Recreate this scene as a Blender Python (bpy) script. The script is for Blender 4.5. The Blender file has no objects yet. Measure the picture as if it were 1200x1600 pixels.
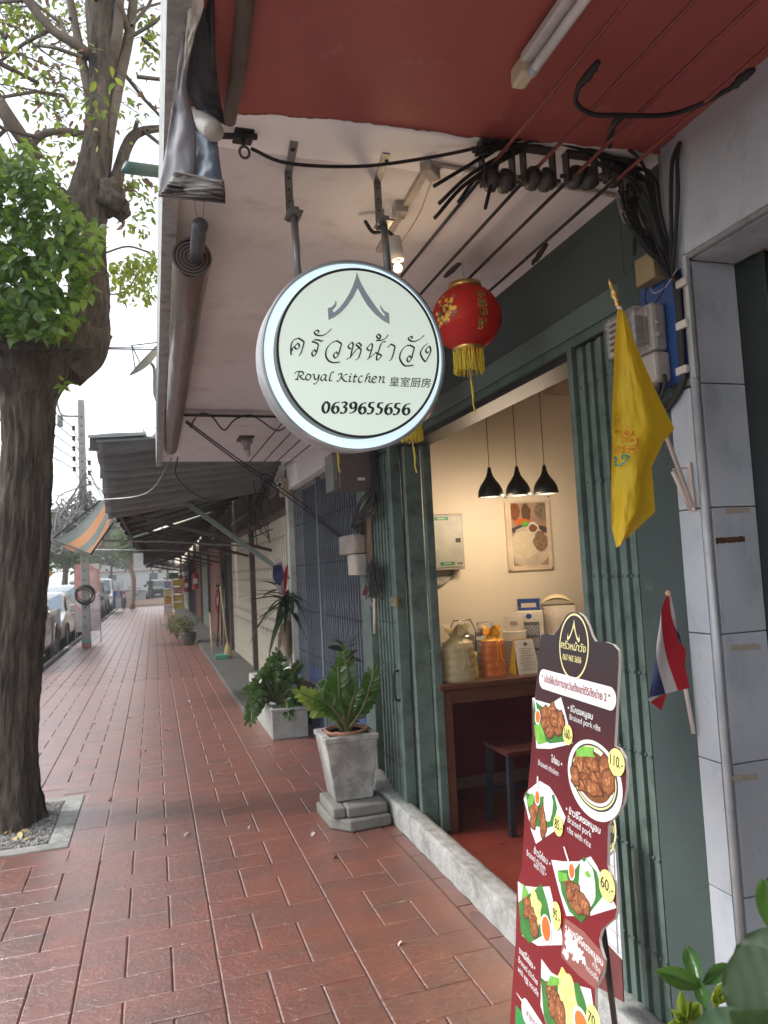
import bpy, bmesh, math, random
from mathutils import Vector, Matrix, noise
R = math.radians
random.seed(7)
SC = bpy.context.scene
COL = SC.collection
# ------------------------------------------------------------------ camera
EYE = Vector((0, 0, 1.55))
FPX = 1150.0
CAMR = Matrix(((0.95338495, 0.02491866, -0.30072612),
               (-0.29761978, -0.08680577, -0.95072984),
               (-0.04979568, 0.99591356, -0.07534303)))
cd = bpy.data.cameras.new('camera'); cam = bpy.data.objects.new('camera', cd); COL.objects.link(cam)
cd.sensor_fit = 'VERTICAL'; cd.sensor_height = 24; cd.sensor_width = 18; cd.lens = FPX / 1600 * 24
cd.clip_start = 0.02; cd.clip_end = 900
cam.matrix_world = Matrix.Translation(EYE) @ CAMR.to_4x4()
cd.dof.use_dof = True; cd.dof.focus_distance = 2.4; cd.dof.aperture_fstop = 5.0
SC.camera = cam
# ------------------------------------------------------------------ light
W = bpy.data.worlds.new('World'); SC.world = W; W.use_nodes = True
nt = W.node_tree; bg = nt.nodes['Background']
sky = nt.nodes.new('ShaderNodeTexSky'); sky.sky_type = 'NISHITA'; sky.sun_disc = False
SUN_EL, SUN_ROT = R(48), R(-75)
sky.sun_elevation = SUN_EL; sky.sun_rotation = SUN_ROT
sky.air_density = 1.0; sky.dust_density = 1.2; sky.ozone_density = 1.0
hs = nt.nodes.new('ShaderNodeHueSaturation'); hs.inputs['Saturation'].default_value = 0.22; hs.inputs['Value'].default_value = 1.0
nt.links.new(sky.outputs[0], hs.inputs['Color']); nt.links.new(hs.outputs[0], bg.inputs['Color'])
bg.inputs['Strength'].default_value = 0.15
sd = bpy.data.lights.new('sun', 'SUN'); sd.energy = 1.4; sd.angle = R(14); sd.color = (1, .955, .9)
sun = bpy.data.objects.new('sun', sd); COL.objects.link(sun)
_d = Vector((math.sin(SUN_ROT) * math.cos(SUN_EL), math.cos(SUN_ROT) * math.cos(SUN_EL), math.sin(SUN_EL)))
sun.rotation_euler = _d.to_track_quat('Z', 'Y').to_euler()
SC.view_settings.view_transform = 'Standard'; SC.view_settings.look = 'None'
SC.view_settings.gamma = 1; SC.view_settings.use_curve_mapping = False
SC.view_settings.exposure = 1.42
SC.render.engine = 'CYCLES'; SC.cycles.max_bounces = 7; SC.cycles.diffuse_bounces = 4
SC.cycles.use_denoising = True
# ------------------------------------------------------------------ helpers
def ray(px, py): return CAMR @ Vector((px - 600, 800 - py, -FPX))
def PX(px, py, x): r = ray(px, py); return EYE + r * (x / r.x)
def PY(px, py, y): r = ray(px, py); return EYE + r * (y / r.y)
def PZ(px, py, z=0.0): r = ray(px, py); return EYE + r * ((z - EYE.z) / r.z)
def PP(px, py, o, n): r = ray(px, py); return EYE + r * ((o - EYE).dot(n) / r.dot(n))
def V(*a): return Vector(a)
def rnd(a, b): return random.uniform(a, b)

def tag(o, label=None, cat=None, group=None, kind=None):
    if label: o['label'] = label
    if cat: o['category'] = cat
    if group: o['group'] = group
    if kind: o['kind'] = kind
    return o
def thing(name, label, cat, loc=(0, 0, 0), group=None):
    o = bpy.data.objects.new(name, None); COL.objects.link(o); o.location = loc; o.empty_display_size = .1
    return tag(o, label, cat, group)
def rootof(o):
    while o.parent: o = o.parent
    return o
def worldoff(p):
    v = Vector((0, 0, 0))
    while p: v += p.location; p = p.parent
    return v
def smooth(pts, n=6, closed=False):
    P = [Vector(p) for p in pts]; m = len(P); out = []
    rng = range(m if closed else m - 1)
    for i in rng:
        a = P[(i - 1) % m] if (closed or i > 0) else P[i] * 2 - P[i + 1]
        b = P[i]; c = P[(i + 1) % m]
        d = P[(i + 2) % m] if (closed or i + 2 < m) else c * 2 - b
        for k in range(n):
            t = k / n
            out.append(.5 * ((2 * b) + (c - a) * t + (2 * a - 5 * b + 4 * c - d) * t * t + (3 * b - a - 3 * c + d) * t ** 3))
    if not closed: out.append(P[-1])
    return out

class MB:
    def __init__(s): s.v = []; s.f = []; s.uv = None
    def add(s, vs, fs):
        n = len(s.v); s.v += [tuple(q) for q in vs]; s.f += [tuple(i + n for i in q) for q in fs]; return s
    def box(s, x0, x1, y0, y1, z0, z1):
        return s.add([(x0, y0, z0), (x1, y0, z0), (x1, y1, z0), (x0, y1, z0), (x0, y0, z1), (x1, y0, z1), (x1, y1, z1), (x0, y1, z1)],
                     [(0, 3, 2, 1), (4, 5, 6, 7), (0, 1, 5, 4), (1, 2, 6, 5), (2, 3, 7, 6), (3, 0, 4, 7)])
    def obox(s, c, ax, ay, az, hx, hy, hz):
        c = Vector(c); ax, ay, az = [Vector(a).normalized() for a in (ax, ay, az)]
        vs = [c + ax * hx * i + ay * hy * j + az * hz * k for k in (-1, 1) for i, j in ((-1, -1), (1, -1), (1, 1), (-1, 1))]
        return s.add(vs, [(0, 3, 2, 1), (4, 5, 6, 7), (0, 1, 5, 4), (1, 2, 6, 5), (2, 3, 7, 6), (3, 0, 4, 7)])
    def bar(s, a, b, w, h, up=(0, 0, 1)):
        a = Vector(a); b = Vector(b); d = (b - a).normalized(); sd_ = d.cross(Vector(up)).normalized(); u = sd_.cross(d)
        return s.obox((a + b) / 2, d, sd_, u, (b - a).length / 2, w / 2, h / 2)
    def tube(s, pts, r, n=8, cap=True):
        P = [Vector(p) for p in pts]; m = len(P); rs = r if isinstance(r, (list, tuple)) else [r] * m
        vs = []; ref = None
        for i in range(m):
            t = (P[min(i + 1, m - 1)] - P[max(i - 1, 0)])
            if t.length < 1e-9: t = Vector((0, 0, 1))
            t.normalize()
            if ref is None: ref = Vector((1, 0, 0)) if abs(t.x) < .8 else Vector((0, 1, 0))
            a = ref - t * ref.dot(t)
            if a.length < 1e-6: a = t.orthogonal()
            a.normalize(); ref = a; b = t.cross(a)
            for k in range(n):
                an = 2 * math.pi * k / n; vs.append(P[i] + (a * math.cos(an) + b * math.sin(an)) * rs[i])
        fs = [(i * n + k, i * n + (k + 1) % n, (i + 1) * n + (k + 1) % n, (i + 1) * n + k) for i in range(m - 1) for k in range(n)]
        if cap: fs += [tuple(range(n - 1, -1, -1)), tuple(range((m - 1) * n, m * n))]
        return s.add(vs, fs)
    def lathe(s, prof, o=(0, 0, 0), ax=(0, 0, 1), n=24, cap=True):
        ax = Vector(ax).normalized(); a = ax.orthogonal().normalized(); b = ax.cross(a); o = Vector(o); vs = []
        for r_, z in prof:
            for k in range(n):
                an = 2 * math.pi * k / n; vs.append(o + ax * z + (a * math.cos(an) + b * math.sin(an)) * r_)
        m = len(prof)
        fs = [(i * n + k, i * n + (k + 1) % n, (i + 1) * n + (k + 1) % n, (i + 1) * n + k) for i in range(m - 1) for k in range(n)]
        if cap: fs += [tuple(range(n - 1, -1, -1)), tuple(range((m - 1) * n, m * n))]
        return s.add(vs, fs)
    def poly(s, pts): return s.add(pts, [tuple(range(len(pts)))])
    def prism(s, pts, d):
        P = [Vector(p) for p in pts]; d = Vector(d); n = len(P)
        return s.add(P + [p + d for p in P], [tuple(range(n - 1, -1, -1)), tuple(range(n, 2 * n))] + [(i, (i + 1) % n, n + (i + 1) % n, n + i) for i in range(n)])
    def grid(s, fn, nu, nv):
        vs = [fn(i / nu, j / nv) for j in range(nv + 1) for i in range(nu + 1)]
        return s.add(vs, [(j * (nu + 1) + i, j * (nu + 1) + i + 1, (j + 1) * (nu + 1) + i + 1, (j + 1) * (nu + 1) + i) for j in range(nv) for i in range(nu)])
    def ball(s, c, r, nu=12, nv=8):
        c = Vector(c); r = r if isinstance(r, (tuple, list)) else (r, r, r)
        return s.grid(lambda u, v: c + Vector((r[0] * math.cos(2 * math.pi * u) * math.sin(math.pi * v), r[1] * math.sin(2 * math.pi * u) * math.sin(math.pi * v), -r[2] * math.cos(math.pi * v))), nu, nv)
    def build(s, name, m, parent=None, sm=False, bev=0, solid=0, kind=None, loc=None, sub=0):
        off = worldoff(parent) if parent else Vector((0, 0, 0))
        if loc is not None: off = Vector(loc)
        me = bpy.data.meshes.new(name)
        me.from_pydata([(x - off.x, y - off.y, z - off.z) for x, y, z in s.v], [], s.f); me.update()
        me.materials.append(m)
        if sm: me.polygons.foreach_set('use_smooth', [True] * len(me.polygons))
        o = bpy.data.objects.new(name, me); COL.objects.link(o)
        if parent: o.parent = parent
        elif loc is not None: o.location = loc
        if solid: md = o.modifiers.new('s', 'SOLIDIFY'); md.thickness = solid; md.offset = 0
        if bev: md = o.modifiers.new('b', 'BEVEL'); md.width = bev; md.segments = 2; md.limit_method = 'ANGLE'
        if sub: md = o.modifiers.new('u', 'SUBSURF'); md.levels = sub; md.render_levels = sub
        if kind: o['kind'] = kind
        return o
def inst(me, name, parent, M):
    """a further piece sharing mesh data; M in world space"""
    o = bpy.data.objects.new(name, me); COL.objects.link(o)
    if parent: o.parent = parent; M = Matrix.Translation(-worldoff(parent)) @ M
    o.matrix_local = M
    return o
def copy_tree(o, parent=None):
    c = o.copy(); COL.objects.link(c); c.parent = parent
    for ch in [q for q in bpy.data.objects if q.parent == o]: copy_tree(ch, c)
    return c
def tagm(o, label, cat, group=None): return tag(o, label, cat, group)

# ---- text: the built-in font (with its Thai and CJK fallbacks) turned into flat meshes
def text_into(mb, s, O, U, Vv, h, w=None, shear=0.0, bold=0.0, xs=1.0):
    cu = bpy.data.curves.new('t', 'FONT'); cu.body = s; cu.size = 1.0; cu.offset = bold; cu.resolution_u = 3; cu.shear = shear
    o = bpy.data.objects.new('t', cu); COL.objects.link(o)
    dg = bpy.context.evaluated_depsgraph_get(); ev = o.evaluated_get(dg); me = ev.to_mesh()
    vs = [v.co.copy() for v in me.vertices]; fs = [tuple(p.vertices) for p in me.polygons]
    ev.to_mesh_clear(); bpy.data.objects.remove(o); bpy.data.curves.remove(cu)
    if not vs: return 0
    x0 = min(v.x for v in vs); x1 = max(v.x for v in vs)
    kx = (w / (x1 - x0)) if w else h * xs
    O = Vector(O); U = Vector(U); Vv = Vector(Vv)
    mb.add([O + U * ((v.x - x0) * kx) + Vv * (v.y * h) for v in vs], fs)
    return (x1 - x0) * kx
def nib(mb, pts, w, wmin, fn, ang=40, n=6, taper=False):
    """broad-nib pen stroke; pts 2D with y down, fn maps 2D to the surface"""
    P = smooth([(p[0], p[1], 0) for p in pts], n)
    nv = Vector((math.cos(R(ang)), -math.sin(R(ang)), 0))
    L = []; Rr = []
    for i, p in enumerate(P):
        t = (P[min(i + 1, len(P) - 1)] - P[max(i - 1, 0)]).normalized(); nn = Vector((-t.y, t.x, 0))
        ww = wmin + (w - wmin) * abs(nn.dot(nv)) ** 1.0
        if taper: ww *= min(1, .35 + 4 * min(i, len(P) - 1 - i) / len(P))
        L.append(p + nn * ww / 2); Rr.append(p - nn * ww / 2)
    vs = [fn(q.x, q.y) for q in L] + [fn(q.x, q.y) for q in Rr]; m = len(P)
    mb.add(vs, [(i, i + 1, m + i + 1, m + i) for i in range(m - 1)])

# ------------------------------------------------------------------ materials
MATS = {}
def mat(name, c, rough=.6, metal=0, c2=None, scale=6, amt=.5, bump=0, bscale=None, stretch=(1, 1, 1), spec=.5, emit=0, ecol=None,
        dirt=None, dscale=2.5, damt=.5, rndv=0, trans=0, alpha=1, coat=0, rvar=0, detail=6, bdist=.004, geo=False, crough=.1, twoside=None):
    if name in MATS: return MATS[name]
    m = bpy.data.materials.new(name); MATS[name] = m; m.use_nodes = True
    n = m.node_tree; N = n.nodes; L = n.links; b = N['Principled BSDF']
    b.inputs['Roughness'].default_value = rough; b.inputs['Metallic'].default_value = metal
    b.inputs['Specular IOR Level'].default_value = spec; b.inputs['Coat Weight'].default_value = coat
    tc = N.new('ShaderNodeTexCoord'); mp = N.new('ShaderNodeMapping'); mp.inputs['Scale'].default_value = stretch
    b.inputs['Coat Roughness'].default_value = crough
    L.new(N.new('ShaderNodeNewGeometry').outputs['Position'] if geo else tc.outputs['Object'], mp.inputs[0])
    def nz(sc, det=detail, rg=.6):
        q = N.new('ShaderNodeTexNoise'); q.inputs['Scale'].default_value = sc; q.inputs['Detail'].default_value = det; q.inputs['Roughness'].default_value = rg
        L.new(mp.outputs[0], q.inputs['Vector']); return q
    if c2 is None: c2 = tuple(min(1, q * 1.25 + .004) for q in c); c = tuple(q * .82 for q in c)
    q = nz(scale); rp = N.new('ShaderNodeMapRange'); rp.inputs[1].default_value = .5 - amt * .4; rp.inputs[2].default_value = .5 + amt * .4
    L.new(q.outputs['Fac'], rp.inputs[0])
    mx = N.new('ShaderNodeMix'); mx.data_type = 'RGBA'; mx.inputs[6].default_value = (*c, 1); mx.inputs[7].default_value = (*c2, 1)
    L.new(rp.outputs[0], mx.inputs[0]); col = mx.outputs[2]
    if dirt:
        q2 = nz(dscale, 8, .72); r2 = N.new('ShaderNodeMapRange'); r2.inputs[1].default_value = .62 - damt * .22; r2.inputs[2].default_value = .75
        L.new(q2.outputs['Fac'], r2.inputs[0]); m2 = N.new('ShaderNodeMix'); m2.data_type = 'RGBA'
        L.new(r2.outputs[0], m2.inputs[0]); L.new(col, m2.inputs[6]); m2.inputs[7].default_value = (*dirt, 1); col = m2.outputs[2]
    if rndv:
        oi = N.new('ShaderNodeObjectInfo'); r3 = N.new('ShaderNodeMapRange'); r3.inputs[3].default_value = 1 - rndv; r3.inputs[4].default_value = 1 + rndv
        L.new(oi.outputs['Random'], r3.inputs[0]); h = N.new('ShaderNodeHueSaturation'); L.new(r3.outputs[0], h.inputs['Value']); L.new(col, h.inputs['Color']); col = h.outputs[0]
    L.new(col, b.inputs['Base Color'])
    if rvar:
        q4 = nz(scale * 1.7); r4 = N.new('ShaderNodeMapRange'); r4.inputs[3].default_value = max(.05, rough - rvar); r4.inputs[4].default_value = rough + rvar
        r4.inputs[1].default_value = .3; r4.inputs[2].default_value = .7
        L.new(q4.outputs['Fac'], r4.inputs[0]); L.new(r4.outputs[0], b.inputs['Roughness'])
    if bump:
        q3 = nz(bscale or scale * 4, 8, .65); bp = N.new('ShaderNodeBump'); bp.inputs['Strength'].default_value = bump; bp.inputs['Distance'].default_value = bdist
        L.new(q3.outputs['Fac'], bp.inputs['Height']); L.new(bp.outputs[0], b.inputs['Normal'])
        if geo: b.inputs['Coat IOR'].default_value = 2.6; q5 = nz(24, 5, .6); q5.inputs['Distortion'].default_value = 1.6; b2 = N.new('ShaderNodeBump'); b2.inputs['Strength'].default_value = .8; b2.inputs['Distance'].default_value = .006; L.new(q5.outputs['Fac'], b2.inputs['Height']); L.new(b2.outputs[0], b.inputs['Coat Normal'])
    if emit:
        b.inputs['Emission Color'].default_value = (*(ecol or c2), 1); b.inputs['Emission Strength'].default_value = emit
    if trans: b.inputs['Transmission Weight'].default_value = trans
    if alpha < 1: b.inputs['Alpha'].default_value = alpha
    if twoside:
        tr = N.new('ShaderNodeBsdfTranslucent'); tr.inputs[0].default_value = (*twoside, 1); ms = N.new('ShaderNodeMixShader'); ms.inputs[0].default_value = .4
        L.new(b.outputs[0], ms.inputs[1]); L.new(tr.outputs[0], ms.inputs[2]); L.new(ms.outputs[0], N['Material Output'].inputs[0])
    return m
# ------------------------------------------------------------------ palette
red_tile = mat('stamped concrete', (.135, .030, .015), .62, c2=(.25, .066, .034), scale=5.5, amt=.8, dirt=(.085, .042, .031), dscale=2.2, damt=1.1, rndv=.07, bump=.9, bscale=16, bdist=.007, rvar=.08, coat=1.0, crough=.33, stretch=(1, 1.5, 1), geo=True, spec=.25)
grout = mat('pale grout', (.16, .095, .075), .9, dirt=(.055, .03, .025), dscale=3, damt=1)
concrete = mat('concrete', (.26, .26, .245), .85, c2=(.36, .36, .34), dirt=(.12, .12, .11), damt=.8, bump=.35, bscale=50)
wet_conc = mat('apron concrete', (.045, .043, .04), .6, c2=(.085, .08, .075), dirt=(.07, .07, .065), damt=.8, bump=.3, bscale=30)
whitewash = mat('whitewashed cement', (.30, .305, .295), .85, c2=(.44, .445, .435), scale=16, dirt=(.13, .12, .10), dscale=5, damt=.7, bump=1, bscale=45, bdist=.01)
red_paint = mat('red soffit paint', (.30, .070, .056), .62, c2=(.36, .086, .07), scale=1.6, dirt=(.36, .16, .13), dscale=9, damt=.12, bump=.12, bscale=14)
white_soffit = mat('old white soffit', (.66, .655, .665), .75, c2=(.73, .725, .735), scale=1.8, dirt=(.50, .465, .45), dscale=4, damt=.35, bump=.2, bscale=22)
green_wall = mat('dark green stucco', (.040, .062, .060), .7, c2=(.052, .078, .075), scale=3, bump=1.0, bscale=220, bdist=.003, dirt=(.10, .13, .12), dscale=16, damt=.05)
green_pnt = mat('green metal paint', (.085, .128, .112), .55, c2=(.12, .172, .15), scale=8, dirt=(.03, .042, .037), dscale=9, damt=.7, bump=.2, bscale=40)
green_dk = mat('dark green metal', (.06, .10, .09), .5, dirt=(.02, .025, .022), damt=.6)
black_m = mat('black metal', (.012, .012, .013), .5)
blackrub = mat('black cable', (.010, .010, .010), .62, bump=.1)
redcable = mat('overpainted cable', (.19, .04, .032), .6)
marble = mat('grey marble tile', (.27, .305, .345), .32, c2=(.60, .65, .71), scale=7, amt=.55, dirt=(.23, .24, .25), dscale=3.5, damt=.85, rndv=.07, stretch=(1, 1, .7), detail=9, rvar=.08)
alu = mat('aluminium trim', (.40, .42, .44), .5, metal=.25, dirt=(.2, .2, .2), damt=.4)
steel = mat('weathered galvanised steel', (.25, .26, .255), .5, metal=.6, dirt=(.10, .08, .06), dscale=14, damt=.6, bump=.2, bscale=60)
cream = mat('cream plaster', (.68, .60, .475), .8, c2=(.74, .655, .52), scale=2, bump=.12, bscale=20)
maroon = mat('maroon wainscot', (.13, .012, .022), .4)
red_floor = mat('red cement floor', (.15, .028, .018), .35, c2=(.19, .036, .024), scale=4, dirt=(.09, .02, .014), damt=.5, rvar=.1)
darkwood = mat('dark wood', (.075, .026, .014), .42, c2=(.12, .044, .024), scale=5, stretch=(1, 1, 8), bump=.1)
asphalt = mat('asphalt', (.045, .045, .045), .8, c2=(.06, .06, .058), scale=2, bump=.4, bscale=80)
gravelm = mat('grey gravel', (.13, .13, .125), .85, c2=(.30, .29, .27), scale=30, amt=.2)
bark = mat('tree bark', (.030, .023, .019), .9, c2=(.175, .14, .113), scale=20, amt=.5, stretch=(1, 1, .20), bump=1.0, bscale=20, bdist=.09, dirt=(.20, .165, .14), dscale=7, damt=.5, detail=9)  # crevice shade put into the colour, on the same noise as the bump
bark2 = mat('pale branch bark', (.10, .08, .065), .85, c2=(.18, .15, .125), scale=14, stretch=(1, 1, .4), bump=.5)
# ------------------------------------------------------------------ pavement
side = tag(MB().box(-2.02, 1.30, -6, 62, -.2, -.008).build('pavement', grout), kind='structure')
SW = .532
def tile_mesh(w, h, key):
    mb = MB(); k = .0034; ky = .0012; nu = max(3, int(w / .045)); nv = max(3, int(h / .045)); j = []
    sd_ = key * 13.7
    def top(u, v):
        iu = round(u * nu); iv = round(v * nv)
        u = (0, .006 / w)[iu] if iu < 2 else (1 - (0, .006 / w)[nu - iu] if iu > nu - 2 else u)
        v = (0, .005 / h)[iv] if iv < 2 else (1 - (0, .005 / h)[nv - iv] if iv > nv - 2 else v)
        x = u * w; y = v * h
        ex = min(u, 1 - u) * w; ey = min(v, 1 - v) * h; e = min(ex, ey)
        wob = .0040 * noise.noise(Vector((x * 22, y * 22, sd_)))
        z = .0005 * noise.noise(Vector((x * 11 + sd_, y * 17, 3))) - (.0026 if e < .001 else 0)
        gx = (wob if ex < .001 else 0) * (1 if u < .5 else -1); gy = (wob * .3 if ey < .001 else 0)
        return Vector((k / 2 + x * (w - k) / w + abs(gx) * (1 if u < .5 else -1), ky / 2 + y * (h - ky) / h + gy, z))
    mb.grid(top, nu, nv)
    n = len(mb.v); ring = [i for i in range(nu + 1)] + [nu + (nu + 1) * q for q in range(1, nv + 1)] + [(nu + 1) * nv + i for i in range(nu - 1, -1, -1)] + [(nu + 1) * q for q in range(nv - 1, 0, -1)]
    base = len(mb.v); mb.v += [(mb.v[i][0], mb.v[i][1], -.012) for i in ring]; m = len(ring)
    mb.f += [(ring[i], base + i, base + (i + 1) % m, ring[(i + 1) % m]) for i in range(m)]
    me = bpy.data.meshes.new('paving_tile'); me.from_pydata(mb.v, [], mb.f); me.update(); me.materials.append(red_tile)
    me.polygons.foreach_set('use_smooth', [False] * len(me.polygons)); return me, mb
T3 = SW / 3
TALL = [tile_mesh(T3, 2 * T3, 10 + i) for i in range(5)]; SQ = [tile_mesh(T3, T3, 20 + i) for i in range(4)]; WIDE = [tile_mesh(2 * T3, T3, 30 + i) for i in range(5)]
PIT = (-1.66, -.52, 4.86, 5.96)
tiles = []
xs = [-.322 + SW * i for i in range(-4, 4)]
for ci, x in enumerate(xs):
    y = 3.03 - 8 * SW; a, b, c = x, x + T3, x + 2 * T3
    while y < 44:   # pinwheel stamp: two tall, two wide and one square block to each unit
        items = [(WIDE, a, y, 2 * T3, T3), (TALL, a, y + T3, T3, 2 * T3), (TALL, c, y, T3, 2 * T3), (SQ, b, y + T3, T3, T3), (WIDE, b, y + 2 * T3, 2 * T3, T3)]
        for k, (kind, tx, ty, tw, th) in enumerate(items):
            if tx + tw > 1.32: continue
            if tx < -2.02: continue
            if tx + tw > PIT[0] - .02 and tx < PIT[1] - .03 and ty + th > PIT[2] and ty < PIT[3]: continue
            tiles.append((kind, tx, ty, tw, th))
        y += SW
def vis(t):
    c = Vector((t[1] + t[3] / 2, t[2] + t[4] / 2, 0)) - EYE; q = CAMR.transposed() @ c
    if q.z > -.1: return None
    px = 600 - q.x / q.z * FPX; py = 800 + q.y / q.z * FPX
    if px < -40 or px > 1240 or py > 1680: return None
    return t[3] * t[4] / (c.length ** 3)
tiles = [(vis(t), t) for t in tiles]; near = sorted([t for t in tiles if t[0]], key=lambda q: -q[0])
rest = [t[1] for t in near[300:]] + [t[1] for t in tiles if t[0] is None]
for _, (kind, tx, ty, tw, th) in near[:300]:
    o = inst(random.choice(kind)[0], 'paving_tile', side, Matrix.Translation((tx, ty, rnd(-.0012, .0012))))
mb = MB()
for kind, tx, ty, tw, th in rest:
    if ty < 12: m_ = random.choice(kind)[1]; mb.add([(q[0] + tx, q[1] + ty, q[2]) for q in m_.v], m_.f)
    else:
        z = rnd(-.001, .001); k = .0075; mb.add([(tx + k, ty + k, z), (tx + tw - k, ty + k, z), (tx + tw - k, ty + th - k, z), (tx + k, ty + th - k, z)], [(0, 1, 2, 3)])
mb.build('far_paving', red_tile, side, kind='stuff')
MB().box(-2.019, 1.279, 12, 44.3, -.0079, -.003).build('joint_bed', mat('dark joints', (.05, .03, .026), .9), side)
# last column against the threshold and the kerb
mb = MB()
for i in range(100):
    mb.box(1.281 if i % 2 else 1.279, 1.352, -.6 + i * .32, -.6 + i * .32 + .313, -.012, rnd(-.002, 0))
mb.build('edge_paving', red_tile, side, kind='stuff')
side.data.transform(Matrix.Identity(4))
kerb = thing('kerb', 'long grey concrete kerb between red pavement and parked cars', 'kerb', (-2.1, 0, 0))
for i in range(58): MB().box(-2.11, -2.025, i * 1.0 + 1, i * 1.0 + 1.99, -.2, rnd(.0, .006)).build('kerb_stone', concrete, kerb, bev=.015)
tag(MB().box(-14, -2.11, -8, 260, -.3, -.135).build('road', asphalt), kind='structure')
tag(MB().box(-400, 400, -60, 700, -.9, -.31).build('ground', asphalt), kind='structure')
tag(MB().box(-18, -14.01, -8, 260, -.3, -.02).build('far_pavement', concrete), kind='structure')
# tree pit: concrete rim, gravel, damaged red patch
pit = thing('tree_pit', 'square concrete framed gravel pit around the foot of the street tree', 'tree pit', ((PIT[0] + PIT[1]) / 2, 5.4, 0))
for b in ((PIT[0], PIT[1], PIT[2], PIT[2] + .1), (PIT[0], PIT[1], PIT[3] - .1, PIT[3]), (PIT[1] - .12, PIT[1], PIT[2] + .102, PIT[3] - .102), (PIT[0], PIT[0] + .12, PIT[2] + .102, PIT[3] - .102)):
    MB().box(*b, -.1, .006).build('rim', whitewash if b[0] > -1 else concrete, pit, bev=.006)
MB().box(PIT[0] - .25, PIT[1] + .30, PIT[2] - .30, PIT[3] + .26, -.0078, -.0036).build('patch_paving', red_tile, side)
MB().box(PIT[0] + .1, PIT[1] - .1, PIT[2] + .08, PIT[3] - .08, -.03, -.0015).build('soil', gravelm, pit)
mb = MB()
for i in range(9000):
    c = Vector((rnd(PIT[0] + .13, PIT[1] - .13), rnd(PIT[2] + .11, PIT[3] - .11), rnd(-.002, .010))); s_ = rnd(.005, .013)
    a = Vector((rnd(-1, 1), rnd(-1, 1), rnd(-.4, .4))).normalized(); b = a.orthogonal().normalized(); d = a.cross(b)
    mb.add([c + a * s_, c - a * s_, c + b * s_ * .8, c - b * s_ * .7, c + d * s_ * .6, c - d * s_ * .6], [(0, 2, 4), (2, 1, 4), (1, 3, 4), (3, 0, 4), (2, 0, 5), (1, 2, 5), (3, 1, 5), (0, 3, 5)])
tag(mb.build('gravel', mat('gravel stones', (.16, .16, .155), .8, c2=(.42, .41, .39), scale=26, amt=.3), pit), kind='stuff')

# ------------------------------------------------------------------ near marble clad shop with the red soffit
FX = 1.40   # facade face
near_shop = thing('marble_clad_shop', 'near shop front clad in grey marble tiles with a dark red soffit', 'shop', (FX, 0, 0))
CY = 1.60   # corner of opening
# soffit slab, painted red up to a wavy line, then white (belongs to next shop)
ZS = 2.70
def edge_y(x): return 1.755 - .055 * (x - .28) + .007 * math.sin(x * 9) + .012 * noise.noise(Vector((x * 14, 0, 0))) + .006 * noise.noise(Vector((x * 60, 0, 0)))
N_ = 160
def red_fn(u, v):
    x = .06 + u * 1.40; return Vector((x, -4 + v * (edge_y(x) + 4), ZS - .003))
MB().grid(red_fn, N_, 2).build('red_soffit', red_paint, near_shop)
MB().box(.06, 1.6, -4, 1.70, ZS, ZS + .25).build('canopy_slab', concrete, near_shop)
MB().box(.052, .098, -4, 7.5, ZS - .05, ZS + .27).build('fascia', mat('pale fascia', (.34, .37, .37), .8, dirt=(.14, .12, .11), dscale=20, damt=.6, bump=.5, bscale=60), near_shop)
# marble panels: fascia beam (0.33 m tall), reveal, column face
def panel(x0, x1, y0, y1, z0, z1): MB().box(x0, x1, y0, y1, z0, z1).build('marble_panel', marble, near_shop, bev=.0015)
ZB = 2.355
for i, (a, b) in enumerate(((CY - .42, 1.6), (CY - 1.03, CY - .423), (CY - 1.64, CY - 1.033), (CY - 2.3, CY - 1.643))): panel(FX, FX + .02, a, b, ZB, ZS - .003)
panel(FX + .002, FX + .02, 1.602, 1.665, 2.33, ZS - .004)
for i in range(4): panel(FX + .02, FX + .165, CY - .62 * (i + 1), CY - .62 * i - .003, ZB - .012, ZB + .01)
MB().box(FX + .021, FX + .165, -4, 1.7, ZB + .011, 2.9).build('lintel_core', concrete, near_shop)
ZJ = [0, .325, .66, .995, 1.33, 1.665, 2.002, ZB - .012]
for z0, z1 in zip(ZJ, ZJ[1:]): panel(FX + .021, FX + .165, CY, CY + .02, z0 + .003, z1)
for z0, z1 in zip(ZJ[:6], ZJ[1:6] + [1.995]): panel(FX, FX + .02, CY + .022, CY + .105, z0 + .003, z1)
MB().box(FX + .022, FX + .17, CY + .021, CY + .10, 0, ZB).build('pier_core', concrete, near_shop)
MB().tube([(FX + .004, CY + .006, 0), (FX + .004, CY + .006, ZB + .004)], .011, 10).build('edge_trim', alu, near_shop, sm=True)
MB().tube([(FX + .004, CY + .002, ZB - .004), (FX + .004, -2, ZB - .004)], .009, 10).build('edge_trim', alu, near_shop, sm=True)
# chipped filler strips seen on the reveal
for (xa, xb, yy_, cm) in ((1133, 1172, 797, 0), (1119, 1164, 843, 1), (1142, 1188, 1011, 0), (1140, 1185, 1215, 0)):
    a_ = PY(xa, yy_ + 2, CY - .0015); b_ = PY(xb, yy_ - 1, CY - .0015); n1 = 24
    up_e = [a_.lerp(b_, k / n1) + V(0, 0, .0075 + .004 * noise.noise(Vector((k * .5, yy_, 0)))) for k in range(n1 + 1)]; dn_e = [a_.lerp(b_, 1 - k / n1) - V(0, 0, .0075 + .004 * noise.noise(Vector((k * .5, yy_, 7)))) for k in range(n1 + 1)]
    MB().prism(up_e + dn_e, (0, .003, 0)).build('chip', mat('chipped mortar', (.30, .26, .21), .9, c2=(.42, .38, .32), scale=40, bump=.8) if not cm else mat('rusty slot', (.035, .015, .008), .9, c2=(.14, .05, .02), scale=50, bump=.8), near_shop)
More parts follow.
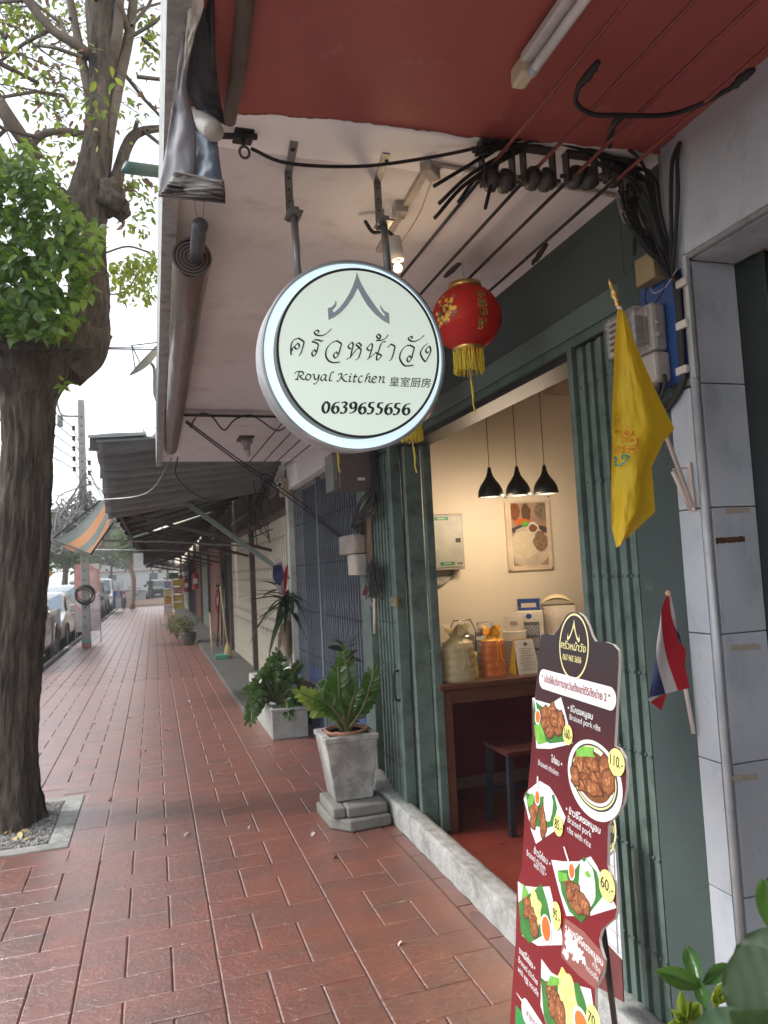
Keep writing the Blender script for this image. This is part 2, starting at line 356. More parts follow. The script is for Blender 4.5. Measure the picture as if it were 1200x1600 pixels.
# recessed green frame and dark interior
MB().box(FX + .166, FX + .195, CY - .10, CY + .02, 0, ZB - .013).build('frame_and_gap', mat('near black green', (.012, .018, .017), .5), near_shop, bev=.003)
MB().box(FX + .20, FX + .225, CY - .09, CY + .0, 0, ZB - .02).build('frame_and_gap', black_m, near_shop, bev=.003)  # black strip standing for the shaded gap beside the frame
for z0, z1 in zip(ZJ, ZJ[1:]): panel(FX + .235, FX + .9, CY - .022, CY - .002, z0 + .003, z1)
dark = mat('dark interior', (.03, .03, .032), .8)
mb = MB().box(FX + .9, FX + 4, CY - .02, CY, 0, 2.6).box(FX + 3.9, FX + 4, -3, CY, 0, 2.6).box(FX + .3, FX + 4, -3, CY, 2.55, 2.6).box(FX + .3, FX + 4, -3.05, -3, 0, 2.6).box(FX + .17, FX + 4, -3, CY, 0, .02)
mb.build('interior', dark, near_shop)
MB().box(FX + .02, FX + .17, -4, -2.3, 0, 2.7).build('side_wall', marble, near_shop)
MB().box(FX - .05, FX + .236, -4, CY + .1, -.01, .06).build('door_sill', concrete, near_shop, bev=.01)

# ------------------------------------------------------------------ the kitchen shop
shop = thing('kitchen_shop', 'open fronted eatery with dark green front, cream walls and maroon wainscot', 'shop', (1.45, 3.3, 0))
GX = 1.45
def wsof(u, v):
    x = .098 + u * 1.37; y0 = edge_y(x); return Vector((x, y0 + v * (7.5 - y0), ZS - .002 - (.0))) 
MB().grid(wsof, N_, 4).build('white_soffit', white_soffit, shop)
MB().box(.098, 1.6, 1.702, 7.5, ZS, ZS + .25).build('canopy_slab', concrete, shop)
MB().box(.099, GX - .001, 5.14, 5.22, ZS - .04, ZS - .003).build('soffit_rib', white_soffit, shop, bev=.004)
def brighter(u, v):
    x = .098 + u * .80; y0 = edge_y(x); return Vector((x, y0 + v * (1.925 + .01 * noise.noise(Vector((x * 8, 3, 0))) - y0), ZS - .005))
MB().grid(brighter, 120, 3).build('brighter_white_strip', mat('fresh white paint', (.88, .88, .89), .6, c2=(.92, .92, .93), scale=3), shop)  # strip of brighter white on the soffit next to the red
# facade: lintel wall, pillar, lighter steel lintel band, rail
MB().box(GX, GX + .16, 1.932, 4.95, 2.422, ZS).build('lintel_wall', green_wall, shop)
MB().box(GX - .012, GX + .02, 1.9, 4.95, 2.335, 2.421).build('lintel_band', mat('lintel green', (.075, .115, .105), .5, c2=(.09, .135, .12), dirt=(.12, .15, .13), damt=.2), shop, bev=.003)
MB().box(GX - .004, GX + .02, 1.92, 4.95, 2.30, 2.334).build('gate_rail', green_dk, shop, bev=.002)
MB().box(GX + .021, GX + .158, 1.94, 4.95, 2.272, 2.4215).build('gate_rail', black_m, shop, bev=.002)
MB().box(GX - .03, GX + .2, 1.706, 1.93, 0, 2.419).build('pillar', green_wall, shop, bev=.004)
MB().box(GX + .0, GX + .2, 1.706, 1.93, 2.421, ZS - .002).build('pillar_head', green_wall, shop)
# interior
IY = 4.85
MB().box(GX + .16, 5.5, IY, IY + .1, .95, 3.1).build('inner_wall', cream, shop)
MB().box(GX + .16, 5.5, IY - .004, IY + .1, .08, .949).build('wainscot', maroon, shop)
MB().box(GX + .16, 5.5, IY - .016, IY + .1, 0, .078).build('skirting', mat('skirting', (.20, .12, .10), .6), shop, bev=.004)
MB().box(5.5, 5.6, 1.6, IY + .1, 0, 3.1).build('back_wall', cream, shop)
MB().box(GX + .2, 5.5, 1.61, 1.70, 0, 3.1).build('inner_wall', cream, shop)
MB().box(GX + .16, 5.6, 1.6, IY + .1, 3.1, 3.2).build('inner_ceiling', cream, shop)
MB().box(GX + .162, 5.5, IY - .10, IY - .001, 2.79, 3.09).build('bulkhead', mat('bulkhead paint', (.50, .40, .28), .8), shop, bev=.003)
MB().box(GX + .0, GX + .16, 1.93, 4.95, 2.701, 3.15).build('upper_wall', cream, shop)
MB().box(GX + .0, 5.5, 1.7, IY, -.02, -.001).build('floor', red_floor, shop)
# threshold: rough whitewashed kerb
def thr(u, v):
    y = -1 + u * 5.9; prof = [(1.352, 0), (1.348, .06), (1.349, .126), (1.354, .136), (1.395, .137), (1.435, .132), (1.464, .118), (1.47, .0)]
    k = v * (len(prof) - 1); i = min(int(k), len(prof) - 2); t = k - i; x = prof[i][0] * (1 - t) + prof[i + 1][0] * t; z = prof[i][1] * (1 - t) + prof[i + 1][1] * t
    nz = noise.noise(Vector((y * 9, v * 6, 1))); e = .012 * math.exp(-((u - .4) / .12) ** 2)
    z *= 1 + .45 * max(0, (u - .955) / .045)
    return Vector((x + nz * .0045 * (1 if v < .6 else .3), y, max(0, z + .003 * nz - (e if .4 < v < .7 else 0) * .5)))
tag(MB().grid(thr, 160, 21).build('threshold', whitewash, sm=True), 'rough whitewashed cement kerb running along the foot of the green gates', 'threshold')
# upper storey block over the canopy (real mass above, seen only as shade)
tag(MB().box(1.46, 6, -4, 7.5, 3.21, 8).build('upper_storey', cream), kind='structure')

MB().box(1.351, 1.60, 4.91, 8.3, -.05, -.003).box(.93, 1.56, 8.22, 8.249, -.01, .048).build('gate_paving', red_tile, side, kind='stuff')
# ------------------------------------------------------------------ folding steel gates
def rivet_row(g, ys, x, z, m):
    mb = MB()
    for y in ys: mb.ball((x, y, z), .0065, 6, 4)
    return mb.build('rivets', m, g, sm=True, kind='stuff')
def slat(name, g, x, y, w, d, z0, z1, m):
    # U-shaped channel slat
    return MB().box(x, x + .004, y, y + w, z0, z1).box(x + .004, x + d, y, y + .003, z0, z1).box(x + .004, x + d, y + w - .003, y + w, z0, z1).build(name, m, g)
g = thing('folding_gate', 'green folding steel gate stacked open beside the grey marble pillar', 'gate', (GX, 2.1, 0), 'green folding gates')
y = 1.935; k = 0
for i in range(11):
    w = .022 if i % 3 else .028; off = .012 * (i % 2)
    slat('slat', g, GX - .005 - off + .012, y, w, .022, .02, 2.285, green_pnt); y += w + .004
MB().box(GX - .02, GX + .028, 1.90, 1.932, .02, 2.30).build('gate_post', green_pnt, g, bev=.003)
MB().box(GX - .012, GX + .03, y + .002, y + .032, .02, 2.30).build('gate_post', green_pnt, g, bev=.003)
for z in (.32, .62, .93, 1.18, 1.49, 1.80, 2.14): rivet_row(g, [1.945 + .0265 * q for q in range(11)], GX - .004, z + rnd(-.01, .01), green_dk)
# the far leaf of the same front, standing partly open
g2 = thing('folding_gate', 'green folding steel gate stacked open behind the tapered concrete planter', 'gate', (GX, 4.5, 0), 'green folding gates')
ya = PX(652, 950, GX)[1]; yb = PX(590, 950, GX)[1]
y0 = PX(629, 950, GX).y; y1 = PX(592, 950, GX).y
yy = y0 + .06; n = 13; st = (y1 - yy) / n
for i in range(n): slat('slat', g2, GX - .012 + .010 * (i % 2), yy + i * st, st * .86, .02, .02, 2.285, green_pnt)
MB().box(GX - .035, GX + .03, y0, y0 + .055, .02, 2.30).build('gate_post', green_pnt, g2, bev=.003)
MB().box(GX + .03, GX + .09, y0 - .125, y0 - .002, .02, 2.27).build('gap_shade', black_m, g2)  # black filler between the posts, painted stand-in for the gap's shade
MB().box(GX + .0, GX + .10, y0 - .175, y0 - .127, .02, 2.27).build('gate_post', green_pnt, g2, bev=.003)
MB().box(GX + .10, GX + .15, y0 - .225, y0 - .18, .02, 2.27).build('gate_post', green_pnt, g2, bev=.003)
for z in (.32, .62, .93, 1.2, 1.49, 1.80, 2.14): rivet_row(g2, [yy + st * (q + .4) for q in range(n)], GX - .013, z, green_dk)
h = MB().tube(smooth([(GX - .036, y0 + .028, .92), (GX - .07, y0 + .028, .90), (GX - .07, y0 + .028, .76), (GX - .036, y0 + .028, .74)], 4), .008, 8).build('handle', black_m, g2, sm=True)
lk = MB().box(GX - .055, GX - .037, y0 - .05, y0 + .06, 1.31, 1.37).build('lock_plate', mat('dull brass', (.25, .20, .10), .45, metal=.5), g2, bev=.002)
MB().ball((GX - .056, y0 + .03, 1.34), .009, 8, 6).build('rivet', steel, lk)
# ------------------------------------------------------------------ next shop: closed grey-blue grille
U2 = thing('grille_front_shop', 'closed shop behind a grey blue steel grille beside the eatery', 'shop', (1.5, 6.6, 0))
blue_in = mat('faded blue panel', (.02, .035, .075), .6, c2=(.015, .05, .20), scale=1.2, amt=.8)
ys0 = PX(574, 950, 1.5).y; ys1 = 8.05
MB().box(1.60, 1.66, ys0 - .2, 8.15, 0, 2.45).build('panel_behind', mat('dark blue sheet behind', (.006, .008, .014), .6, c2=(.010, .014, .03), scale=2), U2)
MB().box(1.595, 1.6, ys0, ys1, .02, .55).build('blue_sheet', mat('blue sheet', (.012, .045, .26), .5), U2)
MB().box(1.45, 1.62, ys0 - .25, ys0 - .03, 0, ZS).build('pillar', green_pnt, U2, bev=.004)
MB().box(1.44, 1.6, ys0 - .03, 8.25, 2.46, ZS - .002).build('header', white_soffit, U2, bev=.003)
MB().box(1.44, 1.62, 8.07, 8.22, 0, ZS + .1).build('pillar', mat('white pillar', (.5, .5, .48), .7, dirt=(.25, .24, .22), damt=.5), U2, bev=.004)
gr = thing('grille_gate', 'closed grey blue folding steel grille behind the potted plants', 'gate', (1.5, 6.6, 0))
barm = mat('grille bar paint', (.085, .105, .13), .5, c2=(.14, .17, .20), dirt=(.07, .06, .06), damt=.5, dscale=9)
nb = 34; stp = (ys1 - ys0) / nb
me0 = None
for i in range(nb + 1):
    y = ys0 + stp * i
    if i == 19: MB().box(1.485, 1.53, y - .03, y + .03, .02, 2.44).build('gate_post', barm, gr, bev=.003); continue
    if me0 is None: b = MB().box(1.50, 1.506, -.010, .010, 0, 2.42).build('bar', barm, gr, loc=(0, 0, 0)); b.parent = gr; me0 = b.data; b.matrix_local = Matrix.Translation(Vector((0, y, .02)) - gr.location); continue
    inst(me0, 'bar', gr, Matrix.Translation((0, y, .02)))
# lattice of crossing flat bars between the channels, in bands
me1 = None
for bi, zb in enumerate((.25, .72, 1.15, 1.62, 2.05)):
    for i in range(0, nb, 1):
        if bi % 2: continue
        if i in (18, 19): continue
        a = Vector((1.506, ys0 + stp * i, zb)); c = Vector((1.506, ys0 + stp * (i + 1), zb + .16 if i % 2 else zb - .16))
        if me1 is None: o = MB().box(-.001, .001, 0, 1, -.005, .005).build('lattice_strip', barm, gr, loc=(0, 0, 0)); me1 = o.data; o.parent = gr; o0 = o
        d = c - a; M = Matrix.Translation(a) @ Matrix.Rotation(math.atan2(d.z, d.y), 4, 'X') @ Matrix.Diagonal((1, d.length, 1, 1))
        if o0: o0.matrix_local = Matrix.Translation(-gr.location) @ M; o0 = None
        elif bi % 2 == 0: inst(me1, 'lattice_strip', gr, M)
    rivet_row(gr, [ys0 + stp * i for i in range(nb)], 1.498, zb, black_m)
# ------------------------------------------------------------------ further shop fronts
cream_d = mat('cream painted folding door', (.50, .46, .37), .6, c2=(.60, .56, .46), scale=4, dirt=(.30, .26, .2), dscale=6, damt=.5)
woodm = mat('weathered brown wood', (.07, .05, .038), .8, c2=(.13, .10, .08), stretch=(1, 1, .3), scale=10, bump=.3)
def front(y0, y1, colour, label, post=woodm, apron=True, trans=True, z1=2.25, pl=.155, slots=True, group=None):
    s = thing('shop_front', label, 'shop', (1.5, (y0 + y1) / 2, 0), group)
    MB().box(1.56, 1.62, y0, y1, 0, z1).build('door_backing', dark, s)
    n = max(3, int((y1 - y0 - .25) / pl)); w = (y1 - y0 - .25) / n; me = None
    for i in range(n):
        y = y0 + .12 + i * w; q = Matrix.Translation((0, y, .03))
        if me is None:
            mb = MB().box(1.52, 1.545, .004, w - .004, 0, z1 - .05).box(1.512, 1.52, .006, .022, 0, z1 - .05)
            o = mb.build('door_plank', colour, s, loc=(0, 0, 0)); o.parent = s; o.matrix_local = Matrix.Translation((0, y, .03)) @ Matrix.Translation(-s.location); me = o.data
        else: inst(me, 'door_plank', s, q)
    if slots:
        mb = MB()
        for i in range(n):
            y = y0 + .12 + i * w + w / 2
            for zz in (.75, .92, 1.45, 1.6, 1.98):
                mb.box(1.517, 1.5195, y - .008, y + .03, zz - .02 * (i % 2), zz + .03)
        mb.build('door_slots', dark, s)
    MB().box(1.46, 1.58, y0, y0 + .10, 0, ZS + .1).build('post', post, s, bev=.004)
    MB().box(1.48, 1.58, y0 + .10, y1, z1 - .02, z1 + .06).build('lintel', post, s, bev=.004)
    if trans:
        MB().box(1.56, 1.60, y0, y1, z1 + .06, ZS + .35).build('transom_back', dark, s)
        k = int((y1 - y0) / .11); me = None
        for i in range(k):
            y = y0 + .1 + i * .11
            if me is None:
                o = MB().box(1.52, 1.54, 0, .045, 0, ZS + .35 - z1 - .06).build('transom_slat', post, s, loc=(0, 0, 0)); me = o.data; o.parent = s
                o.matrix_local = Matrix.Translation((0, y, z1 + .06)) @ Matrix.Translation(-s.location)
            else: inst(me, 'transom_slat', s, Matrix.Translation((0, y, z1 + .06)))
        MB().box(1.505, 1.545, y0 + .1, y1, z1 + .28, z1 + .33).build('transom_rail', post, s)
    MB().box(.93, 1.56, y0, y1, -.01, .05).build('apron', wet_conc, s, bev=.01)
    MB().box(1.62, 5, y0, y1, 0, 6).build('wall', cream, s)
    return s
pinkd = mat('faded pink shutter', (.35, .17, .14), .6, c2=(.44, .24, .2), dirt=(.4, .35, .3), damt=.4)
paleg = mat('pale green shutter', (.33, .38, .33), .6, c2=(.42, .46, .40), dirt=(.2, .2, .18), damt=.4)
front(8.25, 11.75, cream_d, 'shop with cream folding doors right behind the dracaena')
front(11.75, 15.3, cream_d, 'shop with cream folding doors beside the dark doorway')
s = front(15.3, 17.2, dark, 'shop with an open dark doorway and a red fire extinguisher', slots=False)
front(17.2, 21.5, pinkd, 'shop with faded pink shutters behind the bamboo poles', slots=False)
front(21.5, 25, paleg, 'shop with pale green shutters and a red extinguisher box', slots=False)
front(25, 29, pinkd, 'second pink shuttered shop before the stacked crates', slots=False, trans=False)
front(29, 34, dark, 'dark recessed shop front beside the stacked crates', slots=False, trans=False)
front(34, 44, paleg, 'far pale green shop front behind the crates', slots=False, trans=False, pl=.5)
front(44, 60, cream_d, 'farthest cream shop front at the end of the covered walk', slots=False, trans=False, pl=.8)
# ------------------------------------------------------------------ round lightbox sign
sg = thing('round_sign', 'round lit white signboard with a grey gable mark and dark Thai lettering', 'sign', (.556, 1.95, 2.143))
SCN = Vector((.556, 1.945, 2.143)); tl = R(-6)
sv = Vector((0, math.sin(tl), math.cos(tl))); su = Vector((1, 0, 0)); sn = su.cross(sv) * 1.0  # towards -Y side
if sn.y > 0: sn = -sn
lit = mat('lit acrylic face', (.70, .80, .70), .35, c2=(.76, .86, .78), scale=2, emit=.20, ecol=(.72, .86, .76))
halo = mat('lit acrylic halo', (.7, .85, .9), .3, emit=.36, ecol=(.66, .86, .92))
ringm = mat('charcoal vinyl', (.035, .032, .034), .4); inkm = mat('dark lettering vinyl', (.03, .028, .03), .4)
greym = mat('slate grey vinyl', (.26, .285, .32), .45, emit=.12, ecol=(.3,.34,.4))
MB().lathe([(.262, -.105), (.266, -.10), (.266, -.004), (.2665, .004), (.262, .007), (.2585, .007), (.2575, .0), (.2575, -.02)], SCN, sn, 96, cap=False).build('rim', alu, sg, sm=False, bev=0)
MB().lathe([(0.001, -.104), (.263, -.104)], SCN, sn, 64, cap=False).build('back_panel', alu, sg)
MB().lathe([(.0005, -.002), (.2574, -.002)], SCN, sn, 96, cap=False).build('halo_panel', halo, sg)
MB().lathe([(.232, -.0015), (.232, .046), (.2315, .0475), (.2248, .0475), (.2248, .04)], SCN, sn, 96, cap=False).build('ring', ringm, sg, sm=False)
face = MB().lathe([(.0005, .0465), (.2247, .0465)], SCN, sn, 96, cap=False).build('face_panel', lit, sg)
FO = SCN + sn * .0485
def sf(x, y): return PP(x, y, FO, sn)
mb = MB()
TH1 = [[(150, 550), (143, 470), (152, 380), (190, 312), (265, 285)], [(262, 282), (300, 305), (355, 345)], [(352, 345), (330, 430), (300, 520), (268, 562)], [(158, 490), (175, 435), (215, 400), (250, 365), (278, 400), (262, 440), (230, 455), (205, 425), (212, 405)],
       [(552, 212), (578, 190), (570, 165), (540, 165), (512, 190), (530, 225), (580, 243), (640, 240), (710, 205), (780, 135)],
       [(655, 310), (625, 330), (580, 315), (530, 308), (500, 322), (470, 345)], [(472, 342), (530, 352), (576, 385)], [(577, 385), (560, 450), (540, 520), (500, 565), (472, 520), (510, 465), (535, 500)],
       [(912, 652), (850, 665), (780, 660), (720, 620), (688, 540), (710, 440), (780, 360), (850, 325)], [(850, 322), (890, 340), (938, 372)], [(936, 372), (915, 450), (885, 545), (840, 595), (812, 550), (850, 500), (875, 530)],
       [(1095, 435), (1070, 448), (1040, 410), (1095, 350), (1118, 390), (1100, 470), (1075, 590)], [(1015, 615), (1075, 575), (1150, 485), (1205, 430)],
       [(1210, 425), (1165, 385), (1205, 352)], [(1205, 352), (1245, 402), (1200, 432)], [(1200, 432), (1240, 465), (1215, 560), (1195, 600), (1155, 628)]]
TH2 = [[(195, 465), (165, 475), (135, 440), (200, 370), (218, 410), (195, 500), (165, 595)], [(130, 620), (175, 590), (270, 510)], [(268, 508), (315, 530), (357, 562), (295, 625), (285, 570), (320, 470), (350, 380), (380, 348), (430, 334)],
       [(332, 288), (300, 280), (285, 250), (315, 222), (345, 255), (340, 285), (315, 315)], [(275, 318), (350, 318), (410, 295), (445, 262), (465, 230)],
       [(455, 430), (505, 378)], [(503, 376), (540, 392), (575, 415)], [(573, 415), (545, 530), (515, 610), (480, 638)],
       [(860, 705), (800, 715), (730, 715), (680, 670), (645, 590), (670, 490), (740, 410), (805, 395)], [(805, 392), (840, 412), (878, 435)], [(876, 435), (850, 520), (830, 600), (785, 655), (760, 610), (795, 560), (820, 590)],
       [(815, 300), (840, 282), (835, 262), (808, 262), (782, 285), (800, 318), (860, 335), (930, 315), (985, 280), (1028, 235)],
       [(1085, 365), (1020, 420), (970, 510), (1000, 600), (1048, 655)], [(1046, 655), (1090, 580), (1130, 480), (1105, 412), (1052, 470), (1075, 515), (1105, 490)]]
for L, ox in ((TH1, 440), (TH2, 560)):
    for s in L: nib(mb, [(ox + a / 10, 500 + b / 10) for a, b in s], 2.9, 1.0, sf, 38)
mb.build('thai_lettering', inkm, sg)
mb = MB()
RK = [[(105, 195), (125, 165), (160, 155), (215, 155), (240, 180), (225, 210), (175, 225)], [(178, 160), (160, 220), (140, 278)], [(110, 278), (165, 278)], [(180, 222), (220, 270), (262, 280)],
      [(300, 197), (345, 205), (355, 240), (330, 283), (290, 283), (275, 250), (300, 200), (320, 192)], [(380, 205), (405, 200), (410, 250), (430, 280), (465, 260), (482, 200)], [(488, 200), (470, 290), (430, 345), (395, 345)],
      [(600, 215), (560, 203), (520, 240), (515, 280), (540, 298), (575, 260), (598, 212)], [(600, 210), (580, 280), (610, 295)], [(720, 165), (685, 165), (665, 210), (645, 285), (665, 300), (690, 290)],
      [(780, 215), (800, 192), (850, 190)], [(842, 190), (820, 260), (790, 305), (760, 298)], [(930, 195), (890, 207), (837, 248)], [(837, 248), (880, 300), (925, 310)], [(950, 235), (975, 232), (955, 308), (990, 305)], [(982, 190), (993, 199)],
      [(1055, 195), (1025, 300), (1040, 318), (1062, 308)], [(1020, 232), (1085, 235)]]
RK2 = [[(70, 225), (30, 230), (0, 280), (20, 325), (62, 312)], [(175, 190), (145, 195), (125, 250), (100, 325)], [(112, 290), (160, 237), (182, 245), (163, 305), (192, 325)], [(222, 282), (280, 258), (265, 232), (230, 245), (210, 300), (235, 328), (277, 315)],
       [(315, 240), (345, 240), (320, 330)], [(330, 290), (380, 240), (400, 252), (380, 318), (412, 325)]]
for L, ox in ((RK, 450), (RK2, 560)):
    for s in L: nib(mb, [(ox + a / 10, 565 + b / 10) for a, b in s], 2.5, .8, sf, 40, 5)
mb.build('name_lettering', inkm, sg); mb = MB()
D = {'0': [[(115, 100), (78, 150), (78, 210), (110, 242), (145, 205), (152, 135), (118, 100)]], '6': [[(285, 105), (230, 120), (195, 175), (200, 225), (235, 245), (268, 212), (258, 168), (225, 165), (203, 190)]],
     '3': [[(310, 120), (340, 105), (372, 122), (355, 152), (330, 165)], [(330, 163), (366, 185), (360, 222), (330, 245), (290, 235)]], '9': [[(488, 160), (490, 130), (460, 108), (425, 130), (425, 168), (450, 185), (490, 160)], [(492, 140), (485, 200), (450, 235), (405, 245)]],
     '5': [[(722, 110), (665, 114)], [(668, 114), (657, 160), (700, 185), (690, 230), (660, 252), (625, 245)]]}
for ch, dx, dy in (('0', 0, 0), ('6', 0, 0), ('3', 0, 0), ('9', 0, 0), ('6', 337, 8), ('5', 0, 0), ('5', 110, 5), ('6', 665, 15), ('5', 325, 10), ('6', 885, 20)):
    for s in D[ch]: nib(mb, [(495 + (a + dx) / 8, 615 + (b + dy) / 8) for a, b in s], 4.4, 1.3, sf, 15, 5)
mb.build('phone_number', inkm, sg); mb = MB()
o0 = sf(608, 602); uu = sf(673, 604.5) - o0; vv = (sf(608, 586) - o0)
text_into(mb, '皇室厨房', o0, uu.normalized(), vv.normalized(), vv.length * 1.02, uu.length, 0.12, bold=.004)
mb.build('chinese_lettering', inkm, sg, kind='stuff')
LG = [(575, 95), (605, 190), (650, 290), (720, 415), (800, 535), (880, 650), (940, 725), (1005, 792), (1013, 765), (975, 725), (948, 675), (938, 635), (948, 605), (962, 650), (1010, 708), (1080, 742), (1088, 915), (980, 860), (860, 760), (740, 625), (655, 485), (590, 355),
      (578, 372), (520, 490), (430, 620), (320, 740), (220, 810), (133, 850), (120, 665), (180, 648), (225, 605), (247, 540), (262, 592), (245, 645), (200, 690), (205, 728), (222, 730), (300, 662), (380, 560), (450, 450), (510, 325), (555, 195)]
MB().poly([sf(500 + a / 10, 415 + b / 10) for a, b in LG]).build('gable_mark', greym, sg)
# hangers: pipes, clamps, punched steel straps folded onto the soffit
for hx, tx in ((.405, .392), (.672, .650)):
    y = 1.985; zt = 2.145 + math.sqrt(max(0, .262 ** 2 - (hx - .556) ** 2)) - .005
    MB().tube([(hx + .006, y, zt), (hx, y, 2.555)], .011, 12).build('pipe', steel, sg, sm=True)
    MB().box(hx - .024, hx + .020, y - .035, y + .028, 2.552, 2.558).box(hx - .012, hx + .012, y - .018, y + .016, 2.558, 2.575).build('clamp', steel, sg, bev=.001)
    MB().tube([(hx - .002, y - .004, 2.575), (hx - .002, y - .004, 2.60)], .003, 6).build('bolt', steel, sg)
    sp = MB().box(hx - .019, hx + .003, y + .016, y + .020, 2.545, ZS - .006).build('strap', steel, sg)
    for q in range(4): MB().tube([(hx - .008, y + .0155, 2.57 + .035 * q), (hx - .008, y + .0148, 2.57 + .035 * q)], .0032, 8).build('bolt_hole', black_m, sp)
    fo = MB().obox(((hx + tx) / 2 - .006, y - .055, ZS - .0065), (tx - hx, -.17, 0), (0, 0, 1), (1, 0, 0), .078, .002, .011).build('strap_foot', steel, sg)
    MB().ball((hx - .016, y - .10, ZS - .010), (.006, .006, .005), 8, 5).build('bolt', black_m, fo)
# ------------------------------------------------------------------ spot lamps behind the sign
sl = thing('spot_lamp', 'small white cylinder spot lamp glowing warm just behind the round sign', 'lamp', (.73, 2.2, 2.5))
c = PY(617, 385, 2.16); c2 = PY(622, 418, 2.16)
MB().lathe([(.018, 0), (.020, .002), (.021, .075), (.018, .078), (.016, .07)], c + V(0, 0, .03), (c2 - c).normalized(), 20, cap=False).build('lamp_shade', mat('white lamp', (.6, .58, .55), .5), sl, sm=True)
MB().ball(c2 + V(-.001, 0, -.002), .014, 10, 8).build('bulb', mat('warm bulb', (1, .8, .5), .4, emit=9, ecol=(1, .72, .38)), sl, sm=True)
MB().tube(smooth([c + V(0, 0, .03), c + V(-.02, .02, .06), c + V(-.06, .03, .055), c + V(-.08, .05, .10)], 5), .006, 6).build('cable', blackrub, sl, sm=True)
ld = bpy.data.lights.new('spot_bulb', 'POINT'); ld.energy = .5; ld.color = (1, .7, .4); ld.shadow_soft_size = .02
lo = bpy.data.objects.new('spot_bulb', ld); COL.objects.link(lo); lo.location = c2 + V(.004, .0, -.03)
# beige trunking and thin wire on the soffit
tk = thing('cable_trunking', 'beige plastic cable trunking with thin wires on the white soffit above the sign', 'trunking', (.9, 2, ZS))
def so(x, y, d=.008): return PZ(x, y, ZS - d)
a, b = so(668, 262, .012), so(592, 392, .012)
MB().bar(a, b, .022, .016).build('duct', mat('old beige plastic', (.42, .38, .33), .6, dirt=(.2, .17, .14), damt=.5), tk, bev=.002)
MB().bar(so(664, 258, .018), so(680, 276, .018), .035, .03).build('joint_box', MATS['old beige plastic'], tk, bev=.003)
MB().bar(so(622, 335, .02), so(628, 322, .02), .04, .035).build('joint_box', MATS['old beige plastic'], tk, bev=.003)
MB().bar(so(672, 254), so(1000, 312), .014, .012).build('duct', MATS['old beige plastic'], tk, bev=.002)
MB().tube(smooth([so(690, 258), so(672, 290), so(655, 335), so(630, 375), so(615, 395)], 6), .0022, 5).build('thin_wire', MATS['old beige plastic'], tk)
# ------------------------------------------------------------------ lanterns
redpaper = mat('red lantern silk', (.50, .018, .018), .5, c2=(.60, .03, .025), bump=.2, bscale=90, twoside=(.7, .03, .02))
gold = mat('gold trim', (.55, .36, .12), .35, metal=.8); goldp = mat('gold print', (.60, .40, .06), .45, c2=(.75, .55, .12))
yel = mat('yellow tassel thread', (.55, .47, .03), .6, c2=(.72, .62, .06), scale=60)
def lantern(c, r, hh, label):
    t = thing('lantern', label, 'lantern', c, 'red new year lanterns under the soffit')
    c = Vector(c); n_ = 48
    prof = []
    for i in range(n_ + 1):
        a = -1 + 2 * i / n_; z = a * hh; q = r * math.sqrt(max(0, 1 - (a * .90) ** 2)) * (1 + (.006 if i % 4 == 0 else (-.004 if i % 4 == 2 else 0))); prof.append((q, z))
    MB().lathe(prof, c, (0, 0, 1), 64, cap=False).build('shade', redpaper, t, sm=True)
    r1 = prof[0][0]
    MB().lathe([(r1 * .95, hh - .004), (r1 * 1.12, hh + .002), (r1 * 1.08, hh + .018), (r1 * .85, hh + .022), (.003, hh + .022)], c, (0, 0, 1), 32, cap=False).build('top_cap', gold, t, sm=True)
    MB().lathe([(r1 * .98, -hh - .012), (r1 * 1.05, -hh - .006), (r1 * 1.0, -hh + .004)], c, (0, 0, 1), 32, cap=False).build('bottom_cap', gold, t, sm=True)
    mb = MB()
    for i in range(120):
        a = rnd(0, 2 * math.pi); q = r1 * rnd(.82, 1.02); p = c + V(q * math.cos(a), q * math.sin(a), -hh - .01); l = rnd(.072, .088)
        mb.tube([p, p + V(rnd(-.003, .003), rnd(-.003, .003), -l * .5), p + V(rnd(-.005, .005), rnd(-.005, .005), -l)], .0016, 4, cap=False)
    mb.build('fringe', yel, t, kind='stuff')
    b = c + V(0, 0, -hh - .01)
    MB().tube([b + V(0, 0, -.06), b + V(.003, 0, -.112)], .0038, 8).build('bead', mat('wooden bead', (.5, .33, .2), .5), t)
    mb = MB()
    for i in range(9): 
        d = V(rnd(-.003, .003), rnd(-.003, .003), 0); mb.tube([b + V(.003, 0, -.11) + d, b + V(.008, 0, -.16) + d * 1.5, b + V(.006, 0, -.20) + d * .6, b + V(.013, 0, -.235) + d], .0013, 4)
    mb.build('tassel', yel, t, kind='stuff')
    MB().tube([c + V(0, 0, hh + .02), c + V(-.002, 0, hh + .055), V(c.x - .004, c.y, ZS - .01)], .0007, 4).build('wire', black_m, t)
    return t, c, r, hh
t, c, r_, hh = lantern((1.135, 2.45, 2.458), .128, .112, 'red round silk lantern with gold characters and yellow tassel right of the lit sign')
def lsurf(az, z, e=.0012):   # azimuth measured from the camera-facing meridian, metres of height
    base = math.atan2(-c.y, -c.x); a = base + az; q = r_ * math.sqrt(max(0, 1 - (z / hh * .9) ** 2)) * 1.008 + e
    return c + V(q * math.cos(a), q * math.sin(a), z)
mbo = MB(); mbi = MB()
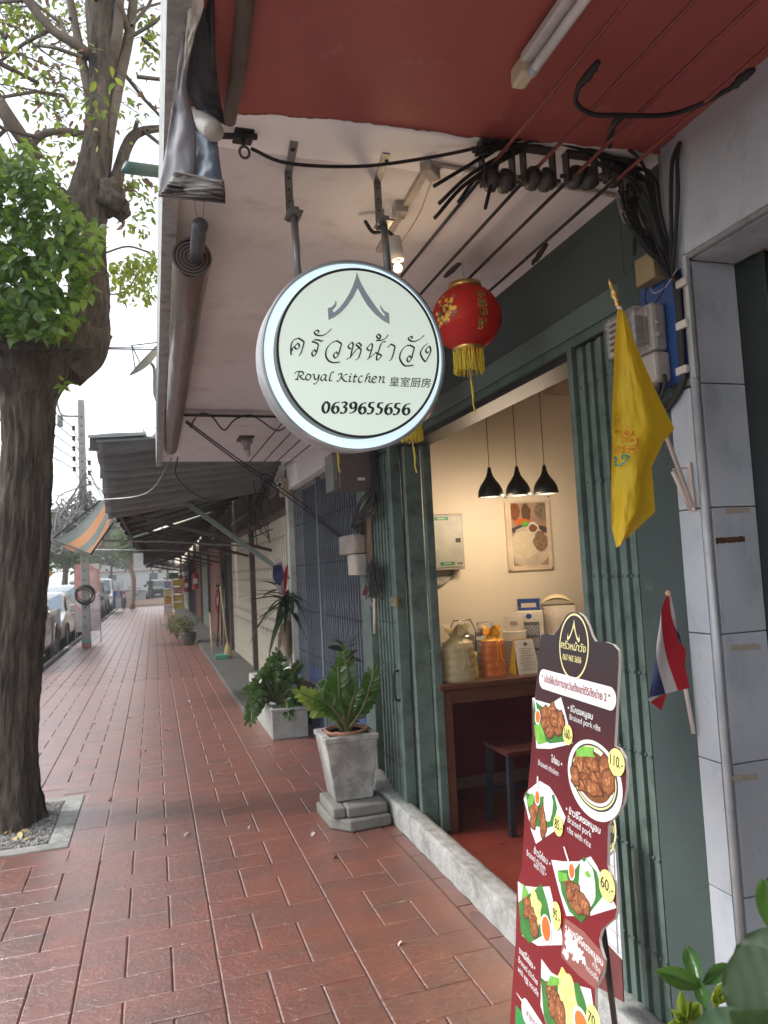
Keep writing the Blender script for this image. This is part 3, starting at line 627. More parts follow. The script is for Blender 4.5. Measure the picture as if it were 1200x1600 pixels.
for i, ch in enumerate('恭喜發財'):
    for off, mm, bo in ((.0013, mbi, .03), (.0022, mbo, 0)):
        tmp = MB(); text_into(tmp, ch, (0, 0, 0), (1, 0, 0), (0, 1, 0), 1, bold=bo)
        z0 = .066 - i * .036
        for q in tmp.v: pass
        mm.add([lsurf(.32 + q[0] * .034 / .11, z0 - .028 + q[1] * .034 - .0, off) for q in tmp.v], tmp.f)
    tmp = MB(); text_into(tmp, '招財進寶'[i], (0, 0, 0), (1, 0, 0), (0, 1, 0), 1)
    mbo.add([lsurf(1.22 + q[0] * .3, .06 - i * .036 - .028 + q[1] * .034, .002) for q in tmp.v], tmp.f)
mbi.build('gold_characters', goldp, t); mbo.build('dark_characters', mat('dark print', (.06, .02, .01), .6), t)
mb = MB(); mbg = MB(); mbb = MB()
for i in range(70):   # printed gold emblem with flowers and coins
    a0 = -.62 + rnd(-.33, .33); z0 = .01 + rnd(-.055, .055); s_ = rnd(.004, .011); tgt = random.choice((mb, mb, mbg, mbb)) if abs(a0 + .62) > .12 or abs(z0) > .03 else mb
    k = random.choice((5, 6, 8)); ph = rnd(0, 6)
    tgt.add([lsurf(a0 + s_ * 9 * (1 if q % 2 else .5) * math.cos(ph + q * math.pi / k), z0 + s_ * (1 if q % 2 else .5) * math.sin(ph + q * math.pi / k), .0013 + .00002 * i) for q in range(2 * k)], [tuple(range(2 * k))])
mb.build('gold_emblem', goldp, t); mbg.build('green_leaves', mat('green print', (.10, .16, .05), .6), t); mbb.build('blue_flowers', mat('blue print', (.12, .10, .22), .6, c2=(.5, .12, .1)), t)
tmp = MB(); text_into(tmp, '招財', (0, 0, 0), (1, 0, 0), (0, 1, 0), 1)
MB().add([lsurf(-.78 + q[0] * .16, -.012 + q[1] * .036, .004) for q in tmp.v], tmp.f).build('emblem_characters', MATS['dark print'], t)
lantern(tuple(PY(523, 640, 3.85)), .12, .10, 'red round lantern hidden behind the left half of the lit sign')
lantern(tuple(PY(641, 628, 3.3)), .12, .10, 'red round lantern hidden behind the right half of the lit sign')
# ------------------------------------------------------------------ unlit fluorescent tube on the red soffit
fl = thing('tube_lamp', 'unlit fluorescent tube lamp fixed to the dark red soffit', 'lamp', (.86, .8, ZS))
a = PZ(822, 92, ZS - .03); d = (PZ(893, -10, ZS - .03) - a).normalized(); e = a + d * 1.2
MB().bar(a, e, .028, .020).build('housing', mat('white enamel', (.55, .54, .52), .4, dirt=(.3, .27, .2), damt=.3), fl, bev=.003)
MB().tube([a + V(.012, 0, -.030), e + V(.012, 0, -.030)], .0115, 14).build('tube', mat('glass tube', (.75, .75, .76), .15, coat=.5), fl, sm=True)
MB().tube([a + V(.012, 0, -.030), a + V(.012, 0, -.030) + d * .02], .0125, 14).build('tube_cap', alu, fl, sm=True)
MB().bar(a - d * .055 + V(.004, 0, -.014), a + d * .006 + V(.004, 0, -.014), .036, .046).build('end_cap', mat('yellowed plastic', (.50, .44, .28), .5, c2=(.6, .55, .4)), fl, bev=.008)
# ------------------------------------------------------------------ cables, insulators
WZ = 2.62
ins = thing('insulator_rack', 'row of black spool insulators with tangled cables at the edge of the red soffit', 'insulators', (1.15, 1.72, 2.6))
blk = mat('old black porcelain', (.018, .016, .015), .45, c2=(.05, .045, .04), dirt=(.09, .08, .07), dscale=20, damt=.5)
for px_ in (778, 842, 908, 968):
    c = PY(px_, 282 - (px_ - 778) * .03, 1.74)
    s = MB().lathe([(.004, -.040), (.022, -.038), (.031, -.030), (.033, -.018), (.031, -.008), (.019, -.004), (.019, .004), (.031, .008), (.033, .018), (.031, .030), (.022, .038), (.004, .040)], c, (1, -.12, -.05), 20).build('insulator', blk, ins, sm=True)
    for e in (-.046, .046):
        MB().box(c.x + e - .003, c.x + e + .003, c.y - .014, c.y + .014, c.z - .02, ZS - .006).build('bracket', blk, ins)
    MB().tube([c + V(-.062, .008, .003), c + V(.062, -.008, -.003)], .006, 8).build('bolt', blk, ins)
    MB().box(c.x - .05, c.x + .05, c.y - .016, c.y + .016, ZS - .012, ZS - .005).build('bracket', blk, ins)
E_ = []
for i, X_ in enumerate((.90, 1.03, 1.155, 1.285)):
    n_ = ('leftmost', 'second', 'third', 'rightmost')[i]
    wt = thing('overhead_wire', '%s of four parallel wires under the soffit, red near and black beyond' % n_, 'wire', (X_, 1.7, 2.62), 'parallel wires under the soffit')
    MB().tube([(X_, 1.71 + k * .7, 2.62 - .012 * math.sin(k * .39) + .004 * math.sin(k * 1.3 + i)) for k in range(9)], .0055, 6).build('black_length', blackrub, wt, sm=True)
    MB().tube([(X_ + .002 * math.sin(k), -1.2 + k * .364, 2.62 + .003 * math.sin(k * 1.7 + i)) for k in range(9)], .0052, 6).build('red_length', redcable, wt, sm=True)
def splice(px_, py_, qx, qy, z, label):
    a = PZ(px_, py_, z); b = PZ(qx, qy, z); d = b - a
    pts = [a + d * (k / 8) + V(rnd(-.002, .002), rnd(-.002, .002), rnd(-.002, .002)) for k in range(9)]
    tag(MB().tube(pts, [.006, .008, .010, .009, .011, .010, .009, .008, .006], 9).build('taped_joint', mat('black tape', (.012, .011, .011), .7, bump=1, bscale=120), sm=True), label, 'cable joint', 'taped cable joints')
splice(935, 97, 905, 135, 2.618, 'lump of black tape around the leftmost red wire below the tube lamp')
splice(1178, 108, 1142, 138, 2.618, 'lump of black tape close to the grey marble beam')
splice(695, 432, 718, 412, 2.618, 'lump of black tape on a black wire just above the red lantern')
splice(832, 412, 854, 382, 2.618, 'lump of black tape on the rightmost black wire over the green lintel')
def cable(name, label, pts, r=.006, m=blackrub, parent=None, n=6, cat='cable', group=None):
    o = MB().tube(smooth(pts, n), r, 7).build(name, m, parent, sm=True)
    return o if parent else tag(o, label, cat, group)
cable('sagging_cable', 'thick black cable sagging across the white soffit behind the sign straps', [PY(392, 232, 1.83), PY(450, 255, 1.84), PY(560, 260, 1.84), PY(660, 248, 1.80), PY(750, 230, 1.76), PY(850, 205, 1.72), PY(935, 212, 1.70), PY(1000, 250, 1.69), PY(1025, 330, 1.68), PY(1040, 395, 1.66), PY(1052, 430, 1.64)], .0048)
cable('bridging_cable', 'black cable looping between the taped joints on the red soffit', [PZ(905, 133, 2.62), PZ(900, 160, 2.61), PZ(925, 178, 2.60), PZ(965, 180, 2.60), PZ(1040, 180, 2.61), PZ(1090, 165, 2.62), PZ(1142, 138, 2.63)], .006)
cable('drop_cable', 'black cable dropping from the looped cable into the insulators', [PZ(972, 182, 2.60), PZ(956, 200, 2.60), PY(952, 232, 1.72), PY(956, 260, 1.72)], .008)
bundle = thing('cable_bundle', 'bundle of cut black cable ends sticking out left of the insulators', 'cables', (1.0, 1.7, 2.6))
for e in ((678, 291), (686, 318), (679, 341), (716, 316), (758, 326)):
    s_ = PY(790 + rnd(-8, 30), 232 + rnd(-6, 8), 1.74); m_ = PY((e[0] + 768) / 2 + 8, (e[1] + 240) / 2 - 6, 1.73)
    MB().tube(smooth([PY(850, 225, 1.73), s_, m_, PY(*e, 1.72)], 6), .0052, 7).build('cut_cable', blackrub, bundle, sm=True)
mb = MB()
for i in range(16):
    y_ = 1.74 + rnd(-.03, .03)
    mb.tube(smooth([PY(745 + rnd(-10, 20), 236 + rnd(-8, 10), y_), PY(820 + rnd(-15, 15), 218 + rnd(-8, 12), y_), PY(900 + rnd(-15, 15), 232 + rnd(-12, 14), y_), PY(960 + rnd(-15, 15), 255 + rnd(-16, 14), y_), PY(1000 + rnd(-8, 10), 275 + rnd(-14, 10), y_)], 6), rnd(.003, .006), 6)
tag(mb.build('cable_tangle', blackrub, bundle, sm=True), kind='stuff')
mb = MB()
for i in range(16):
    y_ = 1.70
    mb.tube(smooth([PY(985 + rnd(-25, 20), 290 + rnd(-12, 14), 1.72), PY(990 + rnd(-18, 16), 335 + rnd(-15, 12), 1.71), PY(1010 + rnd(-14, 14), 375 + rnd(-10, 10), 1.69), PY(1040 + rnd(-10, 10), 410 + rnd(-6, 8), 1.66), PY(1052 + rnd(-6, 6), 435, 1.64)], 6), rnd(.0015, .0045), 5)
tag(mb.build('cable_tangle', blackrub, bundle, sm=True), kind='stuff')
MB().tube(smooth([PY(990, 290, 1.72), PY(993, 340, 1.715), PY(990, 398, 1.71)], 5), .006, 7).build('cut_cable', blackrub, bundle, sm=True)
mb = MB()
for i in range(6): mb.tube(smooth([PY(962, 300, 1.72), PY(965 + rnd(0, 20), 335 + rnd(-10, 10), 1.71), PY(985, 345 + rnd(-10, 12), 1.71), PY(1005 + rnd(-5, 5), 380, 1.70), PY(1030, 405, 1.69)], 5), .002, 4)
tag(mb.build('grey_fibres', mat('frayed grey wrap', (.28, .25, .22), .8), bundle), kind='stuff')
MB().bar(PX(994, 315, GX - .012), PX(1030, 398, GX - .045), .02, .004).build('punched_strip', steel, bundle)
lp = thing('looped_cables', 'two black cables hanging in a long loop down the grey marble beam', 'cable', tuple(PX(1055, 300, FX)))
for k_ in range(5):
    a_ = rnd(0, 1); MB().tube(smooth([PY(960 + 12 * k_, 262 + rnd(-8, 8), 1.71), PY(990 + 9 * k_, 285 + rnd(-14, 10), 1.68), PY(1012 + 5 * k_, 330 + rnd(-10, 10), 1.665), PY(1030 + 4 * k_, 385 + rnd(-8, 8), 1.655), PY(1050, 432, 1.645)], 6), rnd(.0028, .0045), 6).build('cable', blackrub, bundle, sm=True)
for dx in (-3, 4): MB().tube(smooth([PX(1062, 222, FX - .01), PX(1054 + dx, 250, FX - .016), PX(1053 + dx * 1.6, 300, FX - .016), PX(1052 + dx, 360, FX - .016), PX(1050 + dx * .4, 412, FX - .016), PX(1053, 440, FX - .03)], 6), .0055, 7).build('cable', blackrub, lp, sm=True)
# ------------------------------------------------------------------ meter board
bx = GX - .045
bluep = mat('blue plywood', (.014, .055, .20), .55, c2=(.02, .075, .26), dirt=(.03, .06, .12), damt=.3)
mbd = thing('meter_board', 'blue painted plywood board for the electricity meter on the green pillar', 'board', tuple(PX(1030, 520, bx)))
pts = [PX(1000, 455, bx), PX(1068, 404, bx), PX(1078, 590, bx), PX(1005, 620, bx)]
MB().prism(pts, (.018, 0, 0)).build('panel', bluep, mbd)
MB().bar(PX(1070, 400, bx - .006), PX(1086, 590, bx - .006), .018, .010, up=(1, 0, 0)).build('edge_strip', alu, mbd)
MB().box(bx - .0, bx + .03, pts[2].y - .002, pts[2].y + .05, pts[2].z - .02, pts[2].z).build('ledge', concrete, mbd)
cx = bx - .034
def rb(m, x0, x1, a, b, c, d): return m.prism([PX(*a, x0), PX(*b, x0), PX(*c, x0), PX(*d, x0)], (x1 - x0, 0, 0))
jb = thing('junction_box', 'small mustard coloured junction box on top of the blue board', 'box', tuple(PX(1015, 430, bx)))
MB().box(cx - .01, bx + .0, PX(1014, 430, cx).y - .035, PX(997, 430, cx).y, 2.325, 2.405).build('box_body', mat('mustard plastic', (.22, .17, .085), .6, c2=(.27, .21, .11)), jb, bev=.003)
MB().tube(smooth([PX(1010, 450, cx), PX(1008, 470, cx), PX(1018, 478, cx), PX(1036, 455, cx), PX(1042, 430, cx)], 6), .0022, 5).build('wire', blackrub, jb)
MB().tube(smooth([PX(1016, 448, cx), PX(1022, 458, cx), PX(1040, 448, cx), PX(1058, 420, cx)], 6), .0013, 5).build('wire', alu, jb)
em = thing('electricity_meter', 'grey electricity meter with clear cover on the blue board behind the yellow flag', 'meter', tuple(PX(1020, 530, bx)))
greyp = mat('grey meter plastic', (.27, .245, .225), .5, c2=(.31, .285, .265))
my = PX(1045, 530, bx).y; mz0, mz1 = 2.03, 2.262
y0, y1 = my, my + .175
MB().box(bx - .05, bx - .001, y0, y1, 2.12, mz1).build('meter_body', greyp, em, bev=.012)
MB().box(bx - .10, bx - .051, y0 + .012, y1 - .006, 2.128, mz1 - .008).build('clear_cover', mat('clear plastic cover', (.9, .9, .88), .08, trans=.9, c2=(.9, .9, .88), alpha=.55), em, bev=.012)
MB().box(bx - .085, bx - .052, y0 + .04, y1 - .03, 2.15, mz1 - .03).build('mechanism', mat('meter works', (.12, .11, .10), .4, c2=(.35, .33, .3), scale=40), em, bev=.004)
MB().box(bx - .088, bx - .086, y1 - .075, y1 - .02, 2.14, mz1 - .02).build('dial_plate', mat('white plate', (.5, .48, .46), .5), em)
mb = MB()
for q in range(5): mb.box(bx - .0895, bx - .0885, y1 - .07, y1 - .03, 2.152 + q * .018, 2.162 + q * .018)
mb.build('dial_marks', inkm, em)
MB().box(bx - .055, bx - .001, y0 - .004, y1 - .02, mz0, 2.118).build('terminal_cover', mat('pale grey plastic', (.33, .30, .28), .5), em, bev=.01)
MB().lathe([(.001, 0), (.011, .001), (.011, .006), (.001, .008)], (bx - .056, y0 + .10, 2.075), (-1, 0, 0), 12).build('seal', mat('orange seal', (.5, .13, .03), .5), em)
MB().lathe([(.001, 0), (.007, .001), (.007, .012), (.001, .013)], (bx - .04, y0 - .001, 2.20), (0, -1, 0), 10).build('screw', greyp, em)
MB().lathe([(.001, 0), (.007, .001), (.007, .012), (.001, .013)], (bx - .04, y0 - .001, 2.165), (0, -1, 0), 10).build('screw', greyp, em)
mc = thing('meter_cables', 'thick black cables clipped down the right side of the blue board', 'cable', tuple(PX(1060, 500, bx)))
for o_ in (0, 5): MB().tube(smooth([PX(1048 + o_, 425, bx - .015), PX(1055 + o_, 445, bx - .012), PX(1061 + o_ * .6, 500, bx - .012), PX(1064 + o_ * .6, 560, bx - .012), PX(1066 + o_ * .6, 592, bx - .014), PX(1052 + o_, 620, bx - .015), PX(1035 + o_, 636 + o_ * 1.5, bx - .012)], 6), .0075, 8).build('cable', blackrub, mc, sm=True)
for y_ in (441, 507, 578): a = PX(1063, y_, bx - .022); MB().box(a.x - .001, a.x + .012, a.y - .022, a.y + .020, a.z - .012, a.z + .010).build('clip', mat('white clip', (.5, .47, .43), .5), mc, bev=.003)
for o_ in (0, 8): MB().tube(smooth([PX(1030 + o_, 585, bx - .03), PX(1030 + o_, 605, bx - .03), PX(1018 + o_, 640, bx - .02)], 5), .006, 7).build('cable', blackrub, mc, sm=True)
# ------------------------------------------------------------------ flags
def cloth(fn, nu, nv, name, m, p, s=.0012): return MB().grid(fn, nu, nv).build(name, m, p, sm=True)
def bil(c, u, v):
    return (c[0] * (1 - u) + c[1] * u) * (1 - v) + (c[3] * (1 - u) + c[2] * u) * v
yf = thing('yellow_flag', 'yellow flag on a white pole hanging over the folded green gate', 'flag', tuple(PX(1082, 770, FX)))
ytip = PY(963, 468, 1.52); ybase = PX(1082, 792, FX - .02)
d = ybase - ytip
MB().tube([ytip, ybase], .0058, 10).build('pole', mat('white flag pole', (.60, .53, .48), .5), yf, sm=True)
MB().lathe([(.004, -.02), (.009, -.012), (.005, 0), (.010, .010), (.008, .02), (.004, .028), (.006, .034), (.001, .055)], ytip, -d, 12).build('finial', gold, yf, sm=True)
yel_f = mat('yellow flag cloth', (.70, .48, .014), .6, c2=(.76, .54, .02), scale=3, bump=.15, bscale=300, twoside=(.62, .42, .02))
# outline in the photograph gives the fold lines; rows from tip to bottom hem: left, mid folds, right
rows = [((965, 482), (969, 483), (973, 485), (975, 486)), ((960, 540), (972, 540), (985, 541), (994, 542)), ((958, 600), (978, 602), (1003, 603), (1022, 606)), ((956, 660), (985, 664), (1020, 668), (1053, 670)), ((956, 700), (980, 706), (1008, 712), (1036, 690)), ((955, 740), (975, 745), (1000, 748), (1018, 730)), ((955, 790), (975, 798), (1000, 800), (1023, 800)), ((956, 825), (970, 830), (985, 828), (1002, 820)), ((963, 856), (966, 854), (972, 850), (978, 842))]
dep = [0, .02, -.02, .015]
def flagfn(u, v):
    k = v * (len(rows) - 1); i = min(int(k), len(rows) - 2); t = k - i; t = t
    def at(rw, u):
        q = u * 3; j = min(int(q), 2); s_ = q - j; a = rw[j]; b = rw[j + 1]; return (a[0] * (1 - s_) + b[0] * s_, a[1] * (1 - s_) + b[1] * s_)
    a = at(rows[i], u); b = at(rows[i + 1], u); x = a[0] * (1 - t) + b[0] * t; y = a[1] * (1 - t) + b[1] * t
    yy = 1.50 + .02 * v + .030 * v ** .5 * math.sin(u * 6.2 + v * 1.2 + .6) + .004 * v * math.sin(u * 15 + 1)
    return PY(x, y, yy + .006 * noise.noise(Vector((u * 5, v * 9, 1))) + .003 * noise.noise(Vector((u * 13, v * 22, 4))))
cloth(flagfn, 40, 64, 'cloth', yel_f, yf)
edge = MB()
for p_, q_ in zip([flagfn(1, k / 24) for k in range(24)], [flagfn(1, (k + 1) / 24) for k in range(24)]): edge.tube([p_, q_], .0012, 4, cap=False)
edge.build('hem', yel_f, yf)
def fsurf(px_, py_):
    # nearest flag surface point below the pixel: solve on a coarse grid
    best = None
    for j in range(33, 57):
        for i in range(0, 26):
            p = flagfn(i / 40, j / 64); q = CAMR.transposed() @ (p - EYE); X_ = 600 - q.x / q.z * FPX; Y_ = 800 + q.y / q.z * FPX
            dd = (X_ - px_) ** 2 + (Y_ - py_) ** 2
            if best is None or dd < best[0]: best = (dd, p.y)
    return PY(px_, py_, best[1] - .008)
def fst(pts, w, m, name):
    mb = MB(); nib(mb, [(940 + a / 10, 630 + b / 10) for a, b in pts], w, w * .55, fsurf, 30, 4); return mb
orp = mat('orange flag print', (.62, .27, .012), .6); teal = mat('teal flag print', (.015, .20, .16), .6); brn = mat('brown flag line', (.30, .17, .01), .6)
mo, mt_, mw = MB(), MB(), MB()
for s_ in ([(300, 360), (400, 370), (460, 430), (440, 490), (390, 510), (350, 480), (370, 440), (410, 450), (405, 475)], [(190, 460), (280, 440), (300, 520), (340, 560), (420, 580), (500, 530), (540, 600), (520, 680), (400, 690), (300, 660), (200, 740)], [(190, 790), (300, 730), (420, 740), (520, 760), (550, 640), (545, 560)]):
    m_ = fst(s_, 4.2, orp, ''); mo.add(m_.v, m_.f); m_ = fst([(a + 4, b - 16) for a, b in s_], .9, brn, ''); mw.add([(v_[0], v_[1] - .001, v_[2]) for v_ in m_.v], m_.f)
for s_ in ([(180, 370), (215, 330), (205, 240), (250, 160), (290, 190), (250, 260), (265, 300), (310, 240), (300, 190), (350, 190), (368, 155)],):
    m_ = fst(s_, 1.1, brn, ''); mw.add(m_.v, m_.f)
for s_ in ([(190, 840), (225, 870), (215, 930), (235, 975), (330, 940), (395, 890), (420, 850)], [(330, 870), (310, 840), (350, 810), (400, 830), (430, 850)]):
    m_ = fst(s_, 3.4, teal, ''); mt_.add([(v_[0], v_[1] - .001, v_[2]) for v_ in m_.v], m_.f)
mo.build('orange_scroll', orp, yf); mt_.build('teal_scroll', teal, yf); mw.build('emblem_outline', brn, yf)
wb = mat('painted white steel', (.55, .48, .43), .5, dirt=(.3, .2, .15), damt=.3)
MB().bar(PX(1076, 722, FX - .008), PX(1084, 798, FX - .008), .012, .005, up=(1, 0, 0)).build('wall_plate', wb, yf, bev=.001)
MB().tube([PX(1052, 736, FX - .055), PX(1080, 797, FX - .008)], .0075, 12).build('socket', wb, yf, sm=True)
MB().tube([PX(1052, 733, FX - .06), PX(1076, 731, FX - .006)], .003, 6).build('stay', wb, yf)
flr, flw, flb = mat('flag red', (.42, .018, .03), .65, twoside=(.4, .02, .03)), mat('flag white', (.52, .49, .50), .65, twoside=(.5, .48, .5)), mat('flag navy', (.025, .035, .12), .65, twoside=(.02, .03, .1))
def striped(name, label, group, cor, ydep, fold, bands, polep, pr=.005, amp=.012):
    t = thing(name, label, 'flag', tuple(polep[0]), group)
    MB().tube(polep, pr, 8).build('pole', mat('white flag stick', (.58, .52, .48), .5), t, sm=True)
    for u0, u1, m in bands:
        def fn(u, v):
            uu = u0 + (u1 - u0) * u; x = [bil([Vector((*q, 0)) for q in cor], uu, v)][0]
            # slight sag: bands bow like hanging cloth
            y_ = ydep + amp * math.sin(uu * 7 + v * 5) * (.3 + v); return PY(x.x + fold * math.sin(v * 3.1) * (uu - .0), x.y, y_)
        MB().grid(fn, 8, 20).build('cloth_stripe', m, t, sm=True)
    return t
BND = ((0, 1 / 6, flr), (1 / 6, 2 / 6, flw), (2 / 6, 4 / 6, flb), (4 / 6, 5 / 6, flw), (5 / 6, 1, flr))
t = thing('striped_flag', 'largest red white and navy flag, drooping from a stick on the dark green pillar', 'flag', tuple(PX(1066, 930, FX)), 'red white and blue flags')
MB().tube([PX(1044, 930, FX - .05), PX(1084, 1146, FX - .012)], .0055, 8).build('pole', mat('white flag stick', (.58, .52, .48), .5), t, sm=True)
MB().ball(PX(1044, 927, FX - .05), .008, 10, 8).build('finial', mat('wooden bead', (.5, .33, .2), .5), t)
def bands(t, L, yy, amp):
    for k, (edge_a, edge_b, m) in enumerate(L):
        A = smooth([(q[0], q[1], 0) for q in edge_a], 8); B = smooth([(q[0], q[1], 0) for q in edge_b], 8)
        def fn(u, v):
            i = v * (len(A) - 1); i0 = min(int(i), len(A) - 2); s_ = i - i0; a = A[i0].lerp(A[i0 + 1], s_)
            j = v * (len(B) - 1); j0 = min(int(j), len(B) - 2); s_ = j - j0; b = B[j0].lerp(B[j0 + 1], s_); p = a.lerp(b, u)
            return PY(p.x, p.y, yy + amp * math.sin((k + u) * 1.5 + v * 4) * v)
        MB().grid(fn, 6, 24).build('cloth_stripe', m, t, sm=True)
e0 = [(1040, 932), (1034, 960), (1029, 1000), (1021, 1040), (1012, 1090)]; e1 = [(1040, 930), (1030, 985), (1034, 1030), (1040, 1085)]
bands(t, [([(1040, 932), (1031, 975), (1025, 1025), (1014, 1090)], [(1040, 932), (1029, 985), (1026, 1030), (1040, 1084)], flb),
          ([(1040, 932), (1029, 985), (1026, 1030), (1040, 1084)], [(1041, 930), (1033, 960), (1040, 1020), (1059, 1079)], flw),
          ([(1041, 930), (1033, 960), (1040, 1020), (1059, 1079)], [(1046, 932), (1050, 965), (1064, 1015), (1078, 1075)], flr)], 1.60, .014)
bands(t, [([(1044, 932), (1047, 950), (1052, 975)], [(1049, 932), (1054, 958), (1060, 990)], flw), ([(1048, 966), (1052, 985), (1062, 1003)], [(1054, 968), (1060, 985), (1066, 1008)], flb), ([(1058, 1004), (1064, 1020), (1070, 1035)], [(1064, 1005), (1072, 1020), (1066, 1055)], flr),
          ([(1012, 1092), (1020, 1088)], [(1016, 1097), (1030, 1086)], flw), ([(1016, 1097), (1036, 1085)], [(1034, 1110), (1042, 1084)], flr)], 1.625, .004)
# ------------------------------------------------------------------ menu board (cut-out panel, leans a little towards the shop)
bh = V(-.070822, -.99748897, 0); bn_h = V(.99748897, -.070822, 0); th_ = R(7)
bu = (V(0, 0, 1) * math.cos(th_) + bn_h * math.sin(th_)).normalized(); bn = bh.cross(bu)
if bn.x > 0: bn = -bn
BP0 = EYE + 1.75 * ray(897, 957).normalized()
def bp(x, y, e=0): return PP(x, y, BP0 + bn * e, bn)
mn = thing('menu_board', 'tall black and crimson cut-out menu board with food pictures and prices', 'menu board', (BP0.x - .1, BP0.y, 0))
OUT = [(846, 992), (856, 990), (866, 992), (873, 983), (879, 972), (886, 961), (894, 956), (904, 957), (912, 963), (919, 976), (925, 993), (930, 1002), (946, 1003), (958, 1007), (966, 1016), (967, 1030), (963, 1110), (960, 1166), (968, 1169), (976, 1184), (979, 1205), (978, 1232), (974, 1255), (964, 1272), (954, 1282), (950, 1290), (949, 1352), (952, 1362), (959, 1375), (963, 1400), (964, 1420), (961, 1434), (949, 1444), (940, 1453), (936, 1467), (938, 1480), (944, 1500), (942, 1520), (930, 1545), (930, 1580), (934, 1605), (936, 1640), (932, 1700), (930, 1760)]
LFT = [(790, 1760), (794, 1700), (797, 1600), (801, 1540), (806, 1470), (808, 1385), (811, 1372), (815, 1360), (819, 1300), (820, 1262), (818, 1243), (825, 1232), (829, 1190), (832, 1150), (831, 1100), (836, 1086), (840, 1050), (843, 1010)]
ol = [bp(*q) for q in OUT] + [bp(*q) for q in LFT]
foam = mat('foam board edge', (.62, .55, .50), .7)
# two printed areas: charcoal head fading into crimson
mcr = bpy.data.materials.new('menu print'); mcr.use_nodes = True
nn = mcr.node_tree.nodes; ll = mcr.node_tree.links; bb = nn['Principled BSDF']; bb.inputs['Roughness'].default_value = .33
tcn = nn.new('ShaderNodeTexCoord'); sx = nn.new('ShaderNodeSeparateXYZ'); ll.new(tcn.outputs['Object'], sx.inputs[0])
cr = nn.new('ShaderNodeValToRGB'); mr = nn.new('ShaderNodeMapRange'); mr.inputs[1].default_value = .80; mr.inputs[2].default_value = 1.40
ll.new(sx.outputs[2], mr.inputs[0]); ll.new(mr.outputs[0], cr.inputs[0]); ll.new(cr.outputs[0], bb.inputs['Base Color'])
el = cr.color_ramp.elements; el[0].position = 0; el[0].color = (.165, .005, .010, 1); el[1].position = .9; el[1].color = (.030, .022, .025, 1)
e3 = el.new(.45); e3.color = (.095, .008, .012, 1); e4 = el.new(.72); e4.color = (.040, .016, .02, 1)
MB().poly([p + bn * .0006 for p in ol]).build('printed_face', mcr, mn)
MB().prism(ol, -bn * .006).build('board', foam, mn)
wht = mat('white print', (.62, .62, .62), .45); cremp = mat('cream gold print', (.62, .56, .22), .45, c2=(.70, .64, .34)); redp = mat('crimson print', (.25, .02, .04), .5)
def ell(px_, py_, a, b, e, rot=0, n=40, jit=0):
    b *= .72
    c = bp(px_, py_, e); out = []
    for k in range(n):
        t = 2 * math.pi * k / n; j = 1 + (jit * noise.noise(Vector((math.cos(t) * 2 + px_, math.sin(t) * 2, 5))) if jit else 0)
        x = a * math.cos(t) * j; y = b * math.sin(t) * j; x, y = x * math.cos(rot) - y * math.sin(rot), x * math.sin(rot) + y * math.cos(rot)
        out.append(c + bh * x + bu * y)
    return out
def ringm_(mb, px_, py_, a, b, w, e, n=56):
    A = ell(px_, py_, a, b, e, n=n); B = ell(px_, py_, a - w, b - w / .72, e, n=n); mb.add(A + B, [(i, (i + 1) % n, n + (i + 1) % n, n + i) for i in range(n)])
mb = MB(); ringm_(mb, 896, 1010, .069, .103, .0045, .0012); mb.build('gold_ring', cremp, mn)
def btext(s, x, y, x2, y2, hpx, m, name='lettering', e=.0014, bold=0.0, sh=0):
    o = bp(x, y, e); w = (bp(x2, y2, e) - o).length; h = (bp(x, y - hpx, e) - o).length
    mb = MB(); text_into(mb, s, o, bh, bu, h, w, sh, bold); return mb.build(name, m, mn)
GB = [(.0, 1), (.08, .72), (.2, .45), (.36, .2), (.5, .06), (.58, .14), (.56, .3), (.62, .18), (.66, 0), (.60, -.12), (.36, .04), (.14, .38), (0, .62)]
mb = MB(); c0 = bp(896, 992, .0014); mb.poly([c0 + bh * (a * .045) + bu * (b * .045 - .01) for a, b in GB] + [c0 + bh * (-a * .045) + bu * (b * .045 - .01) for a, b in GB[::-1][:-1]]); mb.build('gable_mark', cremp, mn)
btext('ครัวหน้าวัง', 876, 1012, 915, 1020, 16, cremp, sh=.15, bold=.006)
btext('063 965 5656', 879, 1030, 908, 1036.5, 13, cremp, sh=.2, bold=.006)
pl = [bp(846, 1055, .0014)]
A = bp(849, 1061, .0014); B = bp(953, 1091.5, .0014); r_p = .0235; mb = MB()
mb.poly([A + (bu * math.sin(t) + bh * math.cos(t)) * r_p for t in [R(90 + 15 * k) for k in range(13)]] + [B + (bu * math.sin(t) + bh * math.cos(t)) * r_p for t in [R(-90 + 15 * k) for k in range(13)]]); mb.build('white_band', wht, mn)
btext('“ เปิดให้บริการทุกวันตั้งแต่ตี5ถึงบ่าย 2 ”', 846, 1064, 953, 1094.5, 15, redp, e=.0022, bold=.01)
btext('• ซี่โครงหมูอบ', 887, 1110, 926, 1124, 13, wht, bold=.02); btext('Braised pork ribs', 890, 1124, 938, 1142, 13, wht)
btext('ไก่อบ •', 861, 1190, 878, 1201, 14, wht, bold=.02); btext('Braised chicken', 841, 1195, 872, 1219, 13, wht)
btext('• ข้าวซี่โครงหมูอบ', 884, 1268, 938, 1300, 14, wht, bold=.02); btext('Braised pork', 887, 1284, 924, 1308, 15, wht); btext('ribs with rice', 886, 1299, 923, 1323, 15, wht)
btext('ข้าวไก่อบ •', 834, 1333, 860, 1353, 14, wht, bold=.02); btext('Braised chicken', 823, 1336, 852, 1362, 14, wht); btext('with rice •', 834, 1354, 853, 1373, 14, wht)
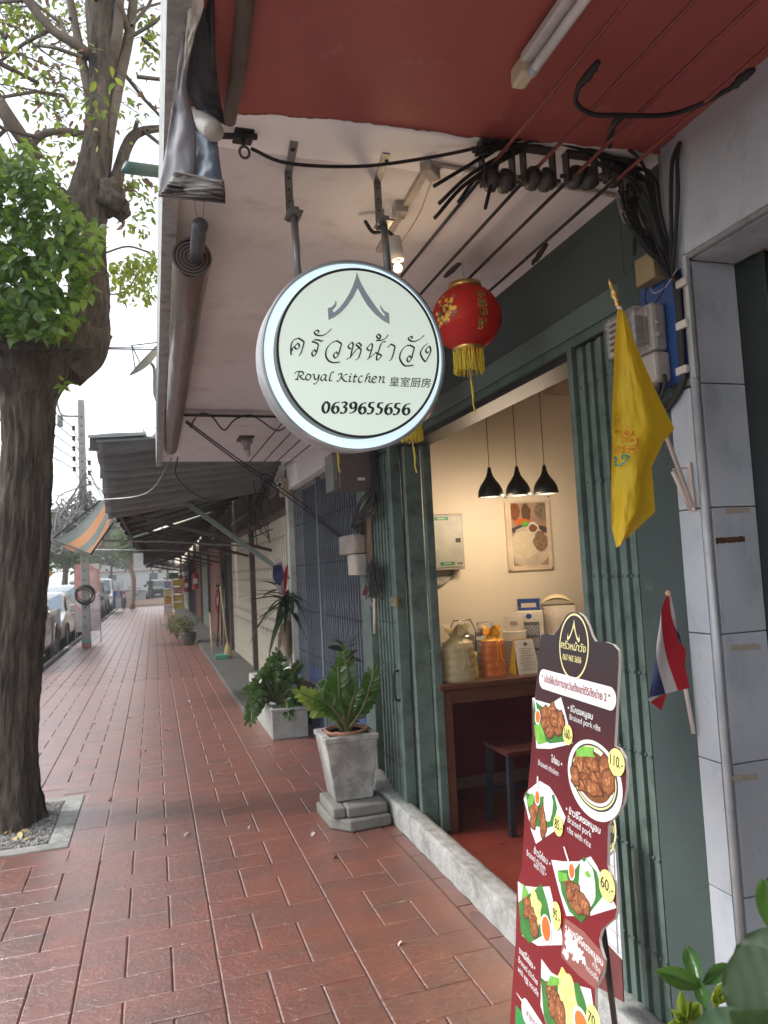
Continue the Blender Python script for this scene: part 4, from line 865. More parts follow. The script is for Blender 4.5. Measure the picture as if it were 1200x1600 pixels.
btext('บะหมี่ไก่อบ •', 811, 1488, 836, 1516, 15, wht, bold=.02); btext('Braised chicken', 810, 1503, 840, 1541, 15, wht); btext('with egg noodle', 809, 1517, 841, 1559, 15, wht)
# peeled sticker with the remains of the noodle line
peel = mat('faded print under peeled film', (.22, .075, .06), .45, c2=(.27, .10, .085)); mb = MB(); mb.poly([bp(x, y, .0012) for x, y in [(883, 1434), (912, 1455), (938, 1485), (947, 1507), (935, 1530), (931, 1546), (905, 1525), (877, 1495), (879, 1460)]]); mb.build('peeled_film', peel, mn)
btext('• บะหมี่ซี่โครงหมูอบ', 883, 1452, 942, 1509, 15, wht, e=.0018, bold=.02); btext('ribs', 926, 1510, 938, 1521, 15, wht, e=.0018); btext('noodle', 916, 1515, 935, 1532, 15, wht, e=.0018)
mb = MB()
for i, (x, y, a, b) in enumerate(((888, 1470, .018, .030), (896, 1480, .020, .022), (903, 1492, .022, .016), (884, 1490, .012, .014), (912, 1500, .008, .012), (898, 1497, .012, .006))):
    mb.poly([p + bn * .0001 * i for p in ell(x, y, a, b, .0016, rot=.5, jit=.9)])
mb.build('torn_white_patch', wht, mn)
# food pictures
plate = mat('plate print', (.58, .60, .62), .4, c2=(.66, .68, .70), scale=8); leafp = mat('banana leaf print', (.02, .12, .02), .5, c2=(.05, .20, .04), scale=20)
meatp = mat('braised meat print', (.10, .022, .006), .45, c2=(.36, .14, .05), scale=110, amt=.5, detail=5); saucep = mat('orange sauce print', (.55, .12, .02), .35, c2=(.62, .17, .03))
vegp = mat('green bean print', (.09, .30, .03), .5, c2=(.20, .45, .08), scale=60); ricep = mat('rice print', (.46, .47, .46), .6, c2=(.74, .75, .74), scale=160, amt=.4); noodp = mat('noodle print', (.60, .48, .12), .6, c2=(.74, .66, .30), scale=110, amt=.3)
priceb = mat('pale yellow badge', (.66, .64, .20), .5)
def P_(pts, m, e, name): return MB().poly([bp(x, y, e) for x, y in pts]).build(name, m, mn)
meatd = mat('dark glaze print', (.085, .026, .010), .4); meath = mat('meat highlight print', (.55, .27, .12), .4, c2=(.36, .13, .05), scale=120)
def meat(pts, e):
    mb, md_, mh = MB(), MB(), MB()
    for i, (x, y, a, b, r) in enumerate(pts):
        k = .0001 * i; a *= 1.08; b *= 1.08
        md_.poly([p + bn * k for p in ell(x, y, a, b, e, rot=r, n=22, jit=.45)]); mb.poly([p + bn * (k + .00004) for p in ell(x, y - .4, a * .86, b * .86, e, rot=r, n=22, jit=.45)])
        for q in range(11): mh.poly([p + bn * (k + .00007) for p in ell(x + rnd(-.5, .5) * a * 300, y + rnd(-.5, .5) * b * 420, a * rnd(.04, .13), b * rnd(.05, .18), e, rot=rnd(-1, 1), n=8, jit=.6)])
    md_.build('glaze_print', meatd, mn); mb.build('meat_print', meatp, mn); mh.build('highlight_print', meath, mn)
def spoon(bowl, top, e):
    mb = MB(); mb.poly(ell(bowl[0], bowl[1], .0155, .026, e)); a = bp(*bowl, e + .0001); b = bp(*top, e + .0001); s_ = bh
    mb.poly([a - s_ * .006, a + s_ * .006, b + s_ * .004, b - s_ * .004]); mb.build('spoon_print', wht, mn)
    MB().poly(ell(bowl[0], bowl[1], .0115, .020, e + .0004)).build('sauce_print', saucep, mn)
def badge(x, y, txt, a=.0225, b=.031, x0=None):
    MB().poly(ell(x, y, a, b, .0034)).build('price_badge', priceb, mn)
    o = bp(x, y, .0042) - bh * a * .8 - bu * .009; mb = MB(); text_into(mb, txt, o, bh, bu, .030, a * 1.6, 0, .006); mb.build('price', inkm, mn)
def zl(L): return [(800 + a / 3, 800 + b / 3) for a, b in L]
def zm(L): return [(800 + a / 3, 1200 + b / 3) for a, b in L]
# 1 pork ribs
P_(zl([(95, 870), (110, 880), (180, 900), (230, 868), (252, 950), (280, 1060), (285, 1085), (180, 1110), (115, 1108)]), plate, .0012, 'plate_print')
P_(zl([(100, 880), (150, 920), (245, 950), (260, 1075), (180, 1085), (120, 1060), (100, 980)]), leafp, .0014, 'leaf_print')
meat([(852, 1119, .03, .03, .3), (862, 1112, .022, .03, 0), (858, 1137, .026, .034, .2), (873, 1130, .026, .04, -.2), (866, 1123, .02, .026, 0), (850, 1130, .014, .02, 0)], .0018)
P_(zl([(103, 1000), (135, 990), (150, 1035), (160, 1080), (120, 1090), (108, 1050)]), vegp, .0021, 'vegetable_print'); spoon((840, 1120), (835, 1090), .0024); badge(887, 1148, '160.-')
# 2 chicken bowl
MB().poly(ell(927, 1218, .112, .108, .0013, n=64)).build('plate_print', plate, mn); MB().poly(ell(927, 1214, .096, .090, .0016, n=64)).build('dark_rim', inkm, mn)
mb = MB(); ringm_(mb, 927, 1214, .090, .085, .004, .0019, 64); mb.build('gold_rim', cremp, mn); MB().poly(ell(927, 1213, .084, .078, .0018, n=64)).build('bowl_print', wht, mn)
MB().poly(ell(927, 1213, .076, .070, .0020, n=64)).build('gravy_print', mat('gravy print', (.16, .06, .02), .4), mn)
meat([(907, 1200, .03, .045, .3), (918, 1208, .022, .05, .1), (930, 1210, .022, .052, 0), (943, 1208, .026, .05, -.1), (950, 1222, .024, .036, 0), (912, 1222, .03, .028, .4), (926, 1232, .04, .022, 0), (925, 1195, .03, .02, 0), (899, 1213, .02, .03, 0)], .0023)
P_([(900, 1172), (910, 1166), (928, 1168), (927, 1178), (930, 1183), (915, 1182), (901, 1182)], vegp, .0032, 'vegetable_print'); badge(963, 1191, '110.-', .030, .036)
# 3 rice 85
def z6(L): return [(790 + a / 4.21, 1220 + b / 4.21) for a, b in L]
P_(z6([(120, 120), (150, 60), (225, 0), (290, 40), (330, 100), (395, 240), (380, 290), (200, 415), (170, 330), (140, 200)]), plate, .0012, 'plate_print'); P_(z6([(130, 70), (200, 110), (320, 90), (340, 180), (310, 300), (270, 310), (200, 300), (150, 200)]), leafp, .0014, 'leaf_print')
MB().poly(ell(856, 1261, .024, .05, .0017, rot=-.25, jit=.2)).build('rice_print', ricep, mn); meat([(833, 1275, .02, .040, 0), (848, 1284, .018, .048, .25), (838, 1262, .012, .02, 0)], .0020)
P_(z6([(140, 130), (170, 80), (190, 100), (180, 150), (155, 175)]), vegp, .0021, 'vegetable_print'); spoon((839.5, 1246), (840, 1213), .0024); badge(872, 1290, '85.-')
# 4 rice 60
P_(z6([(300, 520), (380, 530), (480, 530), (560, 497), (600, 560), (730, 835), (560, 888), (400, 890), (350, 720)]), plate, .0012, 'plate_print'); P_(z6([(345, 590), (460, 580), (515, 497), (600, 600), (640, 760), (500, 935), (420, 860), (370, 740)]), leafp, .0014, 'leaf_print')
MB().poly(ell(917, 1380, .034, .062, .0017, rot=.15, jit=.25)).build('rice_print', ricep, mn); P_(z6([(520, 600), (540, 590), (565, 625), (545, 640), (525, 620)]), vegp, .0021, 'vegetable_print')
meat([(889, 1384, .022, .022, 0), (896, 1395, .028, .03, .3), (903, 1408, .03, .03, .1), (912, 1412, .026, .026, 0), (889, 1395, .014, .024, 0), (900, 1418, .03, .014, 0)], .0020); P_(z6([(340, 595), (400, 610), (410, 655), (350, 665)]), vegp, .0021, 'vegetable_print')
spoon((893, 1361), (881, 1323), .0024); badge(948, 1384, '60.-', .030, .040)
# 5 noodle 95
P_(z6([(80, 660), (120, 690), (200, 700), (290, 695), (310, 780), (370, 1000), (375, 1080), (210, 1085), (110, 1020), (85, 800)]), plate, .0012, 'plate_print'); P_(z6([(85, 800), (130, 760), (190, 720), (235, 675), (275, 800), (300, 930), (240, 1020), (155, 1068), (100, 1000)]), leafp, .0014, 'leaf_print')
MB().poly(ell(836, 1419, .032, .058, .0017, rot=.3, jit=.4)).build('noodle_print', noodp, mn); meat([(824, 1413, .024, .026, 0), (831, 1430, .026, .026, 0), (834, 1449, .024, .03, 0), (822, 1425, .014, .02, 0)], .0020)
MB().poly(ell(853, 1452, .028, .042, .0024, rot=.2)).build('spoon_print', wht, mn); MB().poly(ell(853, 1451, .021, .034, .0028, rot=.2)).build('sauce_print', saucep, mn); P_(z6([(105, 780), (115, 670), (150, 740), (140, 760)]), vegp, .0021, 'vegetable_print'); badge(869, 1431, '95.-', .022, .040)
# 6 noodle 70
P_(z6([(235, 1170), (300, 1260), (420, 1330), (560, 1370), (580, 1500), (600, 1680), (300, 1700), (230, 1480)]), plate, .0012, 'plate_print'); P_(z6([(230, 1290), (300, 1350), (480, 1325), (520, 1440), (560, 1600), (500, 1700), (300, 1690), (250, 1540)]), leafp, .0014, 'leaf_print')
MB().poly(ell(887, 1565, .045, .075, .0017, rot=.3, jit=.35)).build('noodle_print', noodp, mn); meat([(861, 1550, .024, .03, 0), (868, 1565, .028, .03, 0), (874, 1583, .026, .04, 0), (862, 1572, .016, .03, 0)], .0020)
P_(z6([(270, 1340), (295, 1280), (350, 1300), (355, 1340), (300, 1350)]), vegp, .0021, 'vegetable_print'); MB().poly(ell(908, 1600, .036, .04, .0024)).build('spoon_print', wht, mn); MB().poly(ell(908, 1600, .027, .03, .0028)).build('sauce_print', saucep, mn); badge(927, 1597, '70.-', .028, .042)
P_([(806, 1570), (824, 1592), (826, 1640), (803, 1640)], mat('green sticker print', (.02, .22, .05), .4), .0014, 'green_sticker')
P_([(806, 1550), (808, 1552), (820, 1568), (818, 1570)], wht, .0014, 'white_line'); mb = MB(); A = bp(822, 1580, .0016); B = bp(846, 1618, .0016)
mb.poly([A + (bu * math.sin(t) + bh * math.cos(t)) * .026 for t in [R(90 + 15 * k) for k in range(13)]] + [B + (bu * math.sin(t) + bh * math.cos(t)) * .026 for t in [R(-90 + 15 * k) for k in range(13)]]); mb.build('white_band', wht, mn)
btext('สามารถสั่ง', 822, 1586, 846, 1622, 17, redp, e=.0022)
MB().tube([bp(940, 1440, -.012), bp(962, 1610, -.35)], .008, 8).build('strut', black_m, mn, sm=True)
# the second, paler board standing behind it
b2 = thing('price_board', 'pale board ruled into squares with a black oval, half hidden behind the menu board', 'board', tuple(PX(965, 1500, 1.22)))
def q2(x, y, e=0): return PP(x, y, V(1.28 - e, 1.75, 0), V(-1, -.02, .10).normalized())
MB().prism([q2(930, 1290), q2(960, 1300), q2(966, 1400), q2(972, 1500), q2(925, 1450)], V(.004, 0, 0)).build('board', mat('pale board', (.55, .56, .58), .4), b2)
MB().prism([q2(925, 1449, .001), q2(971, 1499, .001), q2(974, 1566, .001), q2(930, 1540, .001)], V(.004, 0, 0)).build('lower_print', mat('maroon print', (.12, .03, .03), .4), b2)
mb = MB()
for k in range(7): mb.prism([q2(938, 1318 + k * 24, .003), q2(957 + k * 2, 1327 + k * 27, .003), q2(957 + k * 2, 1328 + k * 27, .003), q2(938, 1319 + k * 24, .003)], V(.001, 0, 0))
mb.prism([q2(957, 1310, .003), q2(964, 1490, .003), q2(965, 1490, .003), q2(958, 1310, .003)], V(.001, 0, 0)).build('ruled_lines', mat('grey ruling', (.35, .36, .4), .5), b2)
MB().poly([q2(945 + 18 * math.cos(t), 1300 + 38 * math.sin(t), .004) for t in [2 * math.pi * k / 40 for k in range(40)]]).build('black_oval', inkm, b2)
mb = MB(); ring = [q2(945 + 18 * math.cos(t), 1300 + 38 * math.sin(t), .0046) for t in [2 * math.pi * k / 40 for k in range(40)]]; r2 = [q2(945 + 15.6 * math.cos(t), 1300 + 35 * math.sin(t), .0046) for t in [2 * math.pi * k / 40 for k in range(40)]]
mb.add(ring + r2, [(i, (i + 1) % 40, 40 + (i + 1) % 40, 40 + i) for i in range(40)]); mb.build('gold_ring', cremp, b2)
o = q2(951, 1323, .0052); mb = MB(); text_into(mb, '56', o, (q2(960, 1330, .0052) - o).normalized(), V(0, 0, 1), .034, .03); mb.build('lettering', cremp, b2)
o = q2(952, 1297, .0052); mb = MB(); text_into(mb, '皇室', o, (q2(960, 1302, .0052) - o).normalized(), V(0, 0, 1), .026, .03); mb.build('lettering', cremp, b2)
# ------------------------------------------------------------------ inside the eatery
YW = IY
for i, px_ in enumerate((767, 810, 853)):
    c = PY(px_, 777 - i * 2.5, 4.2); z0 = c.z
    t = thing('pendant_lamp', ('leftmost', 'middle', 'rightmost')[i] + ' of three black teardrop pendant lamps with warm bulbs', 'lamp', (c.x, c.y, z0), 'black pendant lamps')
    MB().lathe([(.078, 0), (.079, .012), (.074, .045), (.060, .075), (.040, .102), (.022, .130), (.013, .160), (.009, .185), (.003, .19)], (c.x, c.y, z0), (0, 0, 1), 32, cap=False).build('lamp_shade', mat('matt black shade', (.010, .010, .010), .45), t, sm=True, solid=.003)
    MB().lathe([(.001, .012), (.05, .012), (.072, .018)], (c.x, c.y, z0), (0, 0, 1), 24, cap=False).build('glow_disc', mat('pendant bulb', (1, .82, .55), .4, emit=2.2, ecol=(1, .80, .50)), t, sm=True)
    MB().tube([(c.x, c.y, z0 + .185), (c.x, c.y, 3.09)], .0025, 6).build('cord', black_m, t)
    l = bpy.data.lights.new('pendant_bulb', 'POINT'); l.energy = 3.2; l.color = (1, .78, .55); l.shadow_soft_size = .045
    lo = bpy.data.objects.new('pendant_bulb', l); COL.objects.link(lo); lo.location = (c.x, c.y, z0 - .035)
pc = thing('food_picture', 'framed food photograph hung on the cream wall under the pendant lamps', 'picture', (2.63, YW, 1.73))
def wq(x, y, e=0): return PY(x, y, YW - e)
frm = mat('cream picture frame', (.62, .50, .36), .5); x0, x1, z0, z1 = 2.452, 2.818, 1.478, 1.985
MB().box(x0, x1, YW - .022, YW - .002, z0, z1).build('frame', frm, pc, bev=.003)
MB().box(x0 + .03, x1 - .03, YW - .0235, YW - .0215, z0 + .03, z1 - .03).build('mount', mat('mount card', (.66, .55, .42), .6), pc)
X0, X1, Z0, Z1 = x0 + .042, x1 - .038, z0 + .035, z1 - .012
MB().box(X0, X1, YW - .0250, YW - .0236, Z0, Z1).build('photo_ground', mat('tan print', (.30, .18, .11), .5, c2=(.42, .28, .2), scale=12), pc)
def el2(cx_, cz, a, b, e, n=32, j=0): return [Vector((cx_ + a * math.cos(t) * (1 + j * noise.noise(Vector((math.cos(t) * 2, math.sin(t) * 2, cx_ * 9)))), YW - e, cz + b * math.sin(t))) for t in [2 * math.pi * k / n for k in range(n)]]
def clipx(P): return [Vector((min(max(p.x, X0), X1), p.y, min(max(p.z, Z0), Z1))) for p in P]
wx, wz = X1 - X0, Z1 - Z0
for cx_, cz, a, b, e, m in ((.42, .83, .13, .16, .0256, mat('bowl print', (.12, .06, .035), .5)), (.1, .86, .16, .14, .0256, meatp), (.88, .87, .2, .15, .0257, mat('shell print', (.30, .24, .16), .5, c2=(.10, .07, .04), scale=50)), (.5, .56, .52, .10, .0258, mat('dark plate print', (.06, .05, .05), .5)),
                            (.5, .30, .62, .33, .0260, mat('plate white print', (.52, .44, .33), .5)), (.33, .33, .42, .22, .0263, mat('creamy rice print', (.66, .57, .42), .6, c2=(.58, .48, .34), scale=30)), (.8, .38, .2, .17, .0265, mat('salad print', (.35, .24, .14), .5, c2=(.14, .07, .04), scale=60)), (.6, .60, .16, .09, .0267, wht), (.6, .59, .12, .065, .0269, meatp), (.38, .66, .1, .05, .0268, vegp), (.3, .70, .22, .05, .0262, saucep)):
    MB().poly(clipx(el2(X0 + cx_ * wx, Z0 + cz * wz, a * wx, b * wz, e, j=.3))).build('food_print', m, pc)
for a, b in ((x0 + .01, z0 + .01), (x1 - .01, z0 + .01), (x0 + .01, z1 + .03), (x1 - .01, z1 + .03)): MB().ball((a, YW - .026, b), .006, 8, 6).build('screw', black_m, pc)
ep = thing('fuse_box', 'grey metal electrical panel with green labels on the cream wall', 'panel', (1.92, YW, 1.7))
MB().box(1.66, 2.078, YW - .10, YW - .001, 1.512, 1.902).build('cabinet', mat('grey panel enamel', (.30, .29, .245), .5), ep, bev=.006)
MB().box(1.665, 2.06, YW - .108, YW - .101, 1.53, 1.885).build('door', mat('grey panel door', (.32, .31, .265), .45), ep, bev=.003)
for x_, z_ in ((1.86, 1.858), (1.89, 1.545)):
    MB().box(x_, x_ + .105, YW - .1105, YW - .1085, z_, z_ + .022).build('green_label', mat('green label', (.02, .18, .06), .5), ep); mb = MB(); [mb.box(x_ + .025 + k * .009, x_ + .030 + k * .009, YW - .1112, YW - .1108, z_ + .008, z_ + .008 + .005 + .003 * (k % 2)) for k in range(6)]; mb.build('label_marks', wht, ep, kind='stuff')
MB().box(2.012, 2.05, YW - .1105, YW - .1085, 1.70, 1.73).build('latch', black_m, ep)
for x_ in (2.02, 2.04): MB().box(x_, x_ + .012, YW - .1105, YW - .1085, 1.548, 1.562).build('small_mark', inkm, ep)
cb = thing('cable_loop', 'grey cables curving out from under the electrical panel', 'cable', (1.85, YW, 1.48))
for i in range(7):
    MB().tube(smooth([(1.70, YW - .02, 1.47 - i * .011), (1.86, YW - .03 - i * .004, 1.465 - i * .010), (1.96, YW - .03, 1.475 - i * .007), (2.0 + .004 * i, YW - .025, 1.50), (2.0 + .004 * i, YW - .02, 1.52)], 6), .0045, 6).build('cable', mat('grey cable', (.30, .28, .25), .6), cb, sm=True)
sw = thing('wall_sockets', 'white wall switch and socket plates beside the folded gate', 'switch', (1.8, YW, 1.15))
for z_ in (1.14, 1.045): p = MB().box(1.77, 1.855, YW - .012, YW - .001, z_, z_ + .085).build('plate', mat('ivory plastic', (.58, .52, .42), .4), sw, bev=.003); MB().box(1.80, 1.825, YW - .016, YW - .0125, z_ + .03, z_ + .055).build('rocker', wht, p, bev=.002)
MB().box(1.78, 1.82, YW - .02, YW - .001, .965, 1.03).build('black_box', black_m, sw, bev=.003)
# table and stools
tb = thing('serving_table', 'dark brown wooden table against the cream wall holding gift bags and boxes', 'table', (2.3, 4.45, 0))
ax, ay, bx_, by_ = 1.57, 4.06, 3.3, 4.84; TZ = .85
MB().box(ax, bx_, ay, by_, TZ - .03, TZ).build('tabletop', darkwood, tb, bev=.004)
MB().box(ax + .04, bx_ - .04, ay + .04, ay + .065, TZ - .12, TZ - .032).box(ax + .04, ax + .065, ay + .07, by_ - .04, TZ - .12, TZ - .032).build('apron', darkwood, tb)
for x_, y_ in ((ax + .03, ay + .03), (ax + .03, by_ - .09), (bx_ - .09, ay + .03), (bx_ - .09, by_ - .09)): MB().box(x_, x_ + .055, y_, y_ + .055, 0, TZ - .032).build('leg', darkwood, tb, bev=.003)
MB().box(ax + .04, ax + .07, ay + .09, by_ - .09, .10, .14).build('stretcher', darkwood, tb)
def stool(x, y, label, h=.47, w=.32):
    s = thing('stool', label, 'stool', (x, y, 0), 'dark stools under the table')
    MB().box(x - w / 2, x + w / 2, y - w / 2, y + w / 2, h - .03, h).build('seat', maroonw, s, bev=.006)
    for i in (-1, 1):
        for j in (-1, 1): MB().bar((x + i * (w / 2 - .03), y + j * (w / 2 - .03), h - .03), (x + i * (w / 2 - .01), y + j * (w / 2 - .01), 0), .035, .035, up=(1, 0, 0)).build('leg', navyw, s, bev=.002)
    for j in (-1, 1): MB().box(x - w / 2 + .03, x + w / 2 - .03, y + j * (w / 2 - .025) - .01, y + j * (w / 2 - .025) + .01, .16, .19).build('stretcher', navyw, s)
maroonw = mat('maroon stool top', (.06, .014, .012), .4); navyw = mat('dark blue wood', (.010, .013, .022), .5)
stool(2.05, 4.05, 'dark square stool under the front edge of the table'); stool(2.75, 3.95, 'dark square stool partly behind the menu board')
# gold organza bag
def bag(c, w, hgt, m, mtop, label, inner):
    t = thing('gift_bag', label, 'gift bag', c); c = Vector(c)
    def fn(u, v):
        a = u * 2 * math.pi; k = 1 + .022 * math.sin(v * 30) + .03 * noise.noise(Vector((math.cos(a) * 3, math.sin(a) * 3, v * 5 + c.x * 9)))
        q = (abs(math.cos(a)) ** 3 + abs(math.sin(a)) ** 3) ** (-1 / 3) * .95; k *= 1 - .12 * max(0, v - .85) / .15
        return c + V(math.cos(a) * q * w * k * .5, math.sin(a) * q * w * k * .36, hgt * v)
    MB().grid(fn, 40, 24).build('bag_body', m, t, sm=True)
    def top(u, v):
        a = u * 2 * math.pi; r = w * (.44 * (1 - v) ** 2 + .06) if v < .5 else w * (.08 + .5 * (v - .5) * 1.2)
        r *= 1 + .12 * math.sin(a * 12) * (v > .5); return c + V(math.cos(a) * r, math.sin(a) * r * .6, hgt + .075 * v * w / .18 + .03 * (v > .5) * math.sin(a * 3))
    MB().grid(top, 72, 16).build('gathered_top', mtop, t, sm=True)
    MB().tube(smooth([c + V(-.01, -w * .1, hgt + .03), c + V(.0, -w * .38, hgt + .0), c + V(.005, -w * .42, hgt * .6), c + V(-.01, -w * .42, hgt * .3)], 5), .003, 5).build('ribbon', mtop, t)
    MB().tube(smooth([c + V(.01, -w * .1, hgt + .03), c + V(.02, -w * .38, hgt - .02), c + V(.03, -w * .42, hgt * .5), c + V(.045, -w * .42, hgt * .42)], 5), .003, 5).build('ribbon', mtop, t)
    for (dx, h_, r, mm) in inner: MB().lathe([(r, 0), (r * 1.02, h_ * .7), (r * .6, h_ * .85), (r * .6, h_), (.002, h_)], c + V(dx, -.02, .004), (0, 0, 1), 16).build('bottle_inside', mm, t, sm=True)
    return t
golds = mat('pale gold organza', (.52, .42, .22), .35, c2=(.60, .50, .28), scale=60, alpha=.72, twoside=None); goldt = mat('gold organza gather', (.42, .32, .15), .4, c2=(.52, .42, .22), scale=40)
bag((PY(717, 1050, 4.17).x, 4.17, TZ), .205, .225, golds, goldt, 'pale gold organza gift bag at the left end of the table', [(-.03, .16, .04, wht), (.04, .16, .035, mat('tin', (.4, .38, .3), .4))])
orgo = mat('orange organza', (.75, .22, .05), .35, alpha=.78); orgt = mat('orange flower', (.80, .30, .02), .5, c2=(.85, .45, .03), scale=50)
G2 = PY(772, 1048, 4.24); bag((G2.x, 4.24, TZ), .155, .215, orgo, orgt, 'orange organza gift bag with a marigold coloured flower on top', [(-.03, .18, .022, mat('pink bottle', (.6, .05, .12), .3)), (.035, .19, .02, mat('clear bottle', (.6, .5, .4), .2))])
yb_ = thing('yellow_bottle', 'small yellow bottle in yellow net between the two gift bags', 'bottle', (PY(740, 1050, 4.17).x, 4.17, TZ)); MB().lathe([(.026, 0), (.032, .02), (.03, .05), (.026, .12), (.03, .135), (.03, .16), (.002, .165)], (PY(740, 1050, 4.17).x, 4.17, TZ), (0, 0, 1), 18).build('bottle', mat('yellow netting', (.65, .48, .08), .5, c2=(.7, .58, .2), scale=60), yb_, sm=True)
# tiffin carrier and clear jar behind
gl = mat('clear glass', (.95, .95, .93), .05, trans=.95, c2=(.95, .95, .93)); stl = mat('bright steel', (.5, .48, .44), .22, metal=.9)
tf = thing('food_carrier', 'stacked round food carrier with wire handle behind the gold bag', 'food carrier', (1.93, 4.52, TZ)); MB().lathe([(.07, 0), (.075, .005), (.075, .07), (.078, .075), (.075, .08), (.075, .145), (.078, .15), (.075, .155), (.075, .22), (.07, .235), (.002, .24)], (1.93, 4.52, TZ), (0, 0, 1), 28).build('tiers', stl, tf, sm=True); MB().tube([(1.84, 4.52, TZ + .02), (1.84, 4.52, TZ + .27), (1.87, 4.52, TZ + .33), (1.99, 4.52, TZ + .33), (2.02, 4.52, TZ + .27), (2.02, 4.52, TZ + .02)], .005, 8).build('handle', stl, tf, sm=True)
jr = thing('glass_jar', 'clear glass jar with ribbed white contents behind the orange bag', 'jar', (2.12, 4.58, TZ)); MB().lathe([(.075, 0), (.08, .01), (.08, .19), (.07, .23), (.05, .255), (.05, .27), (.055, .275), (.055, .30), (.002, .302)], (2.12, 4.58, TZ), (0, 0, 1), 28).build('jar_body', gl, jr, sm=True); MB().lathe([(.065 + .004 * (i % 2), .008 + i * .02) for i in range(10)] + [(.002, .2)], (2.12, 4.58, TZ), (0, 0, 1), 24).build('contents', wht, jr)
# patterned boxes: checker of blue dots built by a brick texture print
def patt(name, c1, c2, s):
    if name in MATS: return MATS[name]
    m = mat(name, c1, .5); N = m.node_tree.nodes; ck = N.new('ShaderNodeTexChecker'); tc_ = N.new('ShaderNodeTexCoord'); mp_ = N.new('ShaderNodeMapping'); mp_.inputs['Rotation'].default_value = (R(45), R(45), R(45)); ck.inputs['Scale'].default_value = s
    ck.inputs[1].default_value = (*c1, 1); ck.inputs[2].default_value = (*c2, 1); m.node_tree.links.new(tc_.outputs['Object'], mp_.inputs[0]); m.node_tree.links.new(mp_.outputs[0], ck.inputs[0]); m.node_tree.links.new(ck.outputs[0], N['Principled BSDF'].inputs['Base Color']); return m
pat = patt('blue lattice print', (.05, .06, .12), (.50, .45, .38), 130.); cardw = mat('ivory card', (.60, .52, .40), .5); blu = mat('royal blue card', (.01, .04, .20), .5)
def gbox(x, y, w, d, h, label, win, hand, m=cardw):
    t = thing('food_box', label, 'box', (x, y, TZ), 'patterned carry boxes on the table'); t.rotation_euler.z = R(-30)
    MB().box(x, x + w, y, y + d, TZ, TZ + h).build('carton', m, t, bev=.002)
    MB().box(x + w + .0005, x + w + .0015, y + .004, y + d - .004, TZ + .004, TZ + h - .004).build('side_print', pat, t)
    if win:
        MB().box(x + .03, x + w - .03, y - .002, y - .0005, TZ + .03, TZ + h - .07).build('window', mat('dark window', (.10, .09, .09), .3), t)
        for k in range(3): MB().box(x + .034, x + w - .034, y - .004, y - .0021, TZ + .036 + k * (h - .11) / 3, TZ + .03 + (k + .86) * (h - .11) / 3).build('tier', pat, t)
        MB().poly([Vector((x + w / 2 + .02 * math.cos(q * .3), y - .0008, TZ + h - .032 + .017 * math.sin(q * .3))) for q in range(21)]).build('blue_seal', blu, t)
    if hand == 1:
        for s_ in (0, w): MB().prism([(x + s_, y, TZ + h), (x + s_, y + d, TZ + h), (x + s_ + (.02 if s_ == 0 else -.02), y + d * .6, TZ + h + .085), (x + s_ + (.02 if s_ == 0 else -.02), y + d * .4, TZ + h + .085)], (.002, 0, 0)).build('flap', blu if s_ else cardw, t)
        MB().box(x + .02, x + w - .02, y + d * .48, y + d * .48 + .004, TZ + h, TZ + h + .02).box(x + .02, x + .045, y + d * .48, y + d * .48 + .004, TZ + h + .021, TZ + h + .07).box(x + w - .045, x + w - .02, y + d * .48, y + d * .48 + .004, TZ + h + .021, TZ + h + .07).box(x + .02, x + w - .02, y + d * .48, y + d * .48 + .004, TZ + h + .05, TZ + h + .08).build('carry_handle', blu, t)
    if hand == 2: MB().box(x + .01, x + w - .01, y + .03, y + .034, TZ + h, TZ + h + .10).build('hanging_tab', cardw, t, bev=.002); MB().box(x + .05, x + w - .05, y + .028, y + .0298, TZ + h + .04, TZ + h + .065).build('tab_slot', mat('tan slot', (.35, .25, .15), .5), t); MB().box(x + .002, x + w - .002, y - .002, y - .0005, TZ + .002, TZ + h * .75).build('front_print', pat, t)
    if hand == 3: MB().grid(lambda u, v: V(x + w * u, y + d * v, TZ + h + .075 * math.sin(math.pi * u) ** .7 * (.75 + .25 * math.sin(v * 9))), 14, 8).build('tissue', mat('cream tissue', (.66, .55, .36), .6), t, sm=True)
gbox(PY(786, 1000, 4.44).x, 4.44, .15, .12, .24, 'small box with blue lattice print and a hanging tab', 0, 2); gbox(PY(806, 1000, 4.50).x, 4.50, .19, .22, .36, 'tall box with a window and royal blue folded handle', 1, 1); gbox(PY(846, 1000, 4.56).x, 4.56, .24, .24, .38, 'tall ivory box topped with cream tissue beside the blue handled box', 0, 3)
ds = thing('desk_notice', 'yellow backed tent card with ruled lines standing at the table edge', 'notice', (2.44, 4.2, TZ)); a0 = PY(810, 1045, 4.16).x; a1 = a0 + .15
MB().prism([(a0, 4.16, TZ), (a1, 4.16, TZ), (a1 - .02, 4.20, TZ + .205), (a0 + .0, 4.20, TZ + .205)], (0, .002, 0)).build('front_sheet', mat('white notice paper', (.62, .55, .45), .6), ds)
MB().prism([(a0 - .01, 4.27, TZ), (a1 - .01, 4.27, TZ), (a1 - .02, 4.204, TZ + .21), (a0 - .005, 4.204, TZ + .21)], (0, .002, 0)).prism([(a0 - .012, 4.165, TZ), (a0 - .012, 4.27, TZ), (a0 - .003, 4.202, TZ + .21)], (.002, 0, 0)).build('yellow_back', mat('yellow card', (.62, .38, .03), .5), ds)
mb = MB()
for k in range(10):
    z = .15 - k * .014; yq = 4.16 + .04 * z / .205 - .002; mb.box(a0 + .022 + .008 * (k % 3), a1 - .035 - .01 * ((k * 7) % 3), yq - .0008, yq, TZ + z, TZ + z + .003)
mb.build('ruled_text', mat('grey print', (.18, .16, .15), .6), ds)
